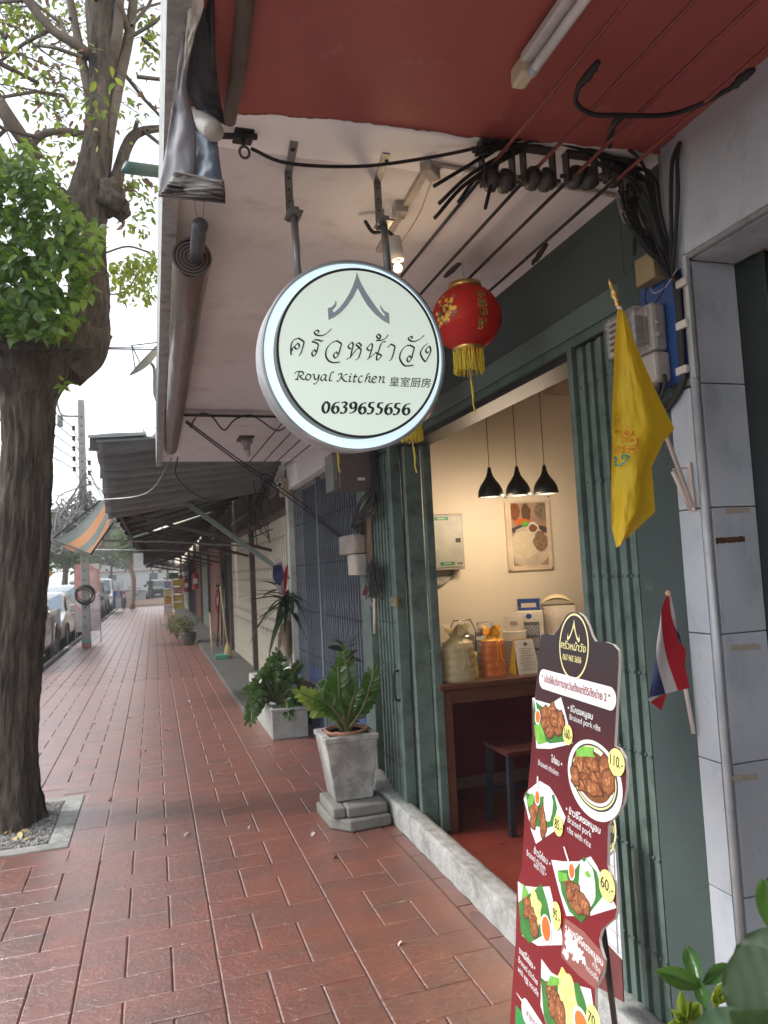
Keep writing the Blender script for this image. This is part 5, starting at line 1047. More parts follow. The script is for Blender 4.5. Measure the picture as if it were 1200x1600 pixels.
MB().poly([Vector((a0 + .075 + .014 * math.cos(q * .3), 4.193, TZ + .178 + .014 * math.sin(q * .3))) for q in range(21)]).build('round_mark', mat('grey print', (.18, .16, .15), .6), ds)
# shelf edge / second counter at the back behind the menu board
tag(MB().box(2.9, 5.2, 2.2, 3.0, 0, .9).build('counter', darkwood, bev=.005), 'dark counter deep inside the eatery behind the menu board', 'counter')
# ------------------------------------------------------------------ rolled awning, torn sheet, pole at the canopy edge
ra = thing('rolled_awning', 'long brown canvas blind rolled up along the outer edge of the canopy', 'awning', (.14, 4.5, 2.6))
canvas = mat('brown vinyl canvas', (.105, .078, .068), .35, c2=(.165, .125, .11), scale=5, stretch=(1, .15, 1), bump=.35, bscale=9, rvar=.1)
RA0, RA1 = PY(300, 402, 2.35), PY(267, 700, 6.75)
def rollp(t):
    return RA0.lerp(RA1, t) + V(0, 0, -.015 * math.sin(t * math.pi))
def rollf(u, v):
    c = rollp(v); a = u * 2 * math.pi; r = .055 + .004 * (1 - v) + .004 * noise.noise(Vector((math.cos(a) * 2, math.sin(a) * 2, v * 14))); return c + V(math.cos(a) * r, 0, math.sin(a) * r * 1.1)
MB().grid(rollf, 32, 90).build('roll', canvas, ra, sm=True)
mb = MB()
for k in range(5):   # spiral layers visible at the near end
    c = rollp(0) + V(0, -.003, 0); n_ = 40; r0 = .062 - k * .011
    A = [c + V(math.cos(q * 2 * math.pi / n_) * r0, 0, math.sin(q * 2 * math.pi / n_) * r0) for q in range(n_)]; B = [c + V(math.cos(q * 2 * math.pi / n_) * (r0 - .006), 0, math.sin(q * 2 * math.pi / n_) * (r0 - .006)) for q in range(n_)]
    mb.add(A + B, [(i, (i + 1) % n_, n_ + (i + 1) % n_, n_ + i) for i in range(n_)])
mb.build('spiral_end', canvas, ra); c = rollp(0)
MB().lathe([(.001, 0), (.06, 0)], c + V(0, .012, 0), (0, 1, 0), 24, cap=False).build('end_core', black_m, ra)
MB().tube([c + V(.012, .05, -.005), PY(312, 352, 2.16)], .022, 14).build('end_roller', mat('grey roller', (.06, .065, .075), .5), ra, sm=True)
MB().lathe([(.0225, 0), (.024, .004), (.0225, .02), (.001, .022)], PY(312, 356, 2.17), PY(312, 352, 2.16) - c, 16).build('roller_cap', mat('grey roller', (.06, .065, .075), .5), ra, sm=True)
for dx in (-8, 8): MB().tube([PY(312 + dx * .5, 345, 2.16), PY(312 + dx, 312, 2.1)], .002, 5).build('string', mat('string', (.3, .27, .24), .8), ra)
e = rollp(1); MB().tube(smooth([e + V(-.02, 0, 0), e + V(-.03, .02, -.06), e + V(-.01, .02, -.07), e + V(.0, .03, -.10)], 4), .0015, 4).build('hook', black_m, ra)
ts = thing('torn_sheet', 'torn grey and white vinyl sheet hanging in folds from the canopy edge', 'tarpaulin', (.1, 1.7, 2.9))
vin = mat('grey vinyl sheet', (.27, .27, .285), .8, c2=(.36, .36, .375), scale=9, spec=.2, bump=.2, bscale=12, dirt=(.22, .21, .20), dscale=5, damt=.5, stretch=(1, 1, .4)); vdk = mat('dark vinyl inside', (.03, .033, .04), .6); vbl = mat('faded blue vinyl', (.13, .18, .25), .85, c2=(.30, .36, .42), stretch=(4, 1, .3), scale=9, dirt=(.4, .42, .42), damt=.5); vwh = mat('torn white vinyl', (.62, .64, .60), .5)
def sheet(L, Rr, y0, amp, m, name, nu=14, ph=0, ya=None):
    A = smooth([(q[0], q[1], 0) for q in L], 6); B = smooth([(q[0], q[1], 0) for q in Rr], 6)
    def fn(u, v):
        i = v * (len(A) - 1); i0 = min(int(i), len(A) - 2); a = A[i0].lerp(A[i0 + 1], i - i0); j = v * (len(B) - 1); j0 = min(int(j), len(B) - 2); b = B[j0].lerp(B[j0 + 1], j - j0); p = a.lerp(b, u)
        yq = min(y0, 1.36 + max(0, p.y + 20) * .00125 + (y0 - 1.60)); return PY(p.x, p.y, yq + amp * (.3 + .7 * v) * math.sin(u * 5 + ph + v * 2) + .010 * noise.noise(Vector((u * 3 + ph, v * 7, y0 * 9))) + .004 * noise.noise(Vector((u * 9, v * 22, y0 * 9))))
    return MB().grid(fn, nu, 30).build(name, m, ts, sm=True, solid=.0015)
sheet([(293, -20), (283, 60), (270, 160), (258, 240), (247, 306)], [(318, -20), (303, 60), (291, 130), (305, 200), (306, 280)], 1.60, .012, vin, 'grey_fold')
sheet([(306, 180), (300, 220), (303, 265), (304, 292)], [(330, 160), (338, 210), (343, 250), (350, 303)], 1.64, .015, vbl, 'blue_fold')
sheet([(312, -20), (305, 40), (292, 100), (290, 140), (306, 170)], [(334, -20), (335, 60), (338, 110), (345, 160), (352, 196)], 1.63, .01, vdk, 'dark_fold')
sheet([(294, -20), (293, 30), (290, 60), (288, 108)], [(314, -20), (318, 10), (306, 45), (302, 62)], 1.585, .004, vwh, 'torn_strip')
sheet([(272, 268), (262, 288), (250, 302)], [(350, 282), (351, 292), (352, 304)], 1.585, .01, mat('dirty cream hem', (.34, .32, .29), .6, dirt=(.1, .09, .08), damt=.6), 'cream_hem'); sheet([(262, 288), (255, 298), (247, 307)], [(352, 302), (352, 309), (352, 318)], 1.58, .01, mat('dark hem', (.05, .045, .045), .7, c2=(.14, .12, .11), scale=20), 'hem')
MB().lathe([(.001, 0), (.020, .004), (.024, .02), (.023, .05), (.020, .12)], PY(338, 208, 1.60), (-.25, .5, .55), 20).build('rolled_corner', mat('off white vinyl', (.42, .40, .37), .6), ts, sm=True)
wp = MB().tube([PZ(358, 188, 2.655), PZ(372, 110, 2.66), PZ(385, -10, 2.665), PZ(398, -120, 2.67)], [.017, .018, .018, .018], 12); tag(wp.build('wooden_pole', mat('grey timber pole', (.085, .062, .052), .8, c2=(.13, .10, .085), stretch=(1, 1, .2), scale=14, bump=.6), sm=True), 'weathered round timber pole slanting up beside the torn vinyl sheet', 'pole')
bk = thing('black_bracket', 'black iron bracket with a hanging ring at the left corner of the white soffit', 'bracket', tuple(PY(385, 200, 1.85)))
a = PY(385, 200, 1.85); MB().tube([PY(370, 150, 1.86), PY(378, 143, 1.86), PY(400, 142, 1.86), PY(404, 152, 1.86), PY(403, 205, 1.86)], .005, 8).build('loop', black_m, bk, sm=True)
MB().box(a.x - .035, a.x + .02, a.y - .03, a.y + .05, a.z - .02, a.z + .045).build('block', mat('sooty iron', (.018, .018, .02), .7, bump=.6), bk, bev=.006); MB().bar(PY(345, 212, 1.84), PY(402, 214, 1.84), .014, .012).build('arm', black_m, bk, bev=.002)
p = PY(382, 238, 1.83); MB().tube([p + V(math.cos(q * .35) * .0125, 0, math.sin(q * .35) * .0155) for q in range(19)], .0036, 8).build('ring', mat('rusty ring', (.09, .07, .06), .6), bk, sm=True); MB().tube([PY(380, 226, 1.83), PY(380, 214, 1.84)], .006, 8).build('shank', black_m, bk, sm=True)
# things on the outer canopy edge
gp = MB().tube([PY(247, 268, 3.0), PY(200, 262, 2.9), PY(190, 268, 2.88)], [.025, .025, .004], 10); tag(gp.build('green_pipe', mat('green pipe paint', (.03, .075, .07), .5), sm=True), 'short dark green pipe end poking out beyond the canopy edge by the tree', 'pipe')
def dish(px_, py_, y, r, label):
    c = PY(px_, py_, y); t = thing('satellite_dish', label, 'satellite dish', tuple(c), 'satellite dishes on the canopy edge'); ax_ = V(-.55, -.1, .5)
    MB().lathe([(r * k / 8, -r * .25 * (1 - (k / 8) ** 2)) for k in range(1, 9)], c, ax_, 32, cap=False).build('dish_bowl', mat('dish grey', (.30, .31, .31), .5), t, sm=True, solid=.006)
    ff = c + ax_.normalized() * r * .75
    for q in range(3): a_ = q * 2.1; o = ax_.normalized().orthogonal().normalized(); o = Matrix.Rotation(a_, 3, ax_.normalized()) @ o; MB().tube([c + o * r * .95, ff], .008, 5).build('strut', black_m, t)
    MB().tube(smooth([c - ax_.normalized() * r * .25, c + V(.1, 0, -.15), c + V(.12, 0, -r * 1.8), c + V(.45, 0, -r * 2.2)], 4), .02, 8).build('arm', steel, t, sm=True)
dish(228, 560, 9.5, .30, 'larger satellite dish jutting out above the lower end of the canopy'); dish(237, 682, 16.0, .30, 'small satellite dish farther down the canopy edge')
# soffit fittings beyond the sign
lb = thing('bare_bulb', 'bare white bulb in a holder on the far soffit', 'lamp', tuple(PZ(385, 690, ZS)))
a = PZ(385, 684, ZS - .004); MB().box(a.x - .07, a.x + .05, a.y - .10, a.y + .12, ZS - .02, ZS - .005).build('wood_plate', mat('brown block', (.09, .07, .06), .7), lb)
MB().lathe([(.05, 0), (.05, -.03), (.03, -.045), (.028, -.09)], (a.x, a.y, ZS - .02), (0, 0, 1), 18).build('holder', whitewash, lb, sm=True); MB().ball((a.x, a.y, ZS - .135), (.032, .032, .04), 14, 10).build('bulb', mat('white bulb', (.6, .58, .55), .3), lb, sm=True)
cable('rib_cable', 'black cable clipped along the soffit rib behind the sign', [V(.12, 5.13, 2.655), V(.7, 5.125, 2.652), V(1.4, 5.13, 2.655)], .009)
cable('looping_cable', 'thin black cable looping below the soffit rib left of the sign', [PZ(297, 668, 2.68), PZ(310, 648, 2.66), PZ(330, 650, 2.6), PZ(350, 672, 2.58), PZ(368, 655, 2.62), PZ(395, 650, 2.66), PZ(430, 672, 2.64), PZ(446, 668, 2.66)], .006)
for a_, b_, l_ in (((292, 658), (470, 785), 'upper'), ((290, 660), (468, 790), 'lower')):
    cable('diagonal_cable', l_ + ' of two black cables running from the rolled awning to the pillar of the grille', [PY(a_[0], a_[1], 5.2), PY((a_[0] + b_[0]) / 2, (a_[1] + b_[1]) / 2 + 2, 6.2), PY(b_[0], b_[1], 7.4), PX(575, 876, 1.45)], .006, group='diagonal cables')
sp = thing('loudspeaker_box', 'grey metal box fixed under the soffit below the round sign', 'box', tuple(PY(550, 735, 4.6)))
a = PY(528, 700, 4.7); b = PY(582, 762, 4.7); MB().box(a.x, b.x, 4.7, 4.95, b.z, 2.36).build('housing', mat('grey brown metal', (.12, .10, .095), .5), sp, bev=.006); MB().box(a.x - .04, a.x - .003, 4.72, 4.93, b.z - .01, 2.33).build('side_bracket', steel, sp, bev=.003); MB().box(b.x - .10, b.x - .05, 4.697, 4.699, b.z + .05, b.z + .07).build('label', wht, sp)
MB().box(a.x + .02, b.x - .02, 4.75, 4.9, 2.36, ZS).build('hanger', steel, sp)
cc = thing('security_camera', 'small white security camera on the white pillar left of the grille', 'camera', tuple(PY(438, 762, 8.0)))
c = PY(437, 757, 7.9); MB().lathe([(.03, 0), (.036, .01), (.036, .12), (.02, .13)], c, (.2, 1, .05), 16).build('camera_body', wht, cc, sm=True); MB().lathe([(.001, -.002), (.022, -.002)], c, (.2, 1, .05), 16, cap=False).build('lens', black_m, cc); MB().box(c.x + .02, 1.46, 8.0, 8.06, c.z - .12, c.z + .08).build('mount_box', mat('beige box', (.4, .34, .26), .6), cc, bev=.005)
m2 = thing('small_meter', 'grey electricity meter with tangled wires hanging left of the far green gate', 'meter', tuple(PX(560, 850, 1.40)))
c = PX(560, 850, 1.40); MB().box(1.33, 1.42, c.y - .12, c.y + .30, c.z - .07, c.z + .07).build('meter_body', mat('dusty meter', (.25, .22, .19), .6), m2, bev=.012); MB().box(1.34, 1.42, c.y - .12, c.y + .10, c.z - .22, c.z - .075).build('terminal_cover', mat('pale box', (.36, .32, .28), .6), m2, bev=.006); MB().box(1.42, 1.45, c.y - .18, c.y + .1, c.z - .2, c.z + .24).build('board', woodm, m2)
mb = MB()
for i in range(14): mb.tube(smooth([PX(583 + rnd(-4, 4), 700, 1.42), PX(585 + rnd(-5, 5), 760, 1.40), PX(578 + rnd(-16, 10), 790 + rnd(-10, 12), 1.36), PX(562 + rnd(-12, 8), 815 + rnd(-8, 8), 1.38), PX(563 + rnd(-4, 6), 835, 1.39)], 5), .006, 5)
tag(mb.build('wire_tangle', blackrub, m2), kind='stuff')
tm = thing('wire_coil', 'messy coil of dark wire hanging above the small flag by the green gate', 'wire', tuple(PX(586, 905, 1.4))); mb = MB(); cc_ = PX(586, 905, 1.38)
for i in range(40): q = [cc_ + V(rnd(-.05, .03), rnd(-.1, .1), rnd(-.13, .13)) for _ in range(5)]; mb.tube(smooth(q, 4), .003, 4)
tag(mb.build('coil', mat('dark green net', (.03, .04, .035), .7), tm), kind='stuff')
t = striped('striped_flag', 'small red white and navy flag just below the wire coil at the far gate', 'red white and blue flags', [(582, 893), (575, 905), (566, 940), (566, 942)], 4.9, 0, [], [PY(584, 890, 4.9), PY(585, 990, 4.88)], .008)
bands(t, [([(579, 898), (574, 915), (567, 930), (568, 936)], [(583, 896), (580, 908), (576, 928), (583, 950)], flw), ([(572, 915), (567, 930), (570, 942)], [(578, 918), (579, 935), (585, 950)], flw), ([(573, 912), (567, 925), (569, 938)], [(576, 922), (574, 935), (585, 950)], flr)], 4.82, .01)
t = striped('striped_flag', 'red white and navy flag hanging limp above the dracaena', 'red white and blue flags', [(430, 880)] * 4, 8.0, 0, [], [PY(431, 862, 8.05), PY(452, 905, 8.0)], .01)
bands(t, [([(427, 884), (426, 900), (430, 912)], [(440, 882), (443, 895), (438, 915)], flb), ([(430, 875), (427, 884)], [(438, 872), (441, 882)], flw), ([(430, 908), (432, 918), (438, 926)], [(442, 900), (444, 915), (444, 930)], flw), ([(438, 905), (440, 920), (442, 930)], [(450, 880), (449, 905), (447, 926)], flr)], 7.9, .03)
# ------------------------------------------------------------------ awnings farther down
ct = mat('old corrugated iron', (.13, .145, .155), .6, c2=(.22, .24, .25), scale=2.5, metal=0, dirt=(.075, .055, .045), dscale=4, damt=.6, stretch=(.3, 1, 1), bump=.2)
ca = thing('corrugated_awning', 'dented grey corrugated iron awning hanging just beyond the white soffit', 'awning', (.5, 8.5, 2.8))
cA, cB, cC, cD = V(-.50, 7.56, 2.90), V(1.44, 7.56, 3.02), V(1.46, 9.5, 2.66), V(-.52, 9.5, 2.34)
def cor(u, v):
    p = bil((cA, cB, cC, cD), u, v); w = .055 * math.sin(v * 2 * math.pi * 10) * (1 + .3 * noise.noise(Vector((u * 5, v * 3, 0)))); p = p + V(0, 0, w + .02 * noise.noise(Vector((u * 3, v * 4, 2))))
    if u < .02: p.x += .03 * noise.noise(Vector((v * 12, 0, 0)))
    return p
MB().grid(cor, 30, 156).build('sheet', ct, ca, sm=True, solid=.003)
MB().grid(lambda u, v: cor(u * .28 - .03, v * .10) + V(-.02, .0, .045), 12, 20).build('sheet', ct, ca, sm=True)
wood_g = mat('flaking pale green timber', (.14, .18, .17), .7, c2=(.20, .25, .24), dirt=(.10, .09, .08), damt=.6, stretch=(1, 1, 3)); brn_w = mat('brown timber', (.045, .030, .024), .8, c2=(.075, .052, .042))
tag(MB().bar(V(.42, 9.42, 2.47), V(1.5, 9.42, 1.62), .055, .075, up=(0, 1, 0)).build('awning_brace', wood_g, bev=.004), 'flaking pale green timber brace propping the corrugated awning', 'brace')
tarp = mat('dark green tarp', (.012, .035, .028), .7, c2=(.018, .05, .04), bump=.3)
tg = (('dark green canvas awning right behind the corrugated iron', tarp), ('second dark awning with brown rafters down the covered walk', tarp), ('third dark awning over the pink shutters', black_m), ('fourth dark awning over the pale green shutters', tarp), ('fifth low awning near the stacked crates', black_m), ('farthest dark awning at the end of the walk', tarp))
for i, (lab, m) in enumerate(tg):
    y0 = 9.55 + i * 5.2; y1 = y0 + 5.0 + (.0 if i else 0); zo = 2.42 - .05 * (i % 2) - .03 * i; zi = 3.0 - .04 * i; xo = -.42 + .05 * (i % 3)
    t = thing('canvas_awning', lab, 'awning', (.5, y0, zo), 'dark awnings over the walk')
    MB().grid(lambda u, v: V(xo + (1.5 - xo) * u, y0 + (y1 - y0) * v, zo + (zi - zo) * u - .05 * math.sin(u * 3.14) + .02 * math.sin(v * 25)), 8, 20).build('canvas', m, t, solid=.01)
    MB().grid(lambda u, v: V(xo + .01 * math.sin(u * 60), y0 + (y1 - y0) * u, zo - v * (.10 + .03 * math.sin(u * 21))), 60, 2).build('valance', m, t, solid=.004)
    for k in range(5):
        y = y0 + .1 + k * 1.2
        MB().bar((xo + .02, y, zo - .03), (1.49, y, zi - .06), .04, .07).build('rafter', brn_w, t)
    for y in (y0 + .15, y0 + 2.6): MB().bar((xo + .15, y, zo - .05), (1.49, y, 1.85), .04, .05, up=(0, 1, 0)).build('brace', brn_w, t)
    MB().bar((xo + .05, y0, zo - .07), (xo + .05, y1, zo - .07), .04, .05).build('edge_beam', brn_w, t)
for z, y, l in ((2.05, 10.3, 'nearer'), (2.1, 14.9, 'farther')):
    tag(MB().tube([(-1.15, y, z + .06), (.2, y + .1, z), (1.46, y + .2, z - .12)], .014, 6).build('cross_rod', steel, sm=True), l + ' thin steel rod stretched across the walk under the dark awnings', 'rod')
sa = thing('striped_awning', 'faded awning with orange and dark green stripes tilted over the left of the walk', 'awning', (-.7, 10, 2.2))
orc = mat('orange stripe', (.34, .13, .035), .6, c2=(.42, .18, .05), twoside=(.36, .14, .03)); gnc = mat('grey green stripe', (.07, .10, .09), .6, c2=(.12, .15, .14), twoside=(.08, .12, .1))
q0, q1, q2_, q3 = PY(158, 781, 10.6), PY(180, 790, 9.6), PY(142, 866, 9.3), PY(82, 842, 10.2)
for k in range(4):
    a0, a1 = (0, .28, .58, .82)[k], (.28, .58, .82, 1)[k]
    MB().grid(lambda u, v: bil((q0, q1, q2_, q3), v, 0) * 0 + ((q0.lerp(q3, u)).lerp(q1.lerp(q2_, u), a0 + (a1 - a0) * v)) + V(0, 0, -.10 * math.sin(u * 3.14) - .05 * math.sin((a0 + (a1 - a0) * v) * 3.14)), 12, 4).build('stripe', gnc if k % 2 == 0 else orc, sa, sm=True)
MB().tube([q3, q2_, V(-.45, 9.4, 2.25)], .012, 6).build('edge_rod', black_m, sa); MB().tube([q0, q3], .012, 6).build('edge_rod', black_m, sa)
hp = thing('hanging_sheet', 'white paper sheet hanging from the rod at the end of the walk', 'sheet', tuple(PY(229, 876, 14.9)))
a, b = PY(208, 865, 14.85), PY(224, 888, 14.85); MB().box(a.x, b.x, 14.85, 14.86, b.z, a.z).build('sheet', mat('white sheet', (.6, .6, .62), .6), hp); MB().tube([(a.x + .1, 14.86, a.z), (a.x + .1, 14.9, 2.12)], .004, 4).build('string', black_m, hp)
mb = MB()
for i in range(14):
    y = rnd(8.2, 9.9); mb.tube(smooth([V(1.44 - rnd(0, .06), y, rnd(2.5, 2.9)), V(1.38 - rnd(0, .35), y + rnd(-.3, .4), rnd(2.0, 2.75)), V(1.4, y + rnd(0, .9), rnd(1.9, 2.7))], 5), .007, 4)
tag(mb.build('wire_mess', blackrub), 'mess of old black wires along the wall under the corrugated awning', 'wires')
mb_ = thing('hanging_wire', 'pair of thin wires hanging from the rolled awning down to the corrugated iron', 'wire', tuple(PY(270, 715, 7.4))); MB().tube(smooth([PY(268, 716, 7.2), PY(230, 770, 7.5), PY(150, 782, 7.9)], 6), .006, 5).build('wire', steel, mb_); MB().tube(smooth([PY(278, 712, 7.2), PY(276, 745, 7.4), PY(310, 775, 8.2), PY(345, 785, 9.4)], 6), .006, 5).build('wire', blackrub, mb_)
# ------------------------------------------------------------------ extinguishers, brooms, pots, crates
exr = mat('extinguisher red', (.30, .02, .02), .4)
for (px_, py_, y, l) in ((343, 935, 18.2, 'red fire extinguisher hanging beside the dark doorway above the bamboo poles'), (305, 905, 25.6, 'red extinguisher on the post before the pale green shutters'), (291, 912, 31, 'small red extinguisher farthest down the row of shops'), (283, 905, 36, 'red letter box on the far shop post')):
    c = PY(px_, py_, y); t = thing('fire_extinguisher', l, 'extinguisher', tuple(c), 'red extinguishers along the shops'); MB().lathe([(.001, -.34), (.10, -.33), (.11, -.3), (.11, .12), (.07, .2), (.03, .22), (.03, .28), (.001, .29)], c, (0, 0, 1), 16).build('cylinder', exr, t, sm=True); MB().box(c.x - .08, c.x + .05, y - .03, y + .03, c.z + .28, c.z + .33).build('handle', black_m, t); MB().box(c.x - .07, c.x + .07, y - .115, y - .10, c.z - .15, c.z + .02).build('label', wht, t)
bs = mat('bamboo', (.40, .33, .20), .6)
for i in range(7):
    x = PY(335 + i * 2.6, 1010, 17).x; tag(MB().tube([(x + .05 * (i % 3), 16.2 + .1 * i, .05), (x + .12, 16.6 + .1 * i, 1.25 + .12 * (i % 4))], .018, 6).build('bamboo_pole', bs if i % 3 else brn_w, sm=True), 'pale bamboo pole leaning in the bundle under the fire extinguisher', 'pole', 'bamboo poles under the extinguisher')
dp = thing('dustpan', 'green long handled dustpan left beside the cream doors', 'dustpan', tuple(PZ(347, 1030, .05))); c = PZ(347, 1030, .05); MB().prism([c + V(-.12, -.05, 0), c + V(.12, -.05, 0), c + V(.09, .2, 0), c + V(-.09, .2, 0)], (0, 0, .08)).build('pan', mat('teal plastic', (.05, .22, .16), .5), dp, bev=.01); MB().tube([c + V(-.16, .1, .1), c + V(-.18, .15, .85)], .018, 8).build('handle', bs, dp, sm=True)
br = thing('broom', 'broom leaning against the dark doorway beside the dustpan', 'broom', tuple(PZ(352, 1025, .05))); MB().tube([c + V(.12, .15, .2), c + V(.05, .5, 1.3)], .014, 8).build('handle', bs, br, sm=True); MB().lathe([(.09, -.17), (.05, 0), (.02, .08)], c + V(.12, .15, .19), (0, .2, 1), 12).build('bristles', mat('straw', (.3, .22, .1), .8), br)
def crate(x, y, z, w, d, h, m, label, m2=None):
    t = thing('crate', label, 'crate', (x, y, z), 'crates stacked at the end of the walk'); mb = MB()
    for k in range(3): z0 = z + h * (k / 3 + .03); mb.box(x, x + w, y, y + .02, z0, z0 + h * .24).box(x, x + w, y + d - .02, y + d, z0, z0 + h * .24).box(x, x + .02, y + .021, y + d - .021, z0, z0 + h * .24).box(x + w - .02, x + w, y + .021, y + d - .021, z0, z0 + h * .24)
    mb.build('slatted_sides', m, t)
    for (ax_, ay_) in ((0, 0), (w - .04, 0), (0, d - .04), (w - .04, d - .04)): MB().box(x + ax_ - .004, x + ax_ + .044, y + ay_ - .004, y + ay_ + .044, z, z + h).build('corner_post', m2 or m, t)
    MB().box(x + .021, x + w - .021, y + .021, y + d - .021, z, z + h * .9).build('contents', m2 or dark, t)
yc, oc, pc_, wc, gc = mat('yellow crate', (.55, .40, .04), .5), mat('orange crate', (.45, .14, .04), .5), mat('purple crate', (.30, .27, .5), .5), mat('white crate', (.6, .57, .55), .5), mat('green crate', (.03, .16, .07), .5)
cy = 35.5
c0 = PY(257, 955, cy).x; c1 = PY(269, 955, cy).x
for k, (m, m2_, l) in enumerate(((wc, pinkd, 'white crate at the bottom of the left crate stack'), (oc, yc, 'orange rimmed crate second from the bottom of the left stack'), (yc, wc, 'yellow crate in the left stack below the purple one'), (pc_, wc, 'purple crate on top of the left stack'))): crate(c0, cy, .02 + k * .36, c1 - c0 + .02, .5, .33, m, l, m2_)
for k, (m, m2_, l) in enumerate(((yc, yc, 'yellow crate at the bottom of the right crate stack'), (yc, oc, 'yellow crate second from the bottom of the right stack'), (oc, wc, 'orange crate in the right stack'), (yc, yc, 'bright yellow crate on top of the right stack'))): crate(c1 + .08, cy + .2, .1 + k * .36, .48, .5, .33, m, l, m2_)
crate(c0 + .2, cy + .5, 1.52, .5, .4, .3, gc, 'green crate with a white label behind the purple crate', wht)
# ------------------------------------------------------------------ street furniture: utility pole, posters
up_ = thing('utility_pole', 'square concrete utility pole with holes standing at the pavement edge', 'utility pole', (-1.57, 19.1, 0))
conp = mat('pole concrete', (.30, .30, .28), .85, c2=(.38, .38, .36), dirt=(.2, .2, .18), damt=.4)
MB().add([(-1.66, 19.0, 0), (-1.47, 19.0, 0), (-1.47, 19.22, 0), (-1.66, 19.22, 0), (-1.66, 19.03, 6.0), (-1.51, 19.03, 6.0), (-1.51, 19.18, 6.0), (-1.66, 19.18, 6.0)], [(0, 3, 2, 1), (4, 5, 6, 7), (0, 1, 5, 4), (1, 2, 6, 5), (2, 3, 7, 6), (3, 0, 4, 7)]).build('shaft', conp, up_, bev=.01)
mb = MB()
for k in range(24): mb.box(-1.595, -1.565, 18.985 + .0013 * k, 19.01 + .0013 * k, .5 + k * .22, .53 + k * .22)
mb.build('step_holes', black_m, up_, kind='stuff')
MB().box(-1.665, -1.465, 18.99, 19.23, .02, .12).build('pink_band', mat('pink paint', (.4, .16, .17), .7), up_); MB().box(-1.664, -1.466, 18.991, 19.229, .121, .2).build('green_band', mat('mint paint', (.15, .4, .28), .7), up_)
for z in (2.6, 2.75): MB().bar((-2.3, 19.0, z + .1), (-.3, 19.0, z + .3), .06, .06).build('cross_arm', conp, up_)
for z in (4.3, 4.55, 4.8, 5.05, 5.3): MB().lathe([(.03, -.06), (.05, -.03), (.03, 0), (.05, .03), (.03, .06)], (-1.76, 19.05, z), (0, 0, 1), 10).build('insulator', brn_w, up_, sm=True); 
for z in (3.7, 3.95, 4.2, 4.45): MB().lathe([(.03, -.06), (.05, -.03), (.03, 0), (.05, .03), (.03, .06)], (-1.42, 19.05, z), (0, 0, 1), 10).build('insulator', brn_w, up_, sm=True)
MB().tube(smooth([V(-1.66, 19.1, 5.6), V(-2.0, 19.1, 5.62), V(-2.1, 19.1, 5.8), V(-2.15, 19.1, 6.1)], 4), .03, 6).build('bracket', conp, up_, sm=True); MB().box(-2.12, -2.0, 19.0, 19.2, 5.35, 5.6).build('lamp_box', steel, up_)
coil = thing('cable_hoop', 'coil of black cable looped round the utility pole', 'cable', (-1.57, 18.9, 1.3)); mb = MB()
for k in range(7): r = rnd(.17, .22); dx, dz = rnd(-.02, .02), rnd(-.09, .02); mb.tube([V(-1.57 + dx + r * math.cos(q * .3), 18.93 - .008 * k, 1.30 + dz + r * 1.0 * math.sin(q * .3)) for q in range(22)], .012, 5)
mb.build('coil', blackrub, coil)
for k, z in enumerate((5.3, 5.05, 4.8, 4.55, 4.3)):
    cable('street_wire', ('topmost', 'second', 'third', 'fourth', 'lowest')[k] + ' of the wires running from the utility pole past the big trunk', [V(-1.78, 19.0, z), V(-2.1, 13, z - .25), V(-2.6, 6, z + .1)], .012, n=8, group='wires from the utility pole')
    cable('street_wire', ('topmost', 'second', 'third', 'fourth', 'lowest')[k] + ' of the wires running from the utility pole down the street', [V(-1.78, 19.0, z), V(-1.8, 32, z - .4), V(-1.9, 45, z)], .012, n=6, group='wires from the utility pole')
mb = MB()
for i in range(80): mb.tube(smooth([V(-1.57 + rnd(-.1, .1), 18.9, rnd(2.4, 3.9)), V(-1.57 + rnd(-.6, .6), 18.6 + rnd(-.3, .3), rnd(2.2, 3.4)), V(-1.5 + rnd(-.9, .9), 18.8, rnd(2.3, 3.6)), V(-1.57 + rnd(-.2, .2), 18.9, rnd(2.4, 4.2))], 5), rnd(.008, .018), 4)
tag(mb.build('wire_nest', mat('pale and dark wires', (.12, .12, .12), .7, c2=(.35, .35, .36), scale=2)), 'tangled nest of pale cables and leaves round the utility pole', 'cables')
cable('crossing_wires', 'two thin wires crossing from the big trunk to the canopy edge', [PY(0, 532, 5.0), PY(90, 543, 5.1), PY(165, 545, 5.6), PY(245, 546, 6.8)], .006)
cable('crossing_wires', 'thin wire just above the pair crossing to the canopy edge', [PY(0, 528, 5.0), PY(100, 541, 5.1), PY(170, 543, 5.6), PY(245, 542, 6.8)], .004)
def poster(name, x0, x1, y, z0, z1, base, shapes, label):
    t = thing(name, label, 'banner', ((x0 + x1) / 2, y, z0)); MB().box(x0, x1, y, y + .02, z0, z1).build('sheet', base, t)
    for i, (pts, m) in enumerate(shapes): MB().poly([V(x0 + (x1 - x0) * a, y - .003 - .001 * i, z0 + (z1 - z0) * b) for a, b in pts]).build('print', m, t)
    MB().box(x0 - .02, x0, y, y + .03, 0, z1).box(x1, x1 + .02, y, y + .03, 0, z1).build('stake', bs, t); return t
pk = mat('washed out pink', (.60, .30, .30), .6); pw = mat('washed out white', (.66, .60, .62), .6); py_ = mat('pale grey pink', (.50, .44, .46), .6)
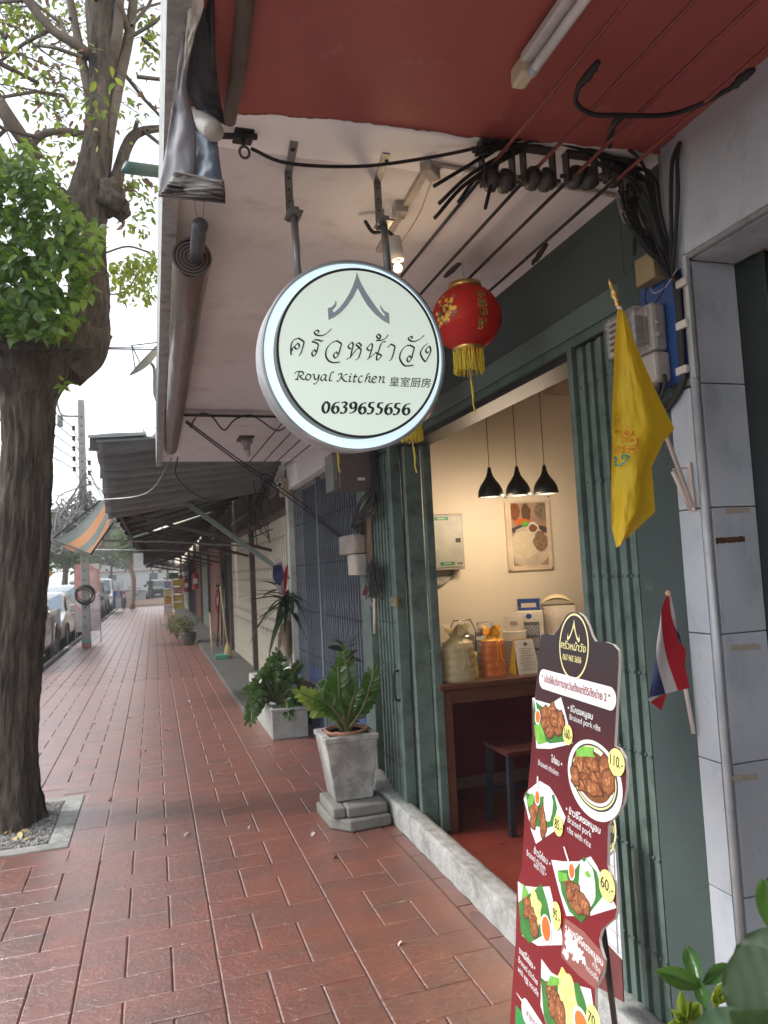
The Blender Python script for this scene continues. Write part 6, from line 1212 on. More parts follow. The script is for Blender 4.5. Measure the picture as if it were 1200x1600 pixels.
t = poster('pink_banner', PY(117, 900, 20.6).x, PY(155, 900, 20.6).x, 20.6, PY(117, 988, 20.6).z, PY(117, 882, 20.6).z, pw, [([(0, .5), (.3, .38), (.75, .52), (1, .5), (1, .9), (.55, 1), (0, 1)], pk), ([(0, 0), (1, 0), (1, .32), (0, .36)], py_), ([(.5, .55), (.75, .45), (1, .55), (1, .60), (.75, .5), (.5, .62)], pw), ([(.62, .62), (.9, .62), (.9, .9), (.62, .9)], mat('pale figure', (.62, .42, .40), .6)), ([(0, .42), (.4, .26), (.4, .22), (0, .36)], pk)], 'washed out pink and white banner standing behind the utility pole')
t = poster('blue_poster', -1.98, -1.52, 40, .15, 1.6, mat('royal blue print', (.03, .09, .36), .5), [([(0, .62), (1, .62), (1, 1), (0, 1)], mat('pale blue print', (.5, .56, .62), .6)), ([(.25, .1), (.8, .1), (.85, .4), (.65, .55), (.65, .75), (.45, .78), (.42, .55), (.2, .4)], mat('portrait print', (.45, .32, .30), .6)), ([(.2, .0), (.85, .0), (.8, .35), (.3, .38)], wht)], 'blue election style poster with a pale half length portrait beside the motorbike')
# ------------------------------------------------------------------ parked vehicles (fronts towards the camera)
glass = mat('car glass', (.03, .04, .045), .08, c2=(.05, .06, .065), spec=.8); gls2 = mat('windscreen with blue sky', (.10, .15, .20), .08, c2=(.14, .2, .25), spec=.9)  # second glass has the blue sky reflection painted into its colour
tyre = mat('tyre rubber', (.012, .012, .012), .8); rimm = mat('alloy rim', (.3, .3, .31), .35, metal=.8)
def car(xr, y0, L, Wd, Hh, paint, label, kind='hatch', scr=glass):
    """xr: kerb side (right) x, y0: front bumper; faces -Y"""
    t = thing('parked_car', label, 'car', (xr - Wd / 2, y0 + L / 2, -.135), 'cars parked along the kerb'); zg = -.135; xc = xr - Wd / 2
    if kind == 'pickup': prof = [(0, .45), (.01, .72), (.03, .92), (.20, 1.05), (.27, 1.10), (.36, Hh - .06), (.40, Hh), (.60, Hh - .01), (.655, Hh - .08), (.68, 1.12), (.99, 1.10), (1, .5)]; gh = (.225, .36, .40, .60, .655, .675)
    elif kind == 'suv': prof = [(0, .42), (.01, .75), (.04, .95), (.24, 1.08), (.28, 1.12), (.38, Hh - .06), (.44, Hh), (.85, Hh - .03), (.93, Hh - .14), (.99, 1.05), (1, .45)]; gh = (.27, .38, .44, .85, .93, .98)
    else: prof = [(0, .35), (.01, .6), (.05, .76), (.24, .92), (.30, .97), (.44, Hh - .05), (.50, Hh), (.78, Hh - .04), (.90, Hh - .22), (.985, .95), (1, .4)]; gh = (.29, .44, .50, .78, .90, .96)
    def zt(s):
        for (a, za), (b, zb) in zip(prof, prof[1:]):
            if a <= s <= b: return za + (zb - za) * (s - a) / (b - a + 1e-9)
        return prof[-1][1]
    belt = 1.08 if kind != 'hatch' else .93
    def fn(u, v):
        s = v; top = zt(s); end = min(1, (s + .001) / .05, (1.001 - s) / .05) ** .5; hw = Wd / 2 * (.88 + .12 * end)
        k = [(-.86, .24), (-1, .36), (-1, .62), (-.97, min(belt, top) * .97), (-.93, min(belt, top) - 0.0)]
        if top > belt + .02: k += [(-.80, top - .05), (-.72, top), (-.3, top + .02)]
        else: k += [(-.90, top), (-.7, top + .015), (-.3, top + .03)]
        pts = k + [(-a, b) for a, b in k[::-1]]; q = u * (len(pts) - 1); i = min(int(q), len(pts) - 2); f = q - i; a = pts[i]; b = pts[i + 1]
        return V(xc + (a[0] * (1 - f) + b[0] * f) * hw, y0 + s * L, zg + a[1] * (1 - f) + b[1] * f)
    if kind != 'pickup': body = MB().grid(fn, 45, 60)
    else:
        body = MB().grid(lambda u, v: fn(u, v * .69), 45, 44); body.box(xc - Wd / 2, xc - Wd / 2 + .07, y0 + .69 * L, y0 + L, zg + .45, zg + 1.10).box(xc + Wd / 2 - .07, xc + Wd / 2, y0 + .69 * L, y0 + L, zg + .45, zg + 1.10).box(xc - Wd / 2, xc + Wd / 2, y0 + .69 * L, y0 + L, zg + .45, zg + .6).box(xc - Wd / 2, xc + Wd / 2, y0 + L - .06, y0 + L, zg + .45, zg + 1.1)
    body.build('body', paint, t, sm=True)
    MB().box(xc - Wd * .44, xc + Wd * .44, y0 + .05, y0 + L - .05, zg + .2, zg + .5).build('underbody', black_m, t)
    for s_ in (-1, 1):   # side glass
        X_ = xc + s_ * (Wd / 2 * .90 + .012)
        def sg_(a0, a1, b0, b1): z1_ = Hh - .10; zb_ = belt + .03; MB().add([(xc + s_ * (Wd / 2 * .945), y0 + a0 * L, zg + zb_), (xc + s_ * (Wd / 2 * .945), y0 + a1 * L, zg + zb_), (xc + s_ * (Wd / 2 * .835), y0 + b1 * L, zg + z1_), (xc + s_ * (Wd / 2 * .835), y0 + b0 * L, zg + z1_)], [(0, 1, 2, 3)]).build('side_window', glass, t)
        m_ = (gh[0] + gh[5]) / 2; sg_(gh[0] + .055, m_ - .008, gh[1] + .02, m_ - .008); sg_(m_ + .008, gh[5] - .03, m_ + .008, gh[4] - .05)
        MB().box(min(xc + s_ * (Wd / 2), xc + s_ * (Wd / 2 + .2)), max(xc + s_ * (Wd / 2), xc + s_ * (Wd / 2 + .2)), y0 + gh[0] * L + .25, y0 + gh[0] * L + .36, zg + belt, zg + belt + .2).build('mirror', paint if kind != 'pickup' else rimm, t, bev=.03)
        for hy in (m_ - .03, gh[5] - .06): MB().box(min(xc + s_ * Wd / 2 * .99, xc + s_ * (Wd / 2 + .03)), max(xc + s_ * Wd / 2 * .99, xc + s_ * (Wd / 2 + .03)), y0 + hy * L - .1, y0 + hy * L + .08, zg + belt - .12, zg + belt - .08).build('door_handle', rimm, t, bev=.008)
        MB().box(xc + s_ * Wd * .36 - .17, xc + s_ * Wd * .36 + .17, y0 - .012, y0 + .05, zg + .62 * belt + .06, zg + .62 * belt + .2).build('headlight', mat('headlight glass', (.55, .55, .56), .15), t, bev=.02)
        for wy in (.19, .80):
            r = .37 if kind != 'hatch' else .31; x_ = xc + s_ * (Wd / 2 - .10)
            MB().lathe([(r + .06, .0), (r + .075, .03), (r + .06, .1)], (xc + s_ * (Wd / 2 - .065), y0 + wy * L, zg + r), (s_, 0, 0), 26, cap=False).build('wheel_arch', black_m if kind != 'pickup' else paint, t, sm=True)
            w_ = MB().lathe([(.2, 0), (r - .03, 0), (r, .03), (r, .16), (r - .03, .20), (r * .62, .20)], (x_ - s_ * .09, y0 + wy * L, zg + r), (s_, 0, 0), 26, cap=False).build('wheel', tyre, t, sm=True)
            MB().lathe([(.001, .215), (.05, .215), (.06, .19), (r * .5, .185), (r * .63, .20)], (x_ - s_ * .09, y0 + wy * L, zg + r), (s_, 0, 0), 26, cap=False).build('rim', rimm, w_, sm=True)
    za, zb_ = zt(gh[0]) + .05, zt(gh[1]) - .02
    MB().add([(xc - Wd * .41, y0 + (gh[0] + .012) * L - .02, zg + za), (xc + Wd * .41, y0 + (gh[0] + .012) * L - .02, zg + za), (xc + Wd * .36, y0 + gh[1] * L - .03, zg + zb_), (xc - Wd * .36, y0 + gh[1] * L - .03, zg + zb_)], [(0, 1, 2, 3)]).build('windscreen', scr, t)
    MB().box(xc - Wd * .27, xc + Wd * .27, y0 - .014, y0 + .04, zg + .5, zg + .62 * belt + .16).build('grille', black_m, t, bev=.01); MB().box(xc - .2, xc + .2, y0 - .025, y0 - .015, zg + .38, zg + .48).build('number_plate', wht, t)
    return t
def paint(n, c): return mat(n, c, .3, metal=.4, c2=tuple(q * 1.1 for q in c), coat=.8)
car(-2.16, 14.2, 5.2, 1.85, 1.64, paint('bronze grey paint', (.34, .33, .32)), 'grey double cab pickup nearest behind the tree trunk', 'pickup', gls2)
car(-2.18, 20.1, 4.2, 1.75, 1.46, paint('silver paint', (.42, .43, .44)), 'silver hatchback parked behind the grey pickup', 'hatch', gls2)
car(-2.16, 25.2, 4.3, 1.78, 1.62, paint('pale blue silver paint', (.45, .50, .54)), 'pale blue silver car partly behind the pink banner', 'hatch', gls2)
car(-2.16, 30.6, 4.5, 1.8, 1.5, paint('charcoal paint', (.06, .065, .07)), 'dark grey car just right of the pink banner', 'hatch')
car(-2.18, 36.0, 4.6, 1.85, 1.78, paint('graphite paint', (.10, .11, .12)), 'graphite car with raised roof beyond the dark one', 'suv')
car(-2.2, 44.5, 4.7, 1.9, 1.85, paint('white paint', (.62, .62, .62)), 'white sport utility car near the blue poster', 'suv', gls2)
car(-2.18, 51, 4.6, 1.85, 1.6, paint('white paint', (.62, .62, .62)), 'white car farthest back along the kerb', 'hatch', gls2)
car(1.2, 62.5, 4.5, 1.8, 1.6, paint('dark green paint', (.05, .09, .07)), 'dark green car crossing the end of the walk', 'suv')
# ------------------------------------------------------------------ people and the motorbike
def person(x, y, z, label, h, top, trousers, skin_c, hair, pose='stand', face=0, helmet=None, shorts=False):
    t = thing('person', label, 'person', (x, y, z)); k = h / 1.7
    J = {'pel': (0, 0, .93), 'wai': (0, .01, 1.08), 'che': (0, 0, 1.28), 'nec': (0, 0, 1.46), 'hea': (0, -.02, 1.56), 'top': (0, -.02, 1.66), 'hl': (-.10, 0, .88), 'hr': (.10, 0, .88), 'kl': (-.12, -.03, .48), 'kr': (.12, .02, .48), 'al': (-.12, .02, .08), 'ar': (.13, .06, .08), 'tl': (-.13, -.13, .03), 'tr': (.14, -.10, .03),
         'sl': (-.19, 0, 1.40), 'sr': (.19, 0, 1.40), 'el': (-.25, .02, 1.14), 'er': (.25, .02, 1.14), 'wl': (-.24, -.10, .92), 'wr': (.24, -.10, .92), 'fl': (-.24, -.14, .84), 'fr': (.24, -.14, .84)}
    if pose == 'reach': J.update(er=(.25, -.12, 1.16), wr=(.18, -.38, 1.08), fr=(.16, -.46, 1.06), el=(-.26, -.10, 1.15), wl=(-.2, -.34, 1.05), fl=(-.18, -.42, 1.04))
    if pose == 'walk': J.update(kl=(-.10, -.18, .50), al=(-.1, -.20, .10), tl=(-.1, -.33, .06), kr=(.1, .05, .48), ar=(.1, .28, .12), tr=(.1, .16, .03))
    RD = {'pel': .15, 'wai': .13, 'che': .15, 'nec': .055, 'hea': .085, 'top': .07, 'hl': .10, 'hr': .10, 'kl': .065, 'kr': .065, 'al': .045, 'ar': .045, 'tl': .04, 'tr': .04, 'sl': .065, 'sr': .065, 'el': .045, 'er': .045, 'wl': .032, 'wr': .032, 'fl': .03, 'fr': .03}
    ED = [('pel', 'wai'), ('wai', 'che'), ('che', 'nec'), ('nec', 'hea'), ('hea', 'top'), ('pel', 'hl'), ('pel', 'hr'), ('hl', 'kl'), ('hr', 'kr'), ('kl', 'al'), ('kr', 'ar'), ('al', 'tl'), ('ar', 'tr'), ('che', 'sl'), ('che', 'sr'), ('sl', 'el'), ('sr', 'er'), ('el', 'wl'), ('er', 'wr'), ('wl', 'fl'), ('wr', 'fr')]
    names = list(J); Rm = Matrix.Rotation(face, 3, 'Z'); me = bpy.data.meshes.new('body'); me.from_pydata([tuple(Rm @ (Vector(J[n]) * k)) for n in names], [(names.index(a), names.index(b)) for a, b in ED], [])
    for mm in (trousers, top, skin_c): me.materials.append(mm)
    o = bpy.data.objects.new('body', me); COL.objects.link(o); o.parent = t; sk = o.modifiers.new('skin', 'SKIN'); o.modifiers.new('s', 'SUBSURF').render_levels = 1
    for i, n in enumerate(names): me.skin_vertices[0].data[i].radius = (RD[n] * k,) * 2; me.skin_vertices[0].data[i].use_root = (i == 0)
    sk.use_smooth_shade = True
    dg = bpy.context.evaluated_depsgraph_get(); ev = o.evaluated_get(dg); m2 = bpy.data.meshes.new_from_object(ev); o.modifiers.clear(); o.data = m2
    for mm in (trousers, top, skin_c):
        if mm.name not in m2.materials: m2.materials.append(mm)
    ix = {m_.name: i for i, m_ in enumerate(m2.materials)}
    for p in m2.polygons:
        z_ = p.center.z / k; q = Rm.inverted() @ p.center; army = abs(q.x) > .215 * k
        p.material_index = ix[(skin_c if (z_ > 1.47 or (army and z_ < 1.10) or (z_ < .09) or (shorts and z_ < .5)) else (top if z_ > .93 else trousers)).name]; p.use_smooth = True
    hd = Vector((x, y, z)) + Rm @ Vector((0, -.02, 1.60)) * k
    for dx in (-.032, .032): MB().ball(hd + Rm @ Vector((dx, -.085, .005)), .011, 6, 4).build('eye', black_m, t)
    MB().ball(hd + Rm @ Vector((0, -.098, -.03)), (.012, .014, .02), 6, 5).build('nose', skin_c, t, sm=True)
    MB().grid(lambda u, v: hd + Rm @ Vector((math.cos(u * 6.283) * .098 * math.sin(v * 1.75), .02 + math.sin(u * 6.283) * .10 * math.sin(v * 1.75), .005 + .105 * math.cos(v * 1.75))), 16, 8).build('helmet' if helmet else 'hair', helmet or hair, t, sm=True, solid=.008)
    return t
skn = mat('skin', (.32, .18, .11), .5); hairm = mat('black hair', (.012, .010, .010), .5)
cl = lambda n, c: mat(n, c, .8)
person(PZ(209, 948, 0).x, 45.2, 0, 'person in a pale blue shirt, black trousers and white helmet standing at the red motorbike', 1.72, cl('pale blue shirt', (.42, .50, .60)), cl('black trousers', (.015, .015, .018)), skn, hairm, 'reach', R(95), mat('white helmet', (.62, .62, .62), .3))
person(PZ(234, 935, 0).x + .1, 57, 0, 'person in dark clothes walking beyond the motorbike', 1.7, cl('dark shirt', (.04, .045, .05)), cl('black trousers', (.015, .015, .018)), skn, hairm, 'walk', 0)
person(.9, 66, 0, 'person in a white shirt at the far end of the walk', 1.65, cl('white shirt', (.6, .58, .58)), cl('grey trousers', (.1, .1, .11)), skn, hairm, 'stand', 0)
person(1.5, 70, 0, 'person in a rose shirt beside the far green car', 1.6, cl('rose shirt', (.45, .2, .2)), cl('black trousers', (.015, .015, .018)), skn, hairm, 'stand', R(60))
mo_ = thing('motorbike', 'red and black motorbike parked on the pavement beside its helmeted rider', 'motorbike', (-1.55, 44.2, 0))
mx = PZ(191, 951, 0).x; 
for yy_, s_ in ((43.6, 'front'), (44.85, 'rear')):
    w_ = MB().lathe([(.22, -.04), (.30, -.03), (.31, 0), (.30, .03), (.22, .04)], (mx + .1, yy_, .31), (1, 0, 0), 24, cap=False).build('wheel', tyre, mo_, sm=True); MB().lathe([(.001, .02), (.05, .025), (.06, .0), (.2, .0), (.22, .02)], (mx + .1, yy_, .31), (1, 0, 0), 20, cap=False).build('rim', rimm, w_)
redb = mat('motorbike red', (.45, .03, .02), .3)
MB().grid(lambda u, v: V(mx + .1 + .13 * math.sin(math.pi * v) ** .5 * math.cos(u * 6.283), 43.85 + v * 1.1, .62 + .12 * math.sin(u * 6.283) + .08 * math.sin(v * 3)), 16, 12).build('tank', redb, mo_, sm=True); MB().box(mx - .02, mx + .22, 44.35, 45.05, .74, .82).build('seat', black_m, mo_, bev=.03); MB().box(mx, mx + .2, 43.95, 44.6, .25, .58).build('engine', black_m, mo_, bev=.04)
MB().tube([(mx + .1, 43.6, .31), (mx + .1, 43.85, .95)], .03, 8).build('fork', rimm, mo_); MB().tube([(mx - .28, 43.95, 1.02), (mx + .1, 43.85, .98), (mx + .48, 43.95, 1.02)], .016, 8).build('handlebar', black_m, mo_); MB().ball((mx + .1, 43.68, .88), (.1, .07, .1), 12, 8).build('headlight', redb, mo_, sm=True)
for s_ in (-1, 1): MB().tube([(mx + .1 + s_ * .25, 43.93, 1.0), (mx + .1 + s_ * .3, 43.93, 1.15)], .008, 6).ball((mx + .1 + s_ * .3, 43.93, 1.18), (.05, .015, .035), 8, 6).build('mirror', black_m, mo_, sm=True)
# market umbrellas, warning sign, buildings across the road
def umb(x, y, r, z, m, label):
    t = thing('market_umbrella', label, 'umbrella', (x, y, -.02), 'blue market umbrellas across the road'); MB().tube([(x, y, -.02), (x, y, z + .35)], .025, 8).build('pole', steel, t)
    for k in range(8): a, b = k * math.pi / 4, (k + 1) * math.pi / 4; MB().add([(x, y, z + .4), (x + r * math.cos(a), y + r * math.sin(a), z), (x + r * math.cos(b), y + r * math.sin(b), z)], [(0, 1, 2)]).build('canopy_panel', m, t)
bl1 = mat('sky blue canvas', (.03, .28, .62), .6, twoside=(.03, .3, .6)); bl2 = mat('violet blue canvas', (.18, .22, .55), .6, twoside=(.2, .25, .6))
umb(-10.5, 46, 1.5, 2.9, bl1, 'bright sky blue umbrella above the parked cars'); umb(-11.6, 44, 1.8, 2.0, bl2, 'violet blue umbrella below the bright blue one'); umb(-13.5, 44, 1.7, 2.2, bl2, 'leftmost violet blue umbrella close behind the trunk'); umb(-9.8, 58, 1.7, 2.1, bl2, 'far violet blue umbrella between trunk and banner')
ws = thing('warning_sign', 'orange diamond warning sign beyond the trunk', 'sign', (-13, 45, 0)); c = PY(70, 896, 48); MB().prism([c + V(0, 0, .5), c + V(.5, 0, 0), c + V(0, 0, -.5), c + V(-.5, 0, 0)], (0, .04, 0)).build('plate', mat('orange sign', (.6, .27, .03), .5), ws); MB().tube([(c.x, 48.05, -.02), (c.x, 48.05, c.z)], .04, 8).build('post', steel, ws); MB().prism([c + V(-.08, -.01, -.2), c + V(.08, -.01, -.2), c + V(.08, -.01, .2), c + V(-.08, -.01, .2)], (0, .005, 0)).build('mark', black_m, ws)
def building(x0, x1, y0, y1, h, wall, label, wins=(4, 3), roof=None, kind='facadeE'):
    t = thing('street_building', label, 'building', (x0, y0, 0)); MB().box(x0, x1, y0, y1, -.02, h).build('wall', wall, t)
    nz_, ny = wins; me = None
    for i in range(ny):
        for j in range(nz_):
            yc_ = y0 + (y1 - y0) * (i + .5) / ny; zc = .6 + (h - .9) * (j + .55) / nz_; w_ = (y1 - y0) / ny * .5; hh_ = (h / nz_) * .5
            f = MB().box(x1 - .05, x1 + .06, yc_ - w_ / 2, yc_ + w_ / 2, zc - hh_ / 2, zc + hh_ / 2).build('window', wht, t); MB().box(x1 + .061, x1 + .07, yc_ - w_ / 2 + .08, yc_ + w_ / 2 - .08, zc - hh_ / 2 + .08, zc + hh_ / 2 - .08).build('pane', glass, f)
    nx = 3
    for i in range(nx):
        for j in range(nz_):
            xc_ = x0 + (x1 - x0) * (i + .5) / nx; zc = .6 + (h - .9) * (j + .55) / nz_
            f = MB().box(xc_ - .7, xc_ + .7, y0 - .06, y0 + .05, zc - .6, zc + .6).build('window', wht, t); MB().box(xc_ - .62, xc_ + .62, y0 - .07, y0 - .061, zc - .52, zc + .52).build('pane', glass, f)
    for j in range(1, nz_ + 1): MB().box(x0 - .1, x1 + .25, y0 - .25, y1 + .1, h * j / nz_ - .12, h * j / nz_ + .05).build('ledge', roof or wall, t)
    return t
bei = mat('pale beige render', (.50, .44, .36), .8, dirt=(.35, .3, .25), damt=.3); pin = mat('pale rose render', (.50, .36, .32), .8); gry = mat('pale grey render', (.46, .46, .45), .8)
building(-30, -19, 38, 56, 13.5, bei, 'tall pale beige building left of the big trunk', (4, 6)); building(-30, -19, 56, 74, 9, pin, 'rose building under scaffolding across the road', (3, 6)); building(-30, -18.5, 74, 95, 8, bei, 'long pale building beyond the scaffolding', (3, 7), orc); building(-30, -19, 8, 38, 10, gry, 'grey building straight across the road', (3, 9))
building(-9, 9, 120, 135, 6, gry, 'pale building closing the far end of the street', (2, 2), mat('terracotta roof', (.32, .12, .07), .7))
sc = thing('scaffolding', 'bamboo coloured scaffolding on the rose building across the road', 'scaffolding', (-18.4, 56, 0))
mb = MB()
for i in range(16):
    for xx in (-18.3, -17.3): MB().tube([(xx, 57 + i * 1.15, -.02), (xx, 57 + i * 1.15, 9.5)], .05, 5).build('standard', bs, sc)
for j in range(6):
    for xx in (-18.3, -17.3): MB().tube([(xx, 56.5, 1.2 + j * 1.5), (xx, 75, 1.25 + j * 1.5)], .05, 5).build('ledger', bs, sc)
# ------------------------------------------------------------------ foliage tools
def leafmesh(name, L, Wd, m, fold=.25, curl=.2, shape='ov', seg=4):
    """a leaf lying along +Y, folded on the midrib"""
    vs = []; fs = []
    for i in range(seg + 1):
        t = i / seg
        w = {'ov': math.sin(math.pi * t ** .8) ** .8, 'heart': (math.sin(math.pi * min(1, t * .95 + .05)) ** .6) * (1.15 - t), 'strap': min(1, t * 6 + .2) * (1 - t ** 3), 'obo': math.sin(math.pi * t ** 1.25) ** .7}[shape] * Wd / 2
        if i == seg: w = 0
        z = -curl * L * t * t; vs += [(-w, t * L, z + fold * w), (0, t * L, z), (w, t * L, z + fold * w)]
    for i in range(seg):
        a = i * 3; fs += [(a, a + 1, a + 4, a + 3), (a + 1, a + 2, a + 5, a + 4)]
    me = bpy.data.meshes.new(name); me.from_pydata(vs, [], fs); me.update(); me.materials.append(m); me.polygons.foreach_set('use_smooth', [True] * len(fs)); return me
def frame(p, d, up=(0, 0, 1), roll=0, s=1):
    d = Vector(d).normalized(); x = d.cross(Vector(up))
    if x.length < 1e-4: x = Vector((1, 0, 0))
    x.normalize(); z = x.cross(d); M = Matrix((x, d, z)).transposed().to_4x4(); return Matrix.Translation(p) @ M @ Matrix.Rotation(roll, 4, 'Y') @ Matrix.Scale(s, 4)
def leaves_into(mb, me, M):
    mb.add([M @ v.co for v in me.vertices], [tuple(p.vertices) for p in me.polygons])
def leafmat(n, a, b, tl, rough=.4, sc=12, coat=0): return mat(n, a, rough, c2=b, scale=sc, amt=.8, twoside=tl, rndv=.18, coat=coat)
zz1 = leafmat('glossy zz leaf', (.035, .085, .015), (.06, .14, .025), (.12, .26, .03), .25, coat=.3); zz2 = leafmat('dark zz leaf', (.03, .072, .02), (.055, .12, .03), (.10, .20, .035), .28, coat=.3); zy = leafmat('young zz leaf', (.13, .20, .02), (.20, .28, .04), (.3, .4, .05))
stemm = mat('green stem', (.10, .12, .04), .5, c2=(.16, .15, .06)); drk = leafmat('purple dark leaf', (.035, .035, .035), (.07, .055, .045), (.06, .04, .03), .35); silv = leafmat('silvery dark leaf', (.10, .13, .13), (.16, .19, .19), (.08, .1, .1), .35)
def zzplant(name, label, base, stems, lm, ly, maxp=150, ls=1.0):
    t = thing(name, label, 'potted plant', tuple(base)); me1 = leafmesh('leaf', .068 * ls, .034 * ls, lm, .15, .12); me2 = leafmesh('leaf', .06 * ls, .03 * ls, ly, .15, .12); k = 0; rest_ = MB()
    for si, (tip, bend, n_, young) in enumerate(stems):
        b = Vector(base) + V(rnd(-.03, .03), rnd(-.03, .03), 0); tp = Vector(tip); mid = (b + tp) / 2 + Vector(bend); P = smooth([b, mid, tp], 12); m = len(P)
        MB().tube(P, [.011 * (1 - .8 * i / m) + .002 for i in range(m)], 6).build('stem', stemm, t, sm=True)
        for i in range(n_):
            f = .28 + .72 * i / n_; q = f * (m - 1); i0 = min(int(q), m - 2); p = P[i0].lerp(P[i0 + 1], q - i0); d = (P[i0 + 1] - P[i0]).normalized()
            vw = (p - EYE).normalized(); sd_ = d.cross(vw).normalized()
            for s_ in (-1, 1):
                dd = sd_ * s_ * .9 + d * .75 + V(rnd(-.15, .15), rnd(-.15, .15), rnd(-.1, .15)); sc_ = .55 + .6 * math.sin(math.pi * min(.95, .15 + .75 * i / n_)); M = frame(p, dd, -vw + V(rnd(-.5, .5), rnd(-.5, .5), .4), rnd(-.4, .4), sc_)
                if k < maxp: inst(me2 if young else me1, 'leaf', t, M); k += 1
                else: leaves_into(rest_, me2 if young else me1, M)
        M = frame(P[-1], P[-1] - P[-3], (0, -1, .3), 0, .7); inst(me2 if young else me1, 'leaf', t, M)
    if rest_.v: rest_.build('leaf_mass', lm, t, kind='stuff', sm=True)
    return t
# ---- concrete planter with the tall glossy plant
plc = mat('weathered planter cement', (.13, .125, .115), .92, c2=(.33, .32, .30), scale=4, amt=.9, dirt=(.58, .57, .55), dscale=4.5, damt=.9, bump=.9, bscale=35, bdist=.006, stretch=(1, 1, .7)); plc2 = mat('planter plinth', (.12, .115, .105), .92, c2=(.27, .26, .24), amt=.9, dirt=(.07, .07, .065), damt=.7, bump=.6, bscale=30)
pt = thing('tapered_planter', 'tall tapered grey cement planter on a stepped plinth at the start of the white kerb', 'planter', (1.17, 4.62, 0))
px0, px1, py0 = 1.02, 1.30, 4.46
x0, x1, y0, y1 = .972, 1.300, 4.47, 4.79; b0, b1, c0_, c1_ = 1.03, 1.268, 4.52, 4.75; zt_, zb = .532, .135
MB().add([(b0, c0_, zb), (b1, c0_, zb), (b1, c1_, zb), (b0, c1_, zb), (x0, y0, zt_ - .035), (x1, y0, zt_ - .035), (x1, y1, zt_ - .035), (x0, y1, zt_ - .035)], [(0, 3, 2, 1), (0, 1, 5, 4), (1, 2, 6, 5), (2, 3, 7, 6), (3, 0, 4, 7)]).build('tub', plc, pt, bev=.008)
for a in ((x0 - .008, x1 + .008, y0 - .008, y0 + .035), (x0 - .008, x1 + .008, y1 - .035, y1 + .008), (x0 - .008, x0 + .035, y0 + .036, y1 - .036), (x1 - .035, x1 + .008, y0 + .036, y1 - .036)): MB().box(*a, zt_ - .034, zt_).build('rim', plc, pt, bev=.006)
for (a, b_, c_, d_, e_, f_) in ((1.07, 1.325, 4.40, 4.54, .068, .132), (.985, 1.068, 4.42, 4.80, .068, .128), (1.07, 1.325, 4.542, 4.80, .068, .130)): MB().box(a, b_, c_, d_, e_, f_).build('plinth_block', plc2, pt, bev=.012)
MB().prism([V(1.075, 4.355, 0), V(1.335, 4.375, 0), V(1.335, 4.82, 0), V(.965, 4.82, 0), V(.975, 4.47, 0)], (0, 0, .066)).build('plinth_slab', plc2, pt, bev=.012)
MB().box(x0 + .03, x1 - .03, y0 + .03, y1 - .03, .40, .53).build('soil', mat('soil', (.03, .022, .016), .9), pt)
tpo = thing('clay_pot', 'broken edged terracotta pot sunk in the top of the tapered planter', 'pot', (1.16, 4.61, .5)); MB().grid(lambda u, v: V(1.14 + .135 * math.cos(u * 6.283) * (.88 + .12 * v), 4.63 + .135 * math.sin(u * 6.283) * (.88 + .12 * v), .505 + .045 * v + (.010 * noise.noise(Vector((math.cos(u * 6.283) * 3, math.sin(u * 6.283) * 3, 0))) if v > .5 else 0)), 40, 4).build('rim', mat('terracotta', (.30, .13, .09), .8, c2=(.40, .20, .14), dirt=(.15, .08, .06), damt=.5), tpo, sm=True, solid=.014); MB().lathe([(.001, 0), (.13, 0)], (1.14, 4.63, .53), (0, 0, 1), 24, cap=False).build('soil', MATS['soil'], tpo)
B = V(1.13, 4.60, .54); Yp = 4.6
def pp(x, y, d=0): return PY(x, y, Yp + d)
zzplant('glossy_plant', 'bright glossy plant with paired leaves growing from the tapered planter', B,
        [(pp(537, 1018), (.03, 0, .03), 9, 0), (pp(585, 1047, -.05), (.02, 0, -.03), 10, 0), (pp(528, 1042, -.1), (-.02, 0, 0), 9, 0), (pp(468, 1082, -.12), (.02, -.02, .04), 12, 1), (pp(500, 1092, -.2), (-.02, -.04, .05), 10, 0), (pp(505, 1075, .1), (0, 0, .03), 10, 0), (pp(555, 1080, -.15), (0, -.04, .05), 8, 0), (pp(515, 1065, .15), (-.02, .02, .02), 9, 0), (pp(568, 1090, .1), (.02, 0, 0), 8, 0), (pp(487, 1108, -.12), (-.01, -.04, .06), 8, 1)], zz1, zy, 190, 1.12)
dk_ = thing('dark_leaf_plant', 'plant with purple black and silvery leaves behind the bright glossy one', 'potted plant', (1.2, 4.9, .5)); me1 = leafmesh('leaf', .15, .065, drk, .2, .15); me2 = leafmesh('leaf', .15, .055, silv, .2, .1)
for (cx_, cy_, n_) in ((537, 1005, 11), (495, 1068, 9), (527, 1060, 6)):
    c = PY(cx_, cy_, 4.95); MB().tube(smooth([V(1.17, 4.68, .54), (V(1.17, 4.68, .54) + c) / 2 + V(0, .05, 0), c], 6), .008, 6).build('stem', stemm, dk_, sm=True)
    for i in range(n_): a = i * 2.4; inst(me1 if i % 3 else me2, 'leaf', dk_, frame(c + V(0, 0, -.05 * (i % 3)), V(math.cos(a), .5 * math.sin(a) - .2, rnd(-.1, .75)), (0, -.6, 1), rnd(-.4, .4), rnd(.6, .95)))
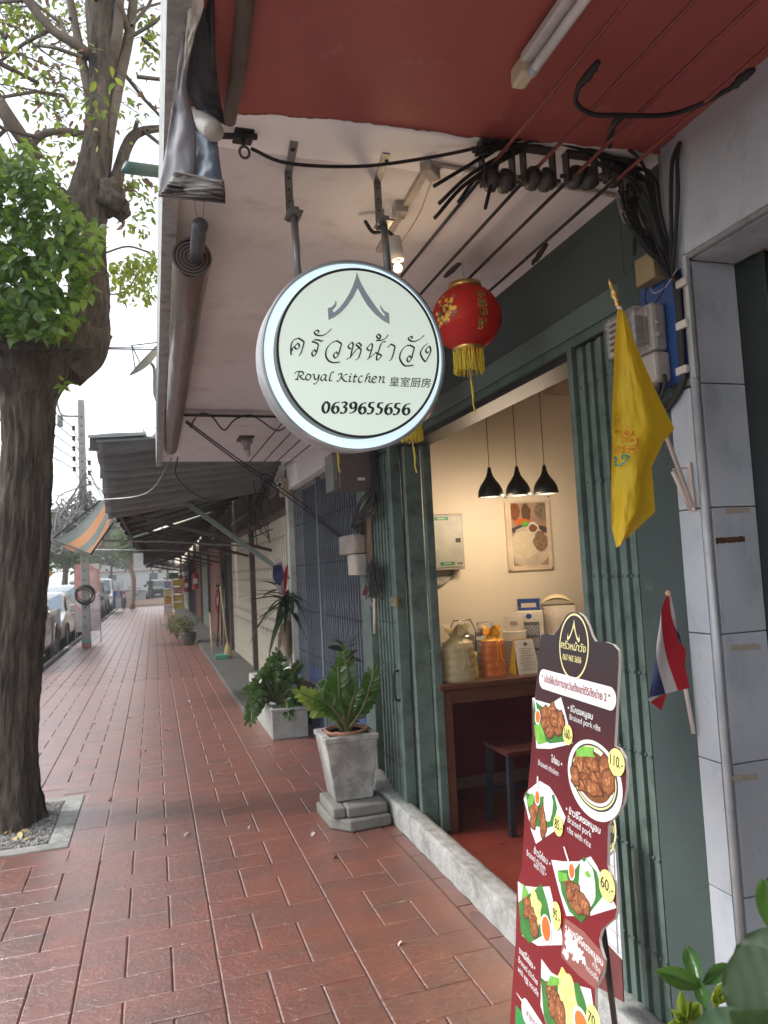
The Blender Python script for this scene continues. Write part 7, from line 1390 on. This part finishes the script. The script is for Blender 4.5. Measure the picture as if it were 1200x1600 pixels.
# ---- long rectangular planter
pl2 = thing('long_planter', 'low rectangular cement planter overgrown with dark glossy leaves', 'planter', (1.2, 7.6, 0)); z1 = .27
MB().box(1.02, 1.36, 7.0, 8.15, .0, z1 - .02).build('trough', mat('planter cement', (.28, .28, .26), .9, dirt=(.15, .15, .14), damt=.6, bump=.4), pl2, bev=.008)
for a in ((1.01, 1.37, 6.99, 7.03), (1.01, 1.37, 8.12, 8.16), (1.01, 1.045, 7.031, 8.119), (1.335, 1.37, 7.031, 8.119)): MB().box(*a, z1 - .019, z1 + .012).build('rim', concrete, pl2, bev=.005)
pl3 = thing('back_planter', 'second white cement planter behind the overgrown one', 'planter', (.9, 8.9, 0)); MB().box(1.02, 1.34, 8.30, 8.70, 0, .42).build('trough', whitewash, pl3, bev=.01)
S = []
for i in range(40):
    tx = rnd(384, 484); ty = 1120 - 85 * math.sin(math.pi * (tx - 380) / 105) + rnd(-14, 24); S.append((PY(tx, ty, 7.3 + rnd(-.5, .4)), (rnd(-.04, .04), rnd(-.05, .05), .10), 12, 0))
S += [(PY(432, 1018, 7.5), (0, 0, .05), 9, 0), (PY(470, 1035, 7.3), (0, 0, .05), 10, 1), (PY(476, 1065, 7.1), (.05, 0, .05), 9, 1), (PY(383, 1082, 7.2), (0, 0, .12), 10, 0), (PY(392, 1130, 7.0), (-.1, 0, .12), 10, 0), (PY(452, 1120, 6.95), (0, -.1, .1), 8, 0)]
zzplant('leafy_plant', 'mass of dark arching leaf sprays spilling from the low rectangular planter', V(1.17, 7.45, .26), S, zz2, zy, 240, 1.1)
# ---- dracaena
dr = thing('dracaena', 'dracaena with a pale ringed stem and drooping brown tipped leaves', 'plant', (1.25, 8.35, 0)); top = PY(448, 948, 8.2); foot = V(1.27, 8.25, .05)
stemd = mat('pale ringed stem', (.34, .31, .26), .8, c2=(.44, .41, .35)); P = smooth([foot, (foot + top) / 2 + V(.03, 0, 0), top], 10); MB().tube(P, [.062 - .018 * i / len(P) + (.004 if i % 3 == 0 else 0) for i in range(len(P))], 12).build('stem', stemd, dr, sm=True)
dl = leafmat('dracaena leaf', (.016, .035, .016), (.03, .06, .025), (.05, .09, .03)); db = leafmat('dry leaf', (.16, .10, .05), (.26, .17, .09), (.2, .12, .05)); meA = leafmesh('leaf', .50, .065, dl, .25, .62, 'strap', 7); meB = leafmesh('dry_leaf', .42, .05, db, .3, .8, 'strap', 7)
for i in range(58):
    a = i * 2.399; el_ = rnd(-.3, .9) if i < 46 else rnd(-1.1, -.5); inst(meA if i < 46 else meB, 'leaf', dr, frame(top + V(0, 0, rnd(-.05, .15) if i < 46 else -.12), V(math.cos(a) * .8, math.sin(a) * .8, el_), (0, 0, 1), rnd(-.3, .3), rnd(.7, 1.15)))
t2 = PY(440, 975, 8.0)
# ---- small potted shrubs farther down
sh = thing('brown_pot', 'round brown glazed pot with a straggly shrub at the kerb of the walk', 'pot', (.73, 17.8, 0)); MB().lathe([(.001, 0), (.12, 0), (.135, .03), (.175, .15), (.18, .25), (.19, .26), (.19, .29), (.17, .29), (.16, .25), (.001, .25)], (.73, 17.8, 0), (0, 0, 1), 28, cap=False).build('bowl', mat('brown glaze', (.06, .045, .035), .4, c2=(.10, .08, .06)), sh, sm=True)
def shrub(c, rx, rz, n_, m, name, label, root=None, ls=.06, cat='shrub'):
    t = root or thing(name, label, cat, c); c = Vector(c); me = leafmesh('l', ls, ls * .5, m); mb = MB()
    for i in range(n_):
        a = rnd(0, 6.28); b = rnd(-1, 1); r = rnd(.3, 1) ** .5 * (1 + .35 * noise.noise(Vector((math.cos(a) * 1.5, math.sin(a) * 1.5, b * 2 + c.x)))); q = math.sqrt(max(0, 1 - b * b)); p = c + V(math.cos(a) * q * rx * r, math.sin(a) * q * rx * r, rz * (1 + b * r)); leaves_into(mb, me, frame(p, V(rnd(-1, 1), rnd(-1, 1), rnd(-.4, .8)), (0, 0, 1), rnd(-1, 1), rnd(.6, 1.3)))
    o = mb.build('foliage', m, t, sm=True); o['kind'] = 'stuff'
    for i in range(6): MB().tube([c + V(0, 0, -.1), c + V(rnd(-1, 1) * rx * .7, rnd(-1, 1) * rx * .7, rz * 1.5)], .008, 5).build('twig', bark, t)
    return t
olv = leafmat('olive leaf', (.09, .11, .04), (.17, .19, .08), (.2, .22, .08)); shrub((.70, 17.8, .28), .24, .15, 300, olv, 'potted_shrub', 'straggly olive green shrub in the brown glazed pot', ls=.07); shrub((.52, 19.4, .12), .27, .26, 500, olv, 'potted_shrub', 'bushy yellowish shrub just behind the brown pot', ls=.07)
for i, (x, y) in enumerate(((.85, 20.5), (1.05, 22.5), (1.1, 24))): shrub((x, y, .2), .3, .1, 200, leafmat('grey leaf', (.12, .14, .11), (.2, .22, .18), (.1, .12, .1)), 'low_plant', ('nearest', 'middle', 'farthest')[i] + ' of three low grey plants on the shop step', ls=.06)
# ---- foreground leaves, bottom right
fg = thing('desert_rose', 'plant with glossy oval dark leaves growing up in front of the folded gate', 'plant', tuple(PY(1090, 1600, 1.05)))
gm = leafmat('glossy oval leaf', (.035, .10, .028), (.075, .17, .05), (.10, .22, .04), .3, sc=18, coat=.3); gy = leafmat('lime young leaf', (.20, .30, .03), (.32, .42, .06), (.35, .45, .06), .4, sc=25); rib = mat('pale midrib', (.30, .40, .18), .5)
def bigleaf(t, base, tip, wpx, y0, y1, m, name='leaf', cup=.012, n=10, ribm=rib, parent=None):
    A = PY(*base, y0); B_ = PY(*tip, y1); d = B_ - A; L = d.length; vw = ((A + B_) / 2 - EYE).normalized(); s = d.cross(vw).normalized(); up = s.cross(d).normalized(); wd = wpx * y0 / FPX * 1.05
    def fn(u, v):
        w = math.sin(math.pi * min(1, v * .96 + .02) ** 1.15) ** .62 * wd / 2; x = (u - .5) * 2; return A + d * v + s * x * w - up * (cup * x * x * (1 if cup else 0)) + up * (.02 * math.sin(v * 3.1) * L) + up * .0012 * math.sin(v * 34 - abs(x) * 6) * (abs(x))
    o = MB().grid(fn, 8, n * 2).build(name, m, parent or t, sm=True)
    MB().tube([A + d * q + up * (.02 * math.sin(q * 3.1) * L + .0012) for q in [k / 8 for k in range(8)]], [.0022 * (1 - .9 * k / 8) for k in range(8)], 5).build('midrib', ribm, o, sm=True)
    return o
Yf = 1.08
bigleaf(fg, (1094, 1538), (1074, 1483), 29, Yf, Yf + .04, gm); bigleaf(fg, (1092, 1538), (1021, 1516), 32, Yf, Yf - .02, gm); bigleaf(fg, (1096, 1540), (1136, 1510), 25, Yf, Yf, gm); bigleaf(fg, (1094, 1542), (1104, 1580), 24, Yf - .02, Yf - .06, gm)
MB().tube([PY(1094, 1538, Yf), PY(1098, 1580, Yf + .02), PY(1100, 1660, Yf + .03)], .004, 7).build('stem', stemm, fg, sm=True)
ly = thing('lime_shoots', 'cluster of lime green young leaves below the glossy dark ones', 'plant', tuple(PY(1070, 1600, 1.12)))
for b_, t_, w_ in (((1068, 1592), (1064, 1545), 18), ((1068, 1592), (1046, 1576), 13), ((1070, 1592), (1096, 1566), 15), ((1072, 1594), (1100, 1580), 12), ((1066, 1598), (1040, 1602), 14), ((1072, 1596), (1080, 1560), 12), ((1118, 1566), (1134, 1534), 20), ((1118, 1566), (1116, 1545), 14), ((1122, 1566), (1138, 1548), 14), ((1060, 1606), (1050, 1590), 12), ((1076, 1606), (1095, 1594), 14)): bigleaf(ly, b_, t_, w_, 1.14, 1.13, gy, ribm=gy)
MB().tube([PY(1068, 1592, 1.14), PY(1066, 1700, 1.14)], .003, 6).tube([PY(1118, 1566, 1.14), PY(1110, 1700, 1.14)], .003, 6).build('stem', stemm, ly)
bl = thing('broad_leaf_plant', 'large out of focus grey green leaves filling the bottom right corner', 'plant', tuple(PY(1180, 1640, .55)))
gb = leafmat('dull broad leaf', (.06, .10, .055), (.09, .14, .08), (.10, .16, .06), .5, sc=10); gb2 = leafmat('deep broad leaf', (.03, .075, .03), (.05, .11, .05), (.08, .14, .04), .4, sc=10)
bigleaf(bl, (1260, 1560), (1128, 1545), 150, .62, .66, gb, cup=.004, n=14); bigleaf(bl, (1250, 1560), (1160, 1470), 150, .64, .70, gb, cup=.006, n=14); bigleaf(bl, (1240, 1640), (1085, 1612), 100, .58, .66, gb2, cup=.004, n=14); bigleaf(bl, (1235, 1480), (1195, 1375), 60, .70, .74, leafmat('mid broad leaf', (.05, .12, .02), (.08, .18, .04), (.12, .25, .04)), n=14)
bigleaf(bl, (1245, 1680), (1140, 1580), 110, .60, .60, gb2, cup=.01, n=14)
# ------------------------------------------------------------------ the big street tree
tr = thing('street_tree', 'large old street tree with furrowed dark trunk in the gravel pit', 'tree', (-1.08, 5.45, 0))
YT = 5.5
def trunkf(keys, nu=56, nv=110, amp=.045, name='trunk'):
    """keys: (left px, right px, y px) outline heights on the plane y=YT"""
    C_ = []; R_ = []
    for l, r, y, d in keys: a = PY(l, y, YT + d); b = PY(r, y, YT + d); C_.append((a + b) / 2); R_.append((b - a).length / 2)
    def at(v):
        q = v * (len(C_) - 1); i = min(int(q), len(C_) - 2); f = q - i; f2 = f * f * (3 - 2 * f); return C_[i].lerp(C_[i + 1], f), R_[i] * (1 - f2) + R_[i + 1] * f2
    def fn(u, v):
        c, r = at(v); a = u * 2 * math.pi + .25 * noise.noise(Vector((u * 6, 0, c.z if False else at(v)[0].z * 1.7))); n1 = noise.noise(Vector((math.cos(a) * 4.5, math.sin(a) * 4.5, c.z * 1.3))); n2 = noise.noise(Vector((math.cos(a) * 11, math.sin(a) * 11, c.z * 3.2))); n3 = noise.noise(Vector((math.cos(a) * 26, math.sin(a) * 26, c.z * 7)))
        rr = r * (1 + .09 * n1 + amp * 1.6 * (1 - abs(n2) * 2.4) + amp * .8 * (1 - abs(n3) * 2.4)); flare = max(0, 1 - c.z / .55) if c.z < .55 else 0
        rr *= 1 + flare ** 2 * (.28 + .16 * math.sin(a * 5 + 1)); return c + V(math.cos(a) * rr, math.sin(a) * rr, 0)
    return MB().grid(fn, nu * 2, nv * 2).build(name, bark, tr, sm=True)
trunkf([(-42, 54, 1330, 0), (-40, 54, 1230, 0), (-34, 57, 1130, 0), (-22, 66, 980, 0), (-8, 76, 820, 0), (4, 80, 700, 0), (2, 84, 630, 0), (-15, 108, 580, 0), (-60, 150, 552, .05), (-60, 160, 520, .08)], name='trunk')
def limb(pts, r, name='limb', m=bark, n=12, amp=.0):
    P = smooth(pts, 16); rs = []
    for i in range(len(P)): q = i / (len(P) - 1) * (len(r) - 1); k = min(int(q), len(r) - 2); rs.append((r[k] * (1 - q + k) + r[k + 1] * (q - k)) * (1 + .05 * noise.noise(P[i] * 3)))
    n = n * 3; mb = MB().tube(P, rs, n); vv = []
    for i, q in enumerate(mb.v):
        c = P[i // n]; d = Vector(q) - c; a = 6.283 * (i % n) / n; s_ = noise.noise(Vector((math.cos(a) * 3.5, math.sin(a) * 3.5, c.z * 3 + c.x * 2))); s2 = noise.noise(Vector((math.cos(a) * 9, math.sin(a) * 9, c.z * 9))); vv.append(tuple(c + d * (1 + (.10 * s_ + .09 * (1 - abs(s2) * 2.2)) * min(1, max(r) / .08))))
    mb.v = vv; return mb.build(name, m, tr, sm=True)
def pt_(x, y, d=0): return PY(x, y, YT + d)
limb([pt_(95, 575, .05), pt_(125, 545, .08), pt_(138, 500, .1), pt_(138, 430, .1), pt_(134, 330, .1), pt_(150, 240, .15), pt_(162, 120, .2), pt_(160, 20, .25), pt_(150, -120, .3)], [.16, .165, .14, .125, .14, .10, .095, .12, .08], n=20)
limb([pt_(20, 560, .1), pt_(-10, 480, .1), pt_(-60, 380, .2), pt_(-90, 250, .3)], [.17, .12, .1, .08], n=16)
for P_, r_ in (([(152, 310), (150, 240), (144, 180), (128, 90), (105, -20)], [.05, .04, .032, .028]), ([(160, 300), (172, 200), (190, 110), (204, 40), (212, -40)], [.045, .04, .038, .03]), ([(146, 92), (120, 70), (80, 45), (35, -10), (10, -60)], [.04, .032, .028]), ([(168, 110), (182, 60), (186, 0), (190, -60)], [.045, .04, .035]),
               ([(180, 330), (180, 290), (200, 225), (222, 205), (262, 200)], [.07, .045, .035, .025]), ([(138, 212), (95, 205), (60, 215), (20, 260), (-20, 200)], [.03, .025, .03, .03]), ([(60, 250), (20, 195), (-10, 150)], [.045, .05, .05]), ([(200, 50), (188, 10), (170, -30)], [.025, .02]), ([(210, 208), (214, 190)], [.02, .015])):
    limb([pt_(*q, .08 + .06 * i) if i else pt_(*q, .24) for i, q in enumerate(P_)], r_, m=bark2 if max(r_) < .055 else bark, n=10)
for (x, y, s_) in ((112, 318, .09), (178, 312, .11), (100, 310, .06)): mb = MB().ball(pt_(x, y, .03), (s_, s_, s_ * 1.2), 40, 26); c = pt_(x, y, .03); mb.v = [tuple(c + (Vector(q) - c) * (1 + .55 * noise.noise(Vector(q) * 9) + .25 * noise.noise(Vector(q) * 24))) for q in mb.v]; mb.build('burl', bark, tr, sm=True)
# fine twigs and thin canopy
twm = mat('thin twig bark', (.07, .055, .045), .85, c2=(.14, .12, .10)); lt = leafmat('tree leaf', (.05, .09, .02), (.11, .16, .03), (.22, .32, .05), .5); lt2 = leafmat('yellow green tree leaf', (.13, .18, .03), (.22, .26, .05), (.4, .5, .08), .5); lb_ = leafmat('dry brown leaf', (.14, .09, .06), (.24, .15, .11), (.2, .12, .08), .6)
random.seed(23); tw = MB(); tips = []
def grow(p, d, L, r, dep):
    P = [p]; dd = Vector(d).normalized()
    for k in range(4): dd = (dd + V(rnd(-.35, .35), rnd(-.35, .35), rnd(-.25, .3))).normalized(); P.append(P[-1] + dd * L / 4)
    tw.tube(P, [r * (1 - .13 * k) for k in range(5)], 5, cap=False)
    if dep <= 1: tips.extend(P[1:])
    if dep > 0:
        for k in range(3): q = random.choice(P[2:]); grow(q, dd + V(rnd(-1, 1), rnd(-1, 1), rnd(-.6, .6)) * .9, L * rnd(.55, .8), r * .58, dep - 1)
for (x, y, dx, dz) in ((35, 0, -.6, .4), (80, 45, -.6, -.2), (20, 110, -.5, .2), (60, 215, -.6, .0), (105, 60, -.3, .6), (200, 60, .5, .1), (215, 120, .5, -.3), (206, 40, .3, .8), (180, 60, .2, .8), (230, 204, .6, .2), (225, 205, .5, -.5), (130, 90, -.5, .2), (190, 110, .5, -.2), (150, 0, -.1, .9), (60, 130, -.7, .1), (10, 60, -.5, .4), (222, 60, .4, -.5), (20, 190, -.4, -.4), (100, 150, -.7, -.3), (110, 30, .2, .5)):
    grow(pt_(x, y, rnd(0, .3)), V(dx, rnd(-.4, .8), dz), rnd(.9, 1.3), .016, 4)
tw.build('twigs', twm, tr, kind='stuff')
cr1, cr2, cr3 = MB(), MB(), MB(); ml = leafmesh('l', .062, .028, lt)
for p in tips:
    q = CAMR.transposed() @ (p - EYE); X_ = 600 - q.x / q.z * FPX; Y_ = 800 + q.y / q.z * FPX
    if X_ > 250 and Y_ < 700: continue
    for k in range(3):
        if random.random() < .30: leaves_into(random.choice((cr1, cr1, cr2, cr3)), ml, frame(p + V(rnd(-.1, .1), rnd(-.1, .1), rnd(-.1, .06)), V(rnd(-1, 1), rnd(-1, 1), rnd(-1, .3)), (0, 0, 1), rnd(-1, 1), rnd(.6, 1.2)))
# hanging spray of leaves by the canopy edge, and scattered ones at the top left
for (cx_, cy_, rx, ry, n_, dd) in ((212, 440, 38, 36, 230, .6), (225, 405, 26, 18, 80, .6), (190, 420, 30, 14, 70, .4), (80, 250, 70, 50, 160, .5), (40, 90, 60, 70, 180, .6), (225, 300, 22, 30, 60, .6), (195, 280, 30, 20, 60, .5), (235, 60, 18, 50, 90, .5), (90, 160, 50, 50, 120, .5), (20, 20, 50, 40, 150, .7), (215, 350, 30, 20, 50, .6)):
    for i in range(n_): a = rnd(0, 6.28); r = rnd(0, 1) ** .6; leaves_into(cr2 if cy_ > 350 or random.random() < .35 else random.choice((cr1, cr1, cr3)), ml, frame(pt_(cx_ + rx * r * math.cos(a), cy_ + ry * r * math.sin(a), dd + rnd(-.4, .4)), V(rnd(-1, 1), rnd(-1, 1), rnd(-1, .2)), (0, 0, 1), rnd(-1, 1), rnd(.7, 1.3)))
mb = MB(); mb.tube(smooth([pt_(165, 460, .3), pt_(190, 458, .5), pt_(205, 445, .6), pt_(215, 425, .6)], 4), .006, 5).tube(smooth([pt_(165, 395, .3), pt_(200, 385, .5), pt_(235, 395, .6)], 4), .008, 5); mb.build('twigs', twm, tr, kind='stuff')
for b_, m_ in ((cr1, lt), (cr2, lt2), (cr3, lb_)): b_.build('crown', m_, tr, kind='stuff', sm=True)
random.seed(5)
# leafy climber in front of the fork
cl_ = thing('climber', 'leafy climber with drip tipped bright leaves covering the fork of the big tree', 'climbing plant', tuple(pt_(60, 400, -.5)))
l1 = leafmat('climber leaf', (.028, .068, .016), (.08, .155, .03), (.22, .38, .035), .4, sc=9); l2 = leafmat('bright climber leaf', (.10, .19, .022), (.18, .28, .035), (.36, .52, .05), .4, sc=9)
h1 = leafmesh('leaf', .078, .056, l1, .18, .25, 'heart', 5); h2 = leafmesh('leaf', .076, .054, l2, .18, .25, 'heart', 5); k = 0; rest_ = MB(); rest2 = MB(); cand = []
for i in range(4600):
    x = rnd(-60, 172); y = rnd(215, 530); 
    top_ = 225 + 60 * max(0, (x - 10) / 100) ** 1.5 + 40 * noise.noise(Vector((x * .035, 0, 0))); rt = 95 + .35 * (y - 260) if y < 330 else (165 - 8 * abs(y - 400) / 30 if y < 440 else 160 - (y - 440) * .55)
    if y < 330: rt = 70 + (y - 220) * .55
    rt += 30 * noise.noise(Vector((y * .035, 3, 0))) + 10 * noise.noise(Vector((y * .11, 3, 0))) - 6; bot = 528 - max(0, x - 95) * .3
    if x > rt or y < top_ or y > bot: continue
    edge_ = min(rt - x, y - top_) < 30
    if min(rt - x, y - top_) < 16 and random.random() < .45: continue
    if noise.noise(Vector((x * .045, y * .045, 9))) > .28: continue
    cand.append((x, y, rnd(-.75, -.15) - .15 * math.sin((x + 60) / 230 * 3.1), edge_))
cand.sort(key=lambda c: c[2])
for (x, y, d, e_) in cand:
    br_ = random.random() < (.6 if e_ else (.34 if x > 75 else .14)); M = frame(pt_(x, y, d), V(rnd(-.8, .8), rnd(-.9, .3), rnd(-1, .1)), (rnd(-.4, .4), -1, .9), rnd(-.5, .5), rnd(.7, 1.25))  # light put into leaf colour: brighter leaves favoured at rim and right
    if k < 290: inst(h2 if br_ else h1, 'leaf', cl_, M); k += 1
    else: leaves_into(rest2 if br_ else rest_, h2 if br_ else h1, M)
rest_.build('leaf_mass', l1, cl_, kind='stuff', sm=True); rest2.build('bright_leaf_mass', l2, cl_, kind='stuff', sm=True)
MB().tube(smooth([pt_(20, 570, -.2), pt_(40, 480, -.35), pt_(60, 380, -.4), pt_(40, 280, -.4)], 5), .012, 6).build('stem', bark2, cl_, sm=True); MB().tube(smooth([pt_(60, 480, -.3), pt_(110, 400, -.4), pt_(150, 350, -.4)], 5), .010, 6).build('stem', bark2, cl_, sm=True)
sp_ = MB(); 
for i in range(9): leaves_into(sp_, h2, frame(PY(97 + rnd(-6, 6), 598 + rnd(-10, 12), YT - .3), V(rnd(-1, 1), -.2, rnd(-1, .6)), (0, -1, .5), 0, rnd(.5, .8)))
tag(sp_.build('leaf_sprig', l2, sm=True), 'small bright sprig of leaves sprouting from the right side of the trunk', 'sprig')
# ------------------------------------------------------------------ background trees
fm1 = leafmat('far leaf', (.05, .085, .03), (.10, .14, .05), (.14, .2, .06), .6, sc=1.5); fm2 = leafmat('far light leaf', (.11, .14, .05), (.18, .21, .08), (.2, .26, .1), .6, sc=1.5)
def ftree(x, y, h, r, m, label, z=-.05, trunkr=.16, n_=1400, ls=.30):
    n_ = int(n_ * 1.8)
    t = thing('background_tree', label, 'tree', (x, y, z), 'trees down the street'); tp_ = V(x + .3, y, h * .55); P = smooth([V(x, y, z), V(x + .15, y, h * .25), tp_], 5); MB().tube(P, [trunkr * (1 - .4 * i / len(P)) for i in range(len(P))], 8).build('trunk', bark, t, sm=True)
    for i in range(6): a = i * 1.05; MB().tube(smooth([tp_ - V(0, 0, rnd(0, h * .15)), tp_ + V(math.cos(a) * r * .4, math.sin(a) * r * .4, h * .12), tp_ + V(math.cos(a) * r * .8, math.sin(a) * r * .8, h * .25)], 4), trunkr * .35, 5).build('branch', bark, t)
    me = leafmesh('l', ls, ls * .7, m, seg=2); mb = MB(); cl2 = [(V(x + rnd(-1, 1) * r * .75, y + rnd(-1, 1) * r * .75, h * rnd(.55, .92)), rnd(.28, .5) * r) for _ in range(13)]
    for i in range(n_): c, q = random.choice(cl2); d = V(rnd(-1, 1), rnd(-1, 1), rnd(-1, 1)).normalized() * q * rnd(.4, 1.05); leaves_into(mb, me, frame(c + d, V(rnd(-1, 1), rnd(-1, 1), rnd(-.5, .5)), (0, 0, 1), rnd(-1, 1), rnd(.6, 1.2)))
    mb.build('crown', m, t, kind='stuff'); return t
ftree(-5.2, 48, 6.0, 2.6, fm1, 'dark tree standing between the parked cars and the pole', n_=1500); ftree(-9.5, 52, 7.0, 3.2, fm2, 'pale leafy tree seen just right of the big trunk', n_=1300); ftree(-6.6, 60, 5.6, 2.6, fm1, 'slender dark tree behind the pink banner'); ftree(-13, 70, 8.5, 4.2, fm1, 'broad tree behind the scaffolding', n_=1600, ls=.45); ftree(-4.2, 78, 6.5, 3.4, fm1, 'tree above the white sport utility car', n_=1500, ls=.42)
ftree(-8, 100, 9.5, 6, fm1, 'large dark tree far down the road', n_=1700, ls=.7); ftree(1.5, 96, 7.5, 4.5, fm1, 'tree at the far end of the covered walk', n_=1500, ls=.6); ftree(-14.5, 34, 6, 2.6, fm2, 'tree across the road left of the trunk')
st = thing('slim_street_tree', 'slim pale street tree on the pavement beside the helmeted person', 'tree', (-1.15, 42.5, 0)); P = smooth([V(-1.15, 42.6, 0), V(-1.05, 42.6, 1.6), V(-1.25, 42.6, 2.6), V(-1.0, 42.6, 4.2)], 5); MB().tube(P, [.14 - .002 * i for i in range(len(P))], 10).build('trunk', mat('pale trunk', (.22, .16, .12), .8), st, sm=True)
mb = MB(); me = leafmesh('l', .22, .15, fm1)
for i in range(900): q = V(rnd(-1, 1), rnd(-1, 1), rnd(-1, 1)); q = q.normalized() * rnd(.3, 1); leaves_into(mb, me, frame(V(-1.0, 42.6, 3.6) + V(q.x * 1.3, q.y * 1.2, q.z * 1.1), V(rnd(-1, 1), rnd(-1, 1), rnd(-1, .5)), (0, 0, 1), rnd(-1, 1), rnd(.6, 1.2)))
mb.build('crown', fm1, st, kind='stuff')
# scattered litter on the pavement
lit_ = [(225, 1173), (178, 1247), (295, 1300), (490, 1300), (258, 1303), (330, 1085), (293, 1095), (250, 1250), (205, 1120), (360, 1190), (420, 1165), (455, 1190), (345, 1210), (310, 1180), (265, 1140), (240, 1060), (145, 1130), (120, 1190), (300, 1104), (260, 1081), (520, 1340), (630, 1470), (745, 1425), (390, 1290)]
dl1 = mat('dry leaf litter', (.20, .12, .07), .7, c2=(.32, .24, .16)); dl2 = mat('pale petal litter', (.50, .42, .38), .7); lm_ = leafmesh('l', .05, .026, dl1, .5, .5)
for i, (x, y) in enumerate(lit_):
    mb = MB(); leaves_into(mb, lm_, frame(PZ(x, y, .010), V(rnd(-1, 1), rnd(-1, 1), .05), (0, 0, 1), rnd(-.4, .4), rnd(.6, 1.2))); o = mb.build('fallen_leaf', dl1 if i % 3 else dl2, sm=True); tag(o, ('brown' if i % 3 else 'pale') + ' fallen leaf on the pavement ' + ('close to the white threshold' if x > 600 else 'in front of the tapered planter' if (x > 470 and y > 1290) else 'beside the long planter' if x > 400 else 'in the open foreground' if y > 1270 else 'just right of the tree pit' if (x < 240 and y > 1170) else 'beyond the tree pit' if x < 270 else 'in the middle of the walk'), 'leaf', 'fallen leaves on the pavement')
mb = MB(); lp_ = leafmesh('l', .09, .04, mat('yellow fallen leaf', (.42, .34, .16), .7), .5, .5)
for i in range(9): o = inst(lp_, 'fallen_leaf', None, frame(PZ(rnd(8, 40), rnd(1288, 1322), .01), V(rnd(-1, 1), rnd(-1, 1), .2), (0, 0, 1), rnd(-.6, .6), rnd(.6, 1.1))); tag(o, 'curled yellow leaf on the gravel at the foot of the tree', 'leaf', 'yellow leaves in the tree pit')
# ------------------------------------------------------------------ thin street haze
hz = MB().box(-60, 40, -12, 160, -1.3, 16).build('haze', bpy.data.materials.new('haze air')); tag(hz, kind='stuff')
hm = hz.data.materials[0]; hm.use_nodes = True; hn = hm.node_tree; hn.nodes.remove(hn.nodes['Principled BSDF'])
pv = hn.nodes.new('ShaderNodeVolumePrincipled'); pv.inputs['Color'].default_value = (.92, .94, .96, 1); pv.inputs['Density'].default_value = .0022; hn.links.new(pv.outputs[0], hn.nodes['Material Output'].inputs['Volume'])
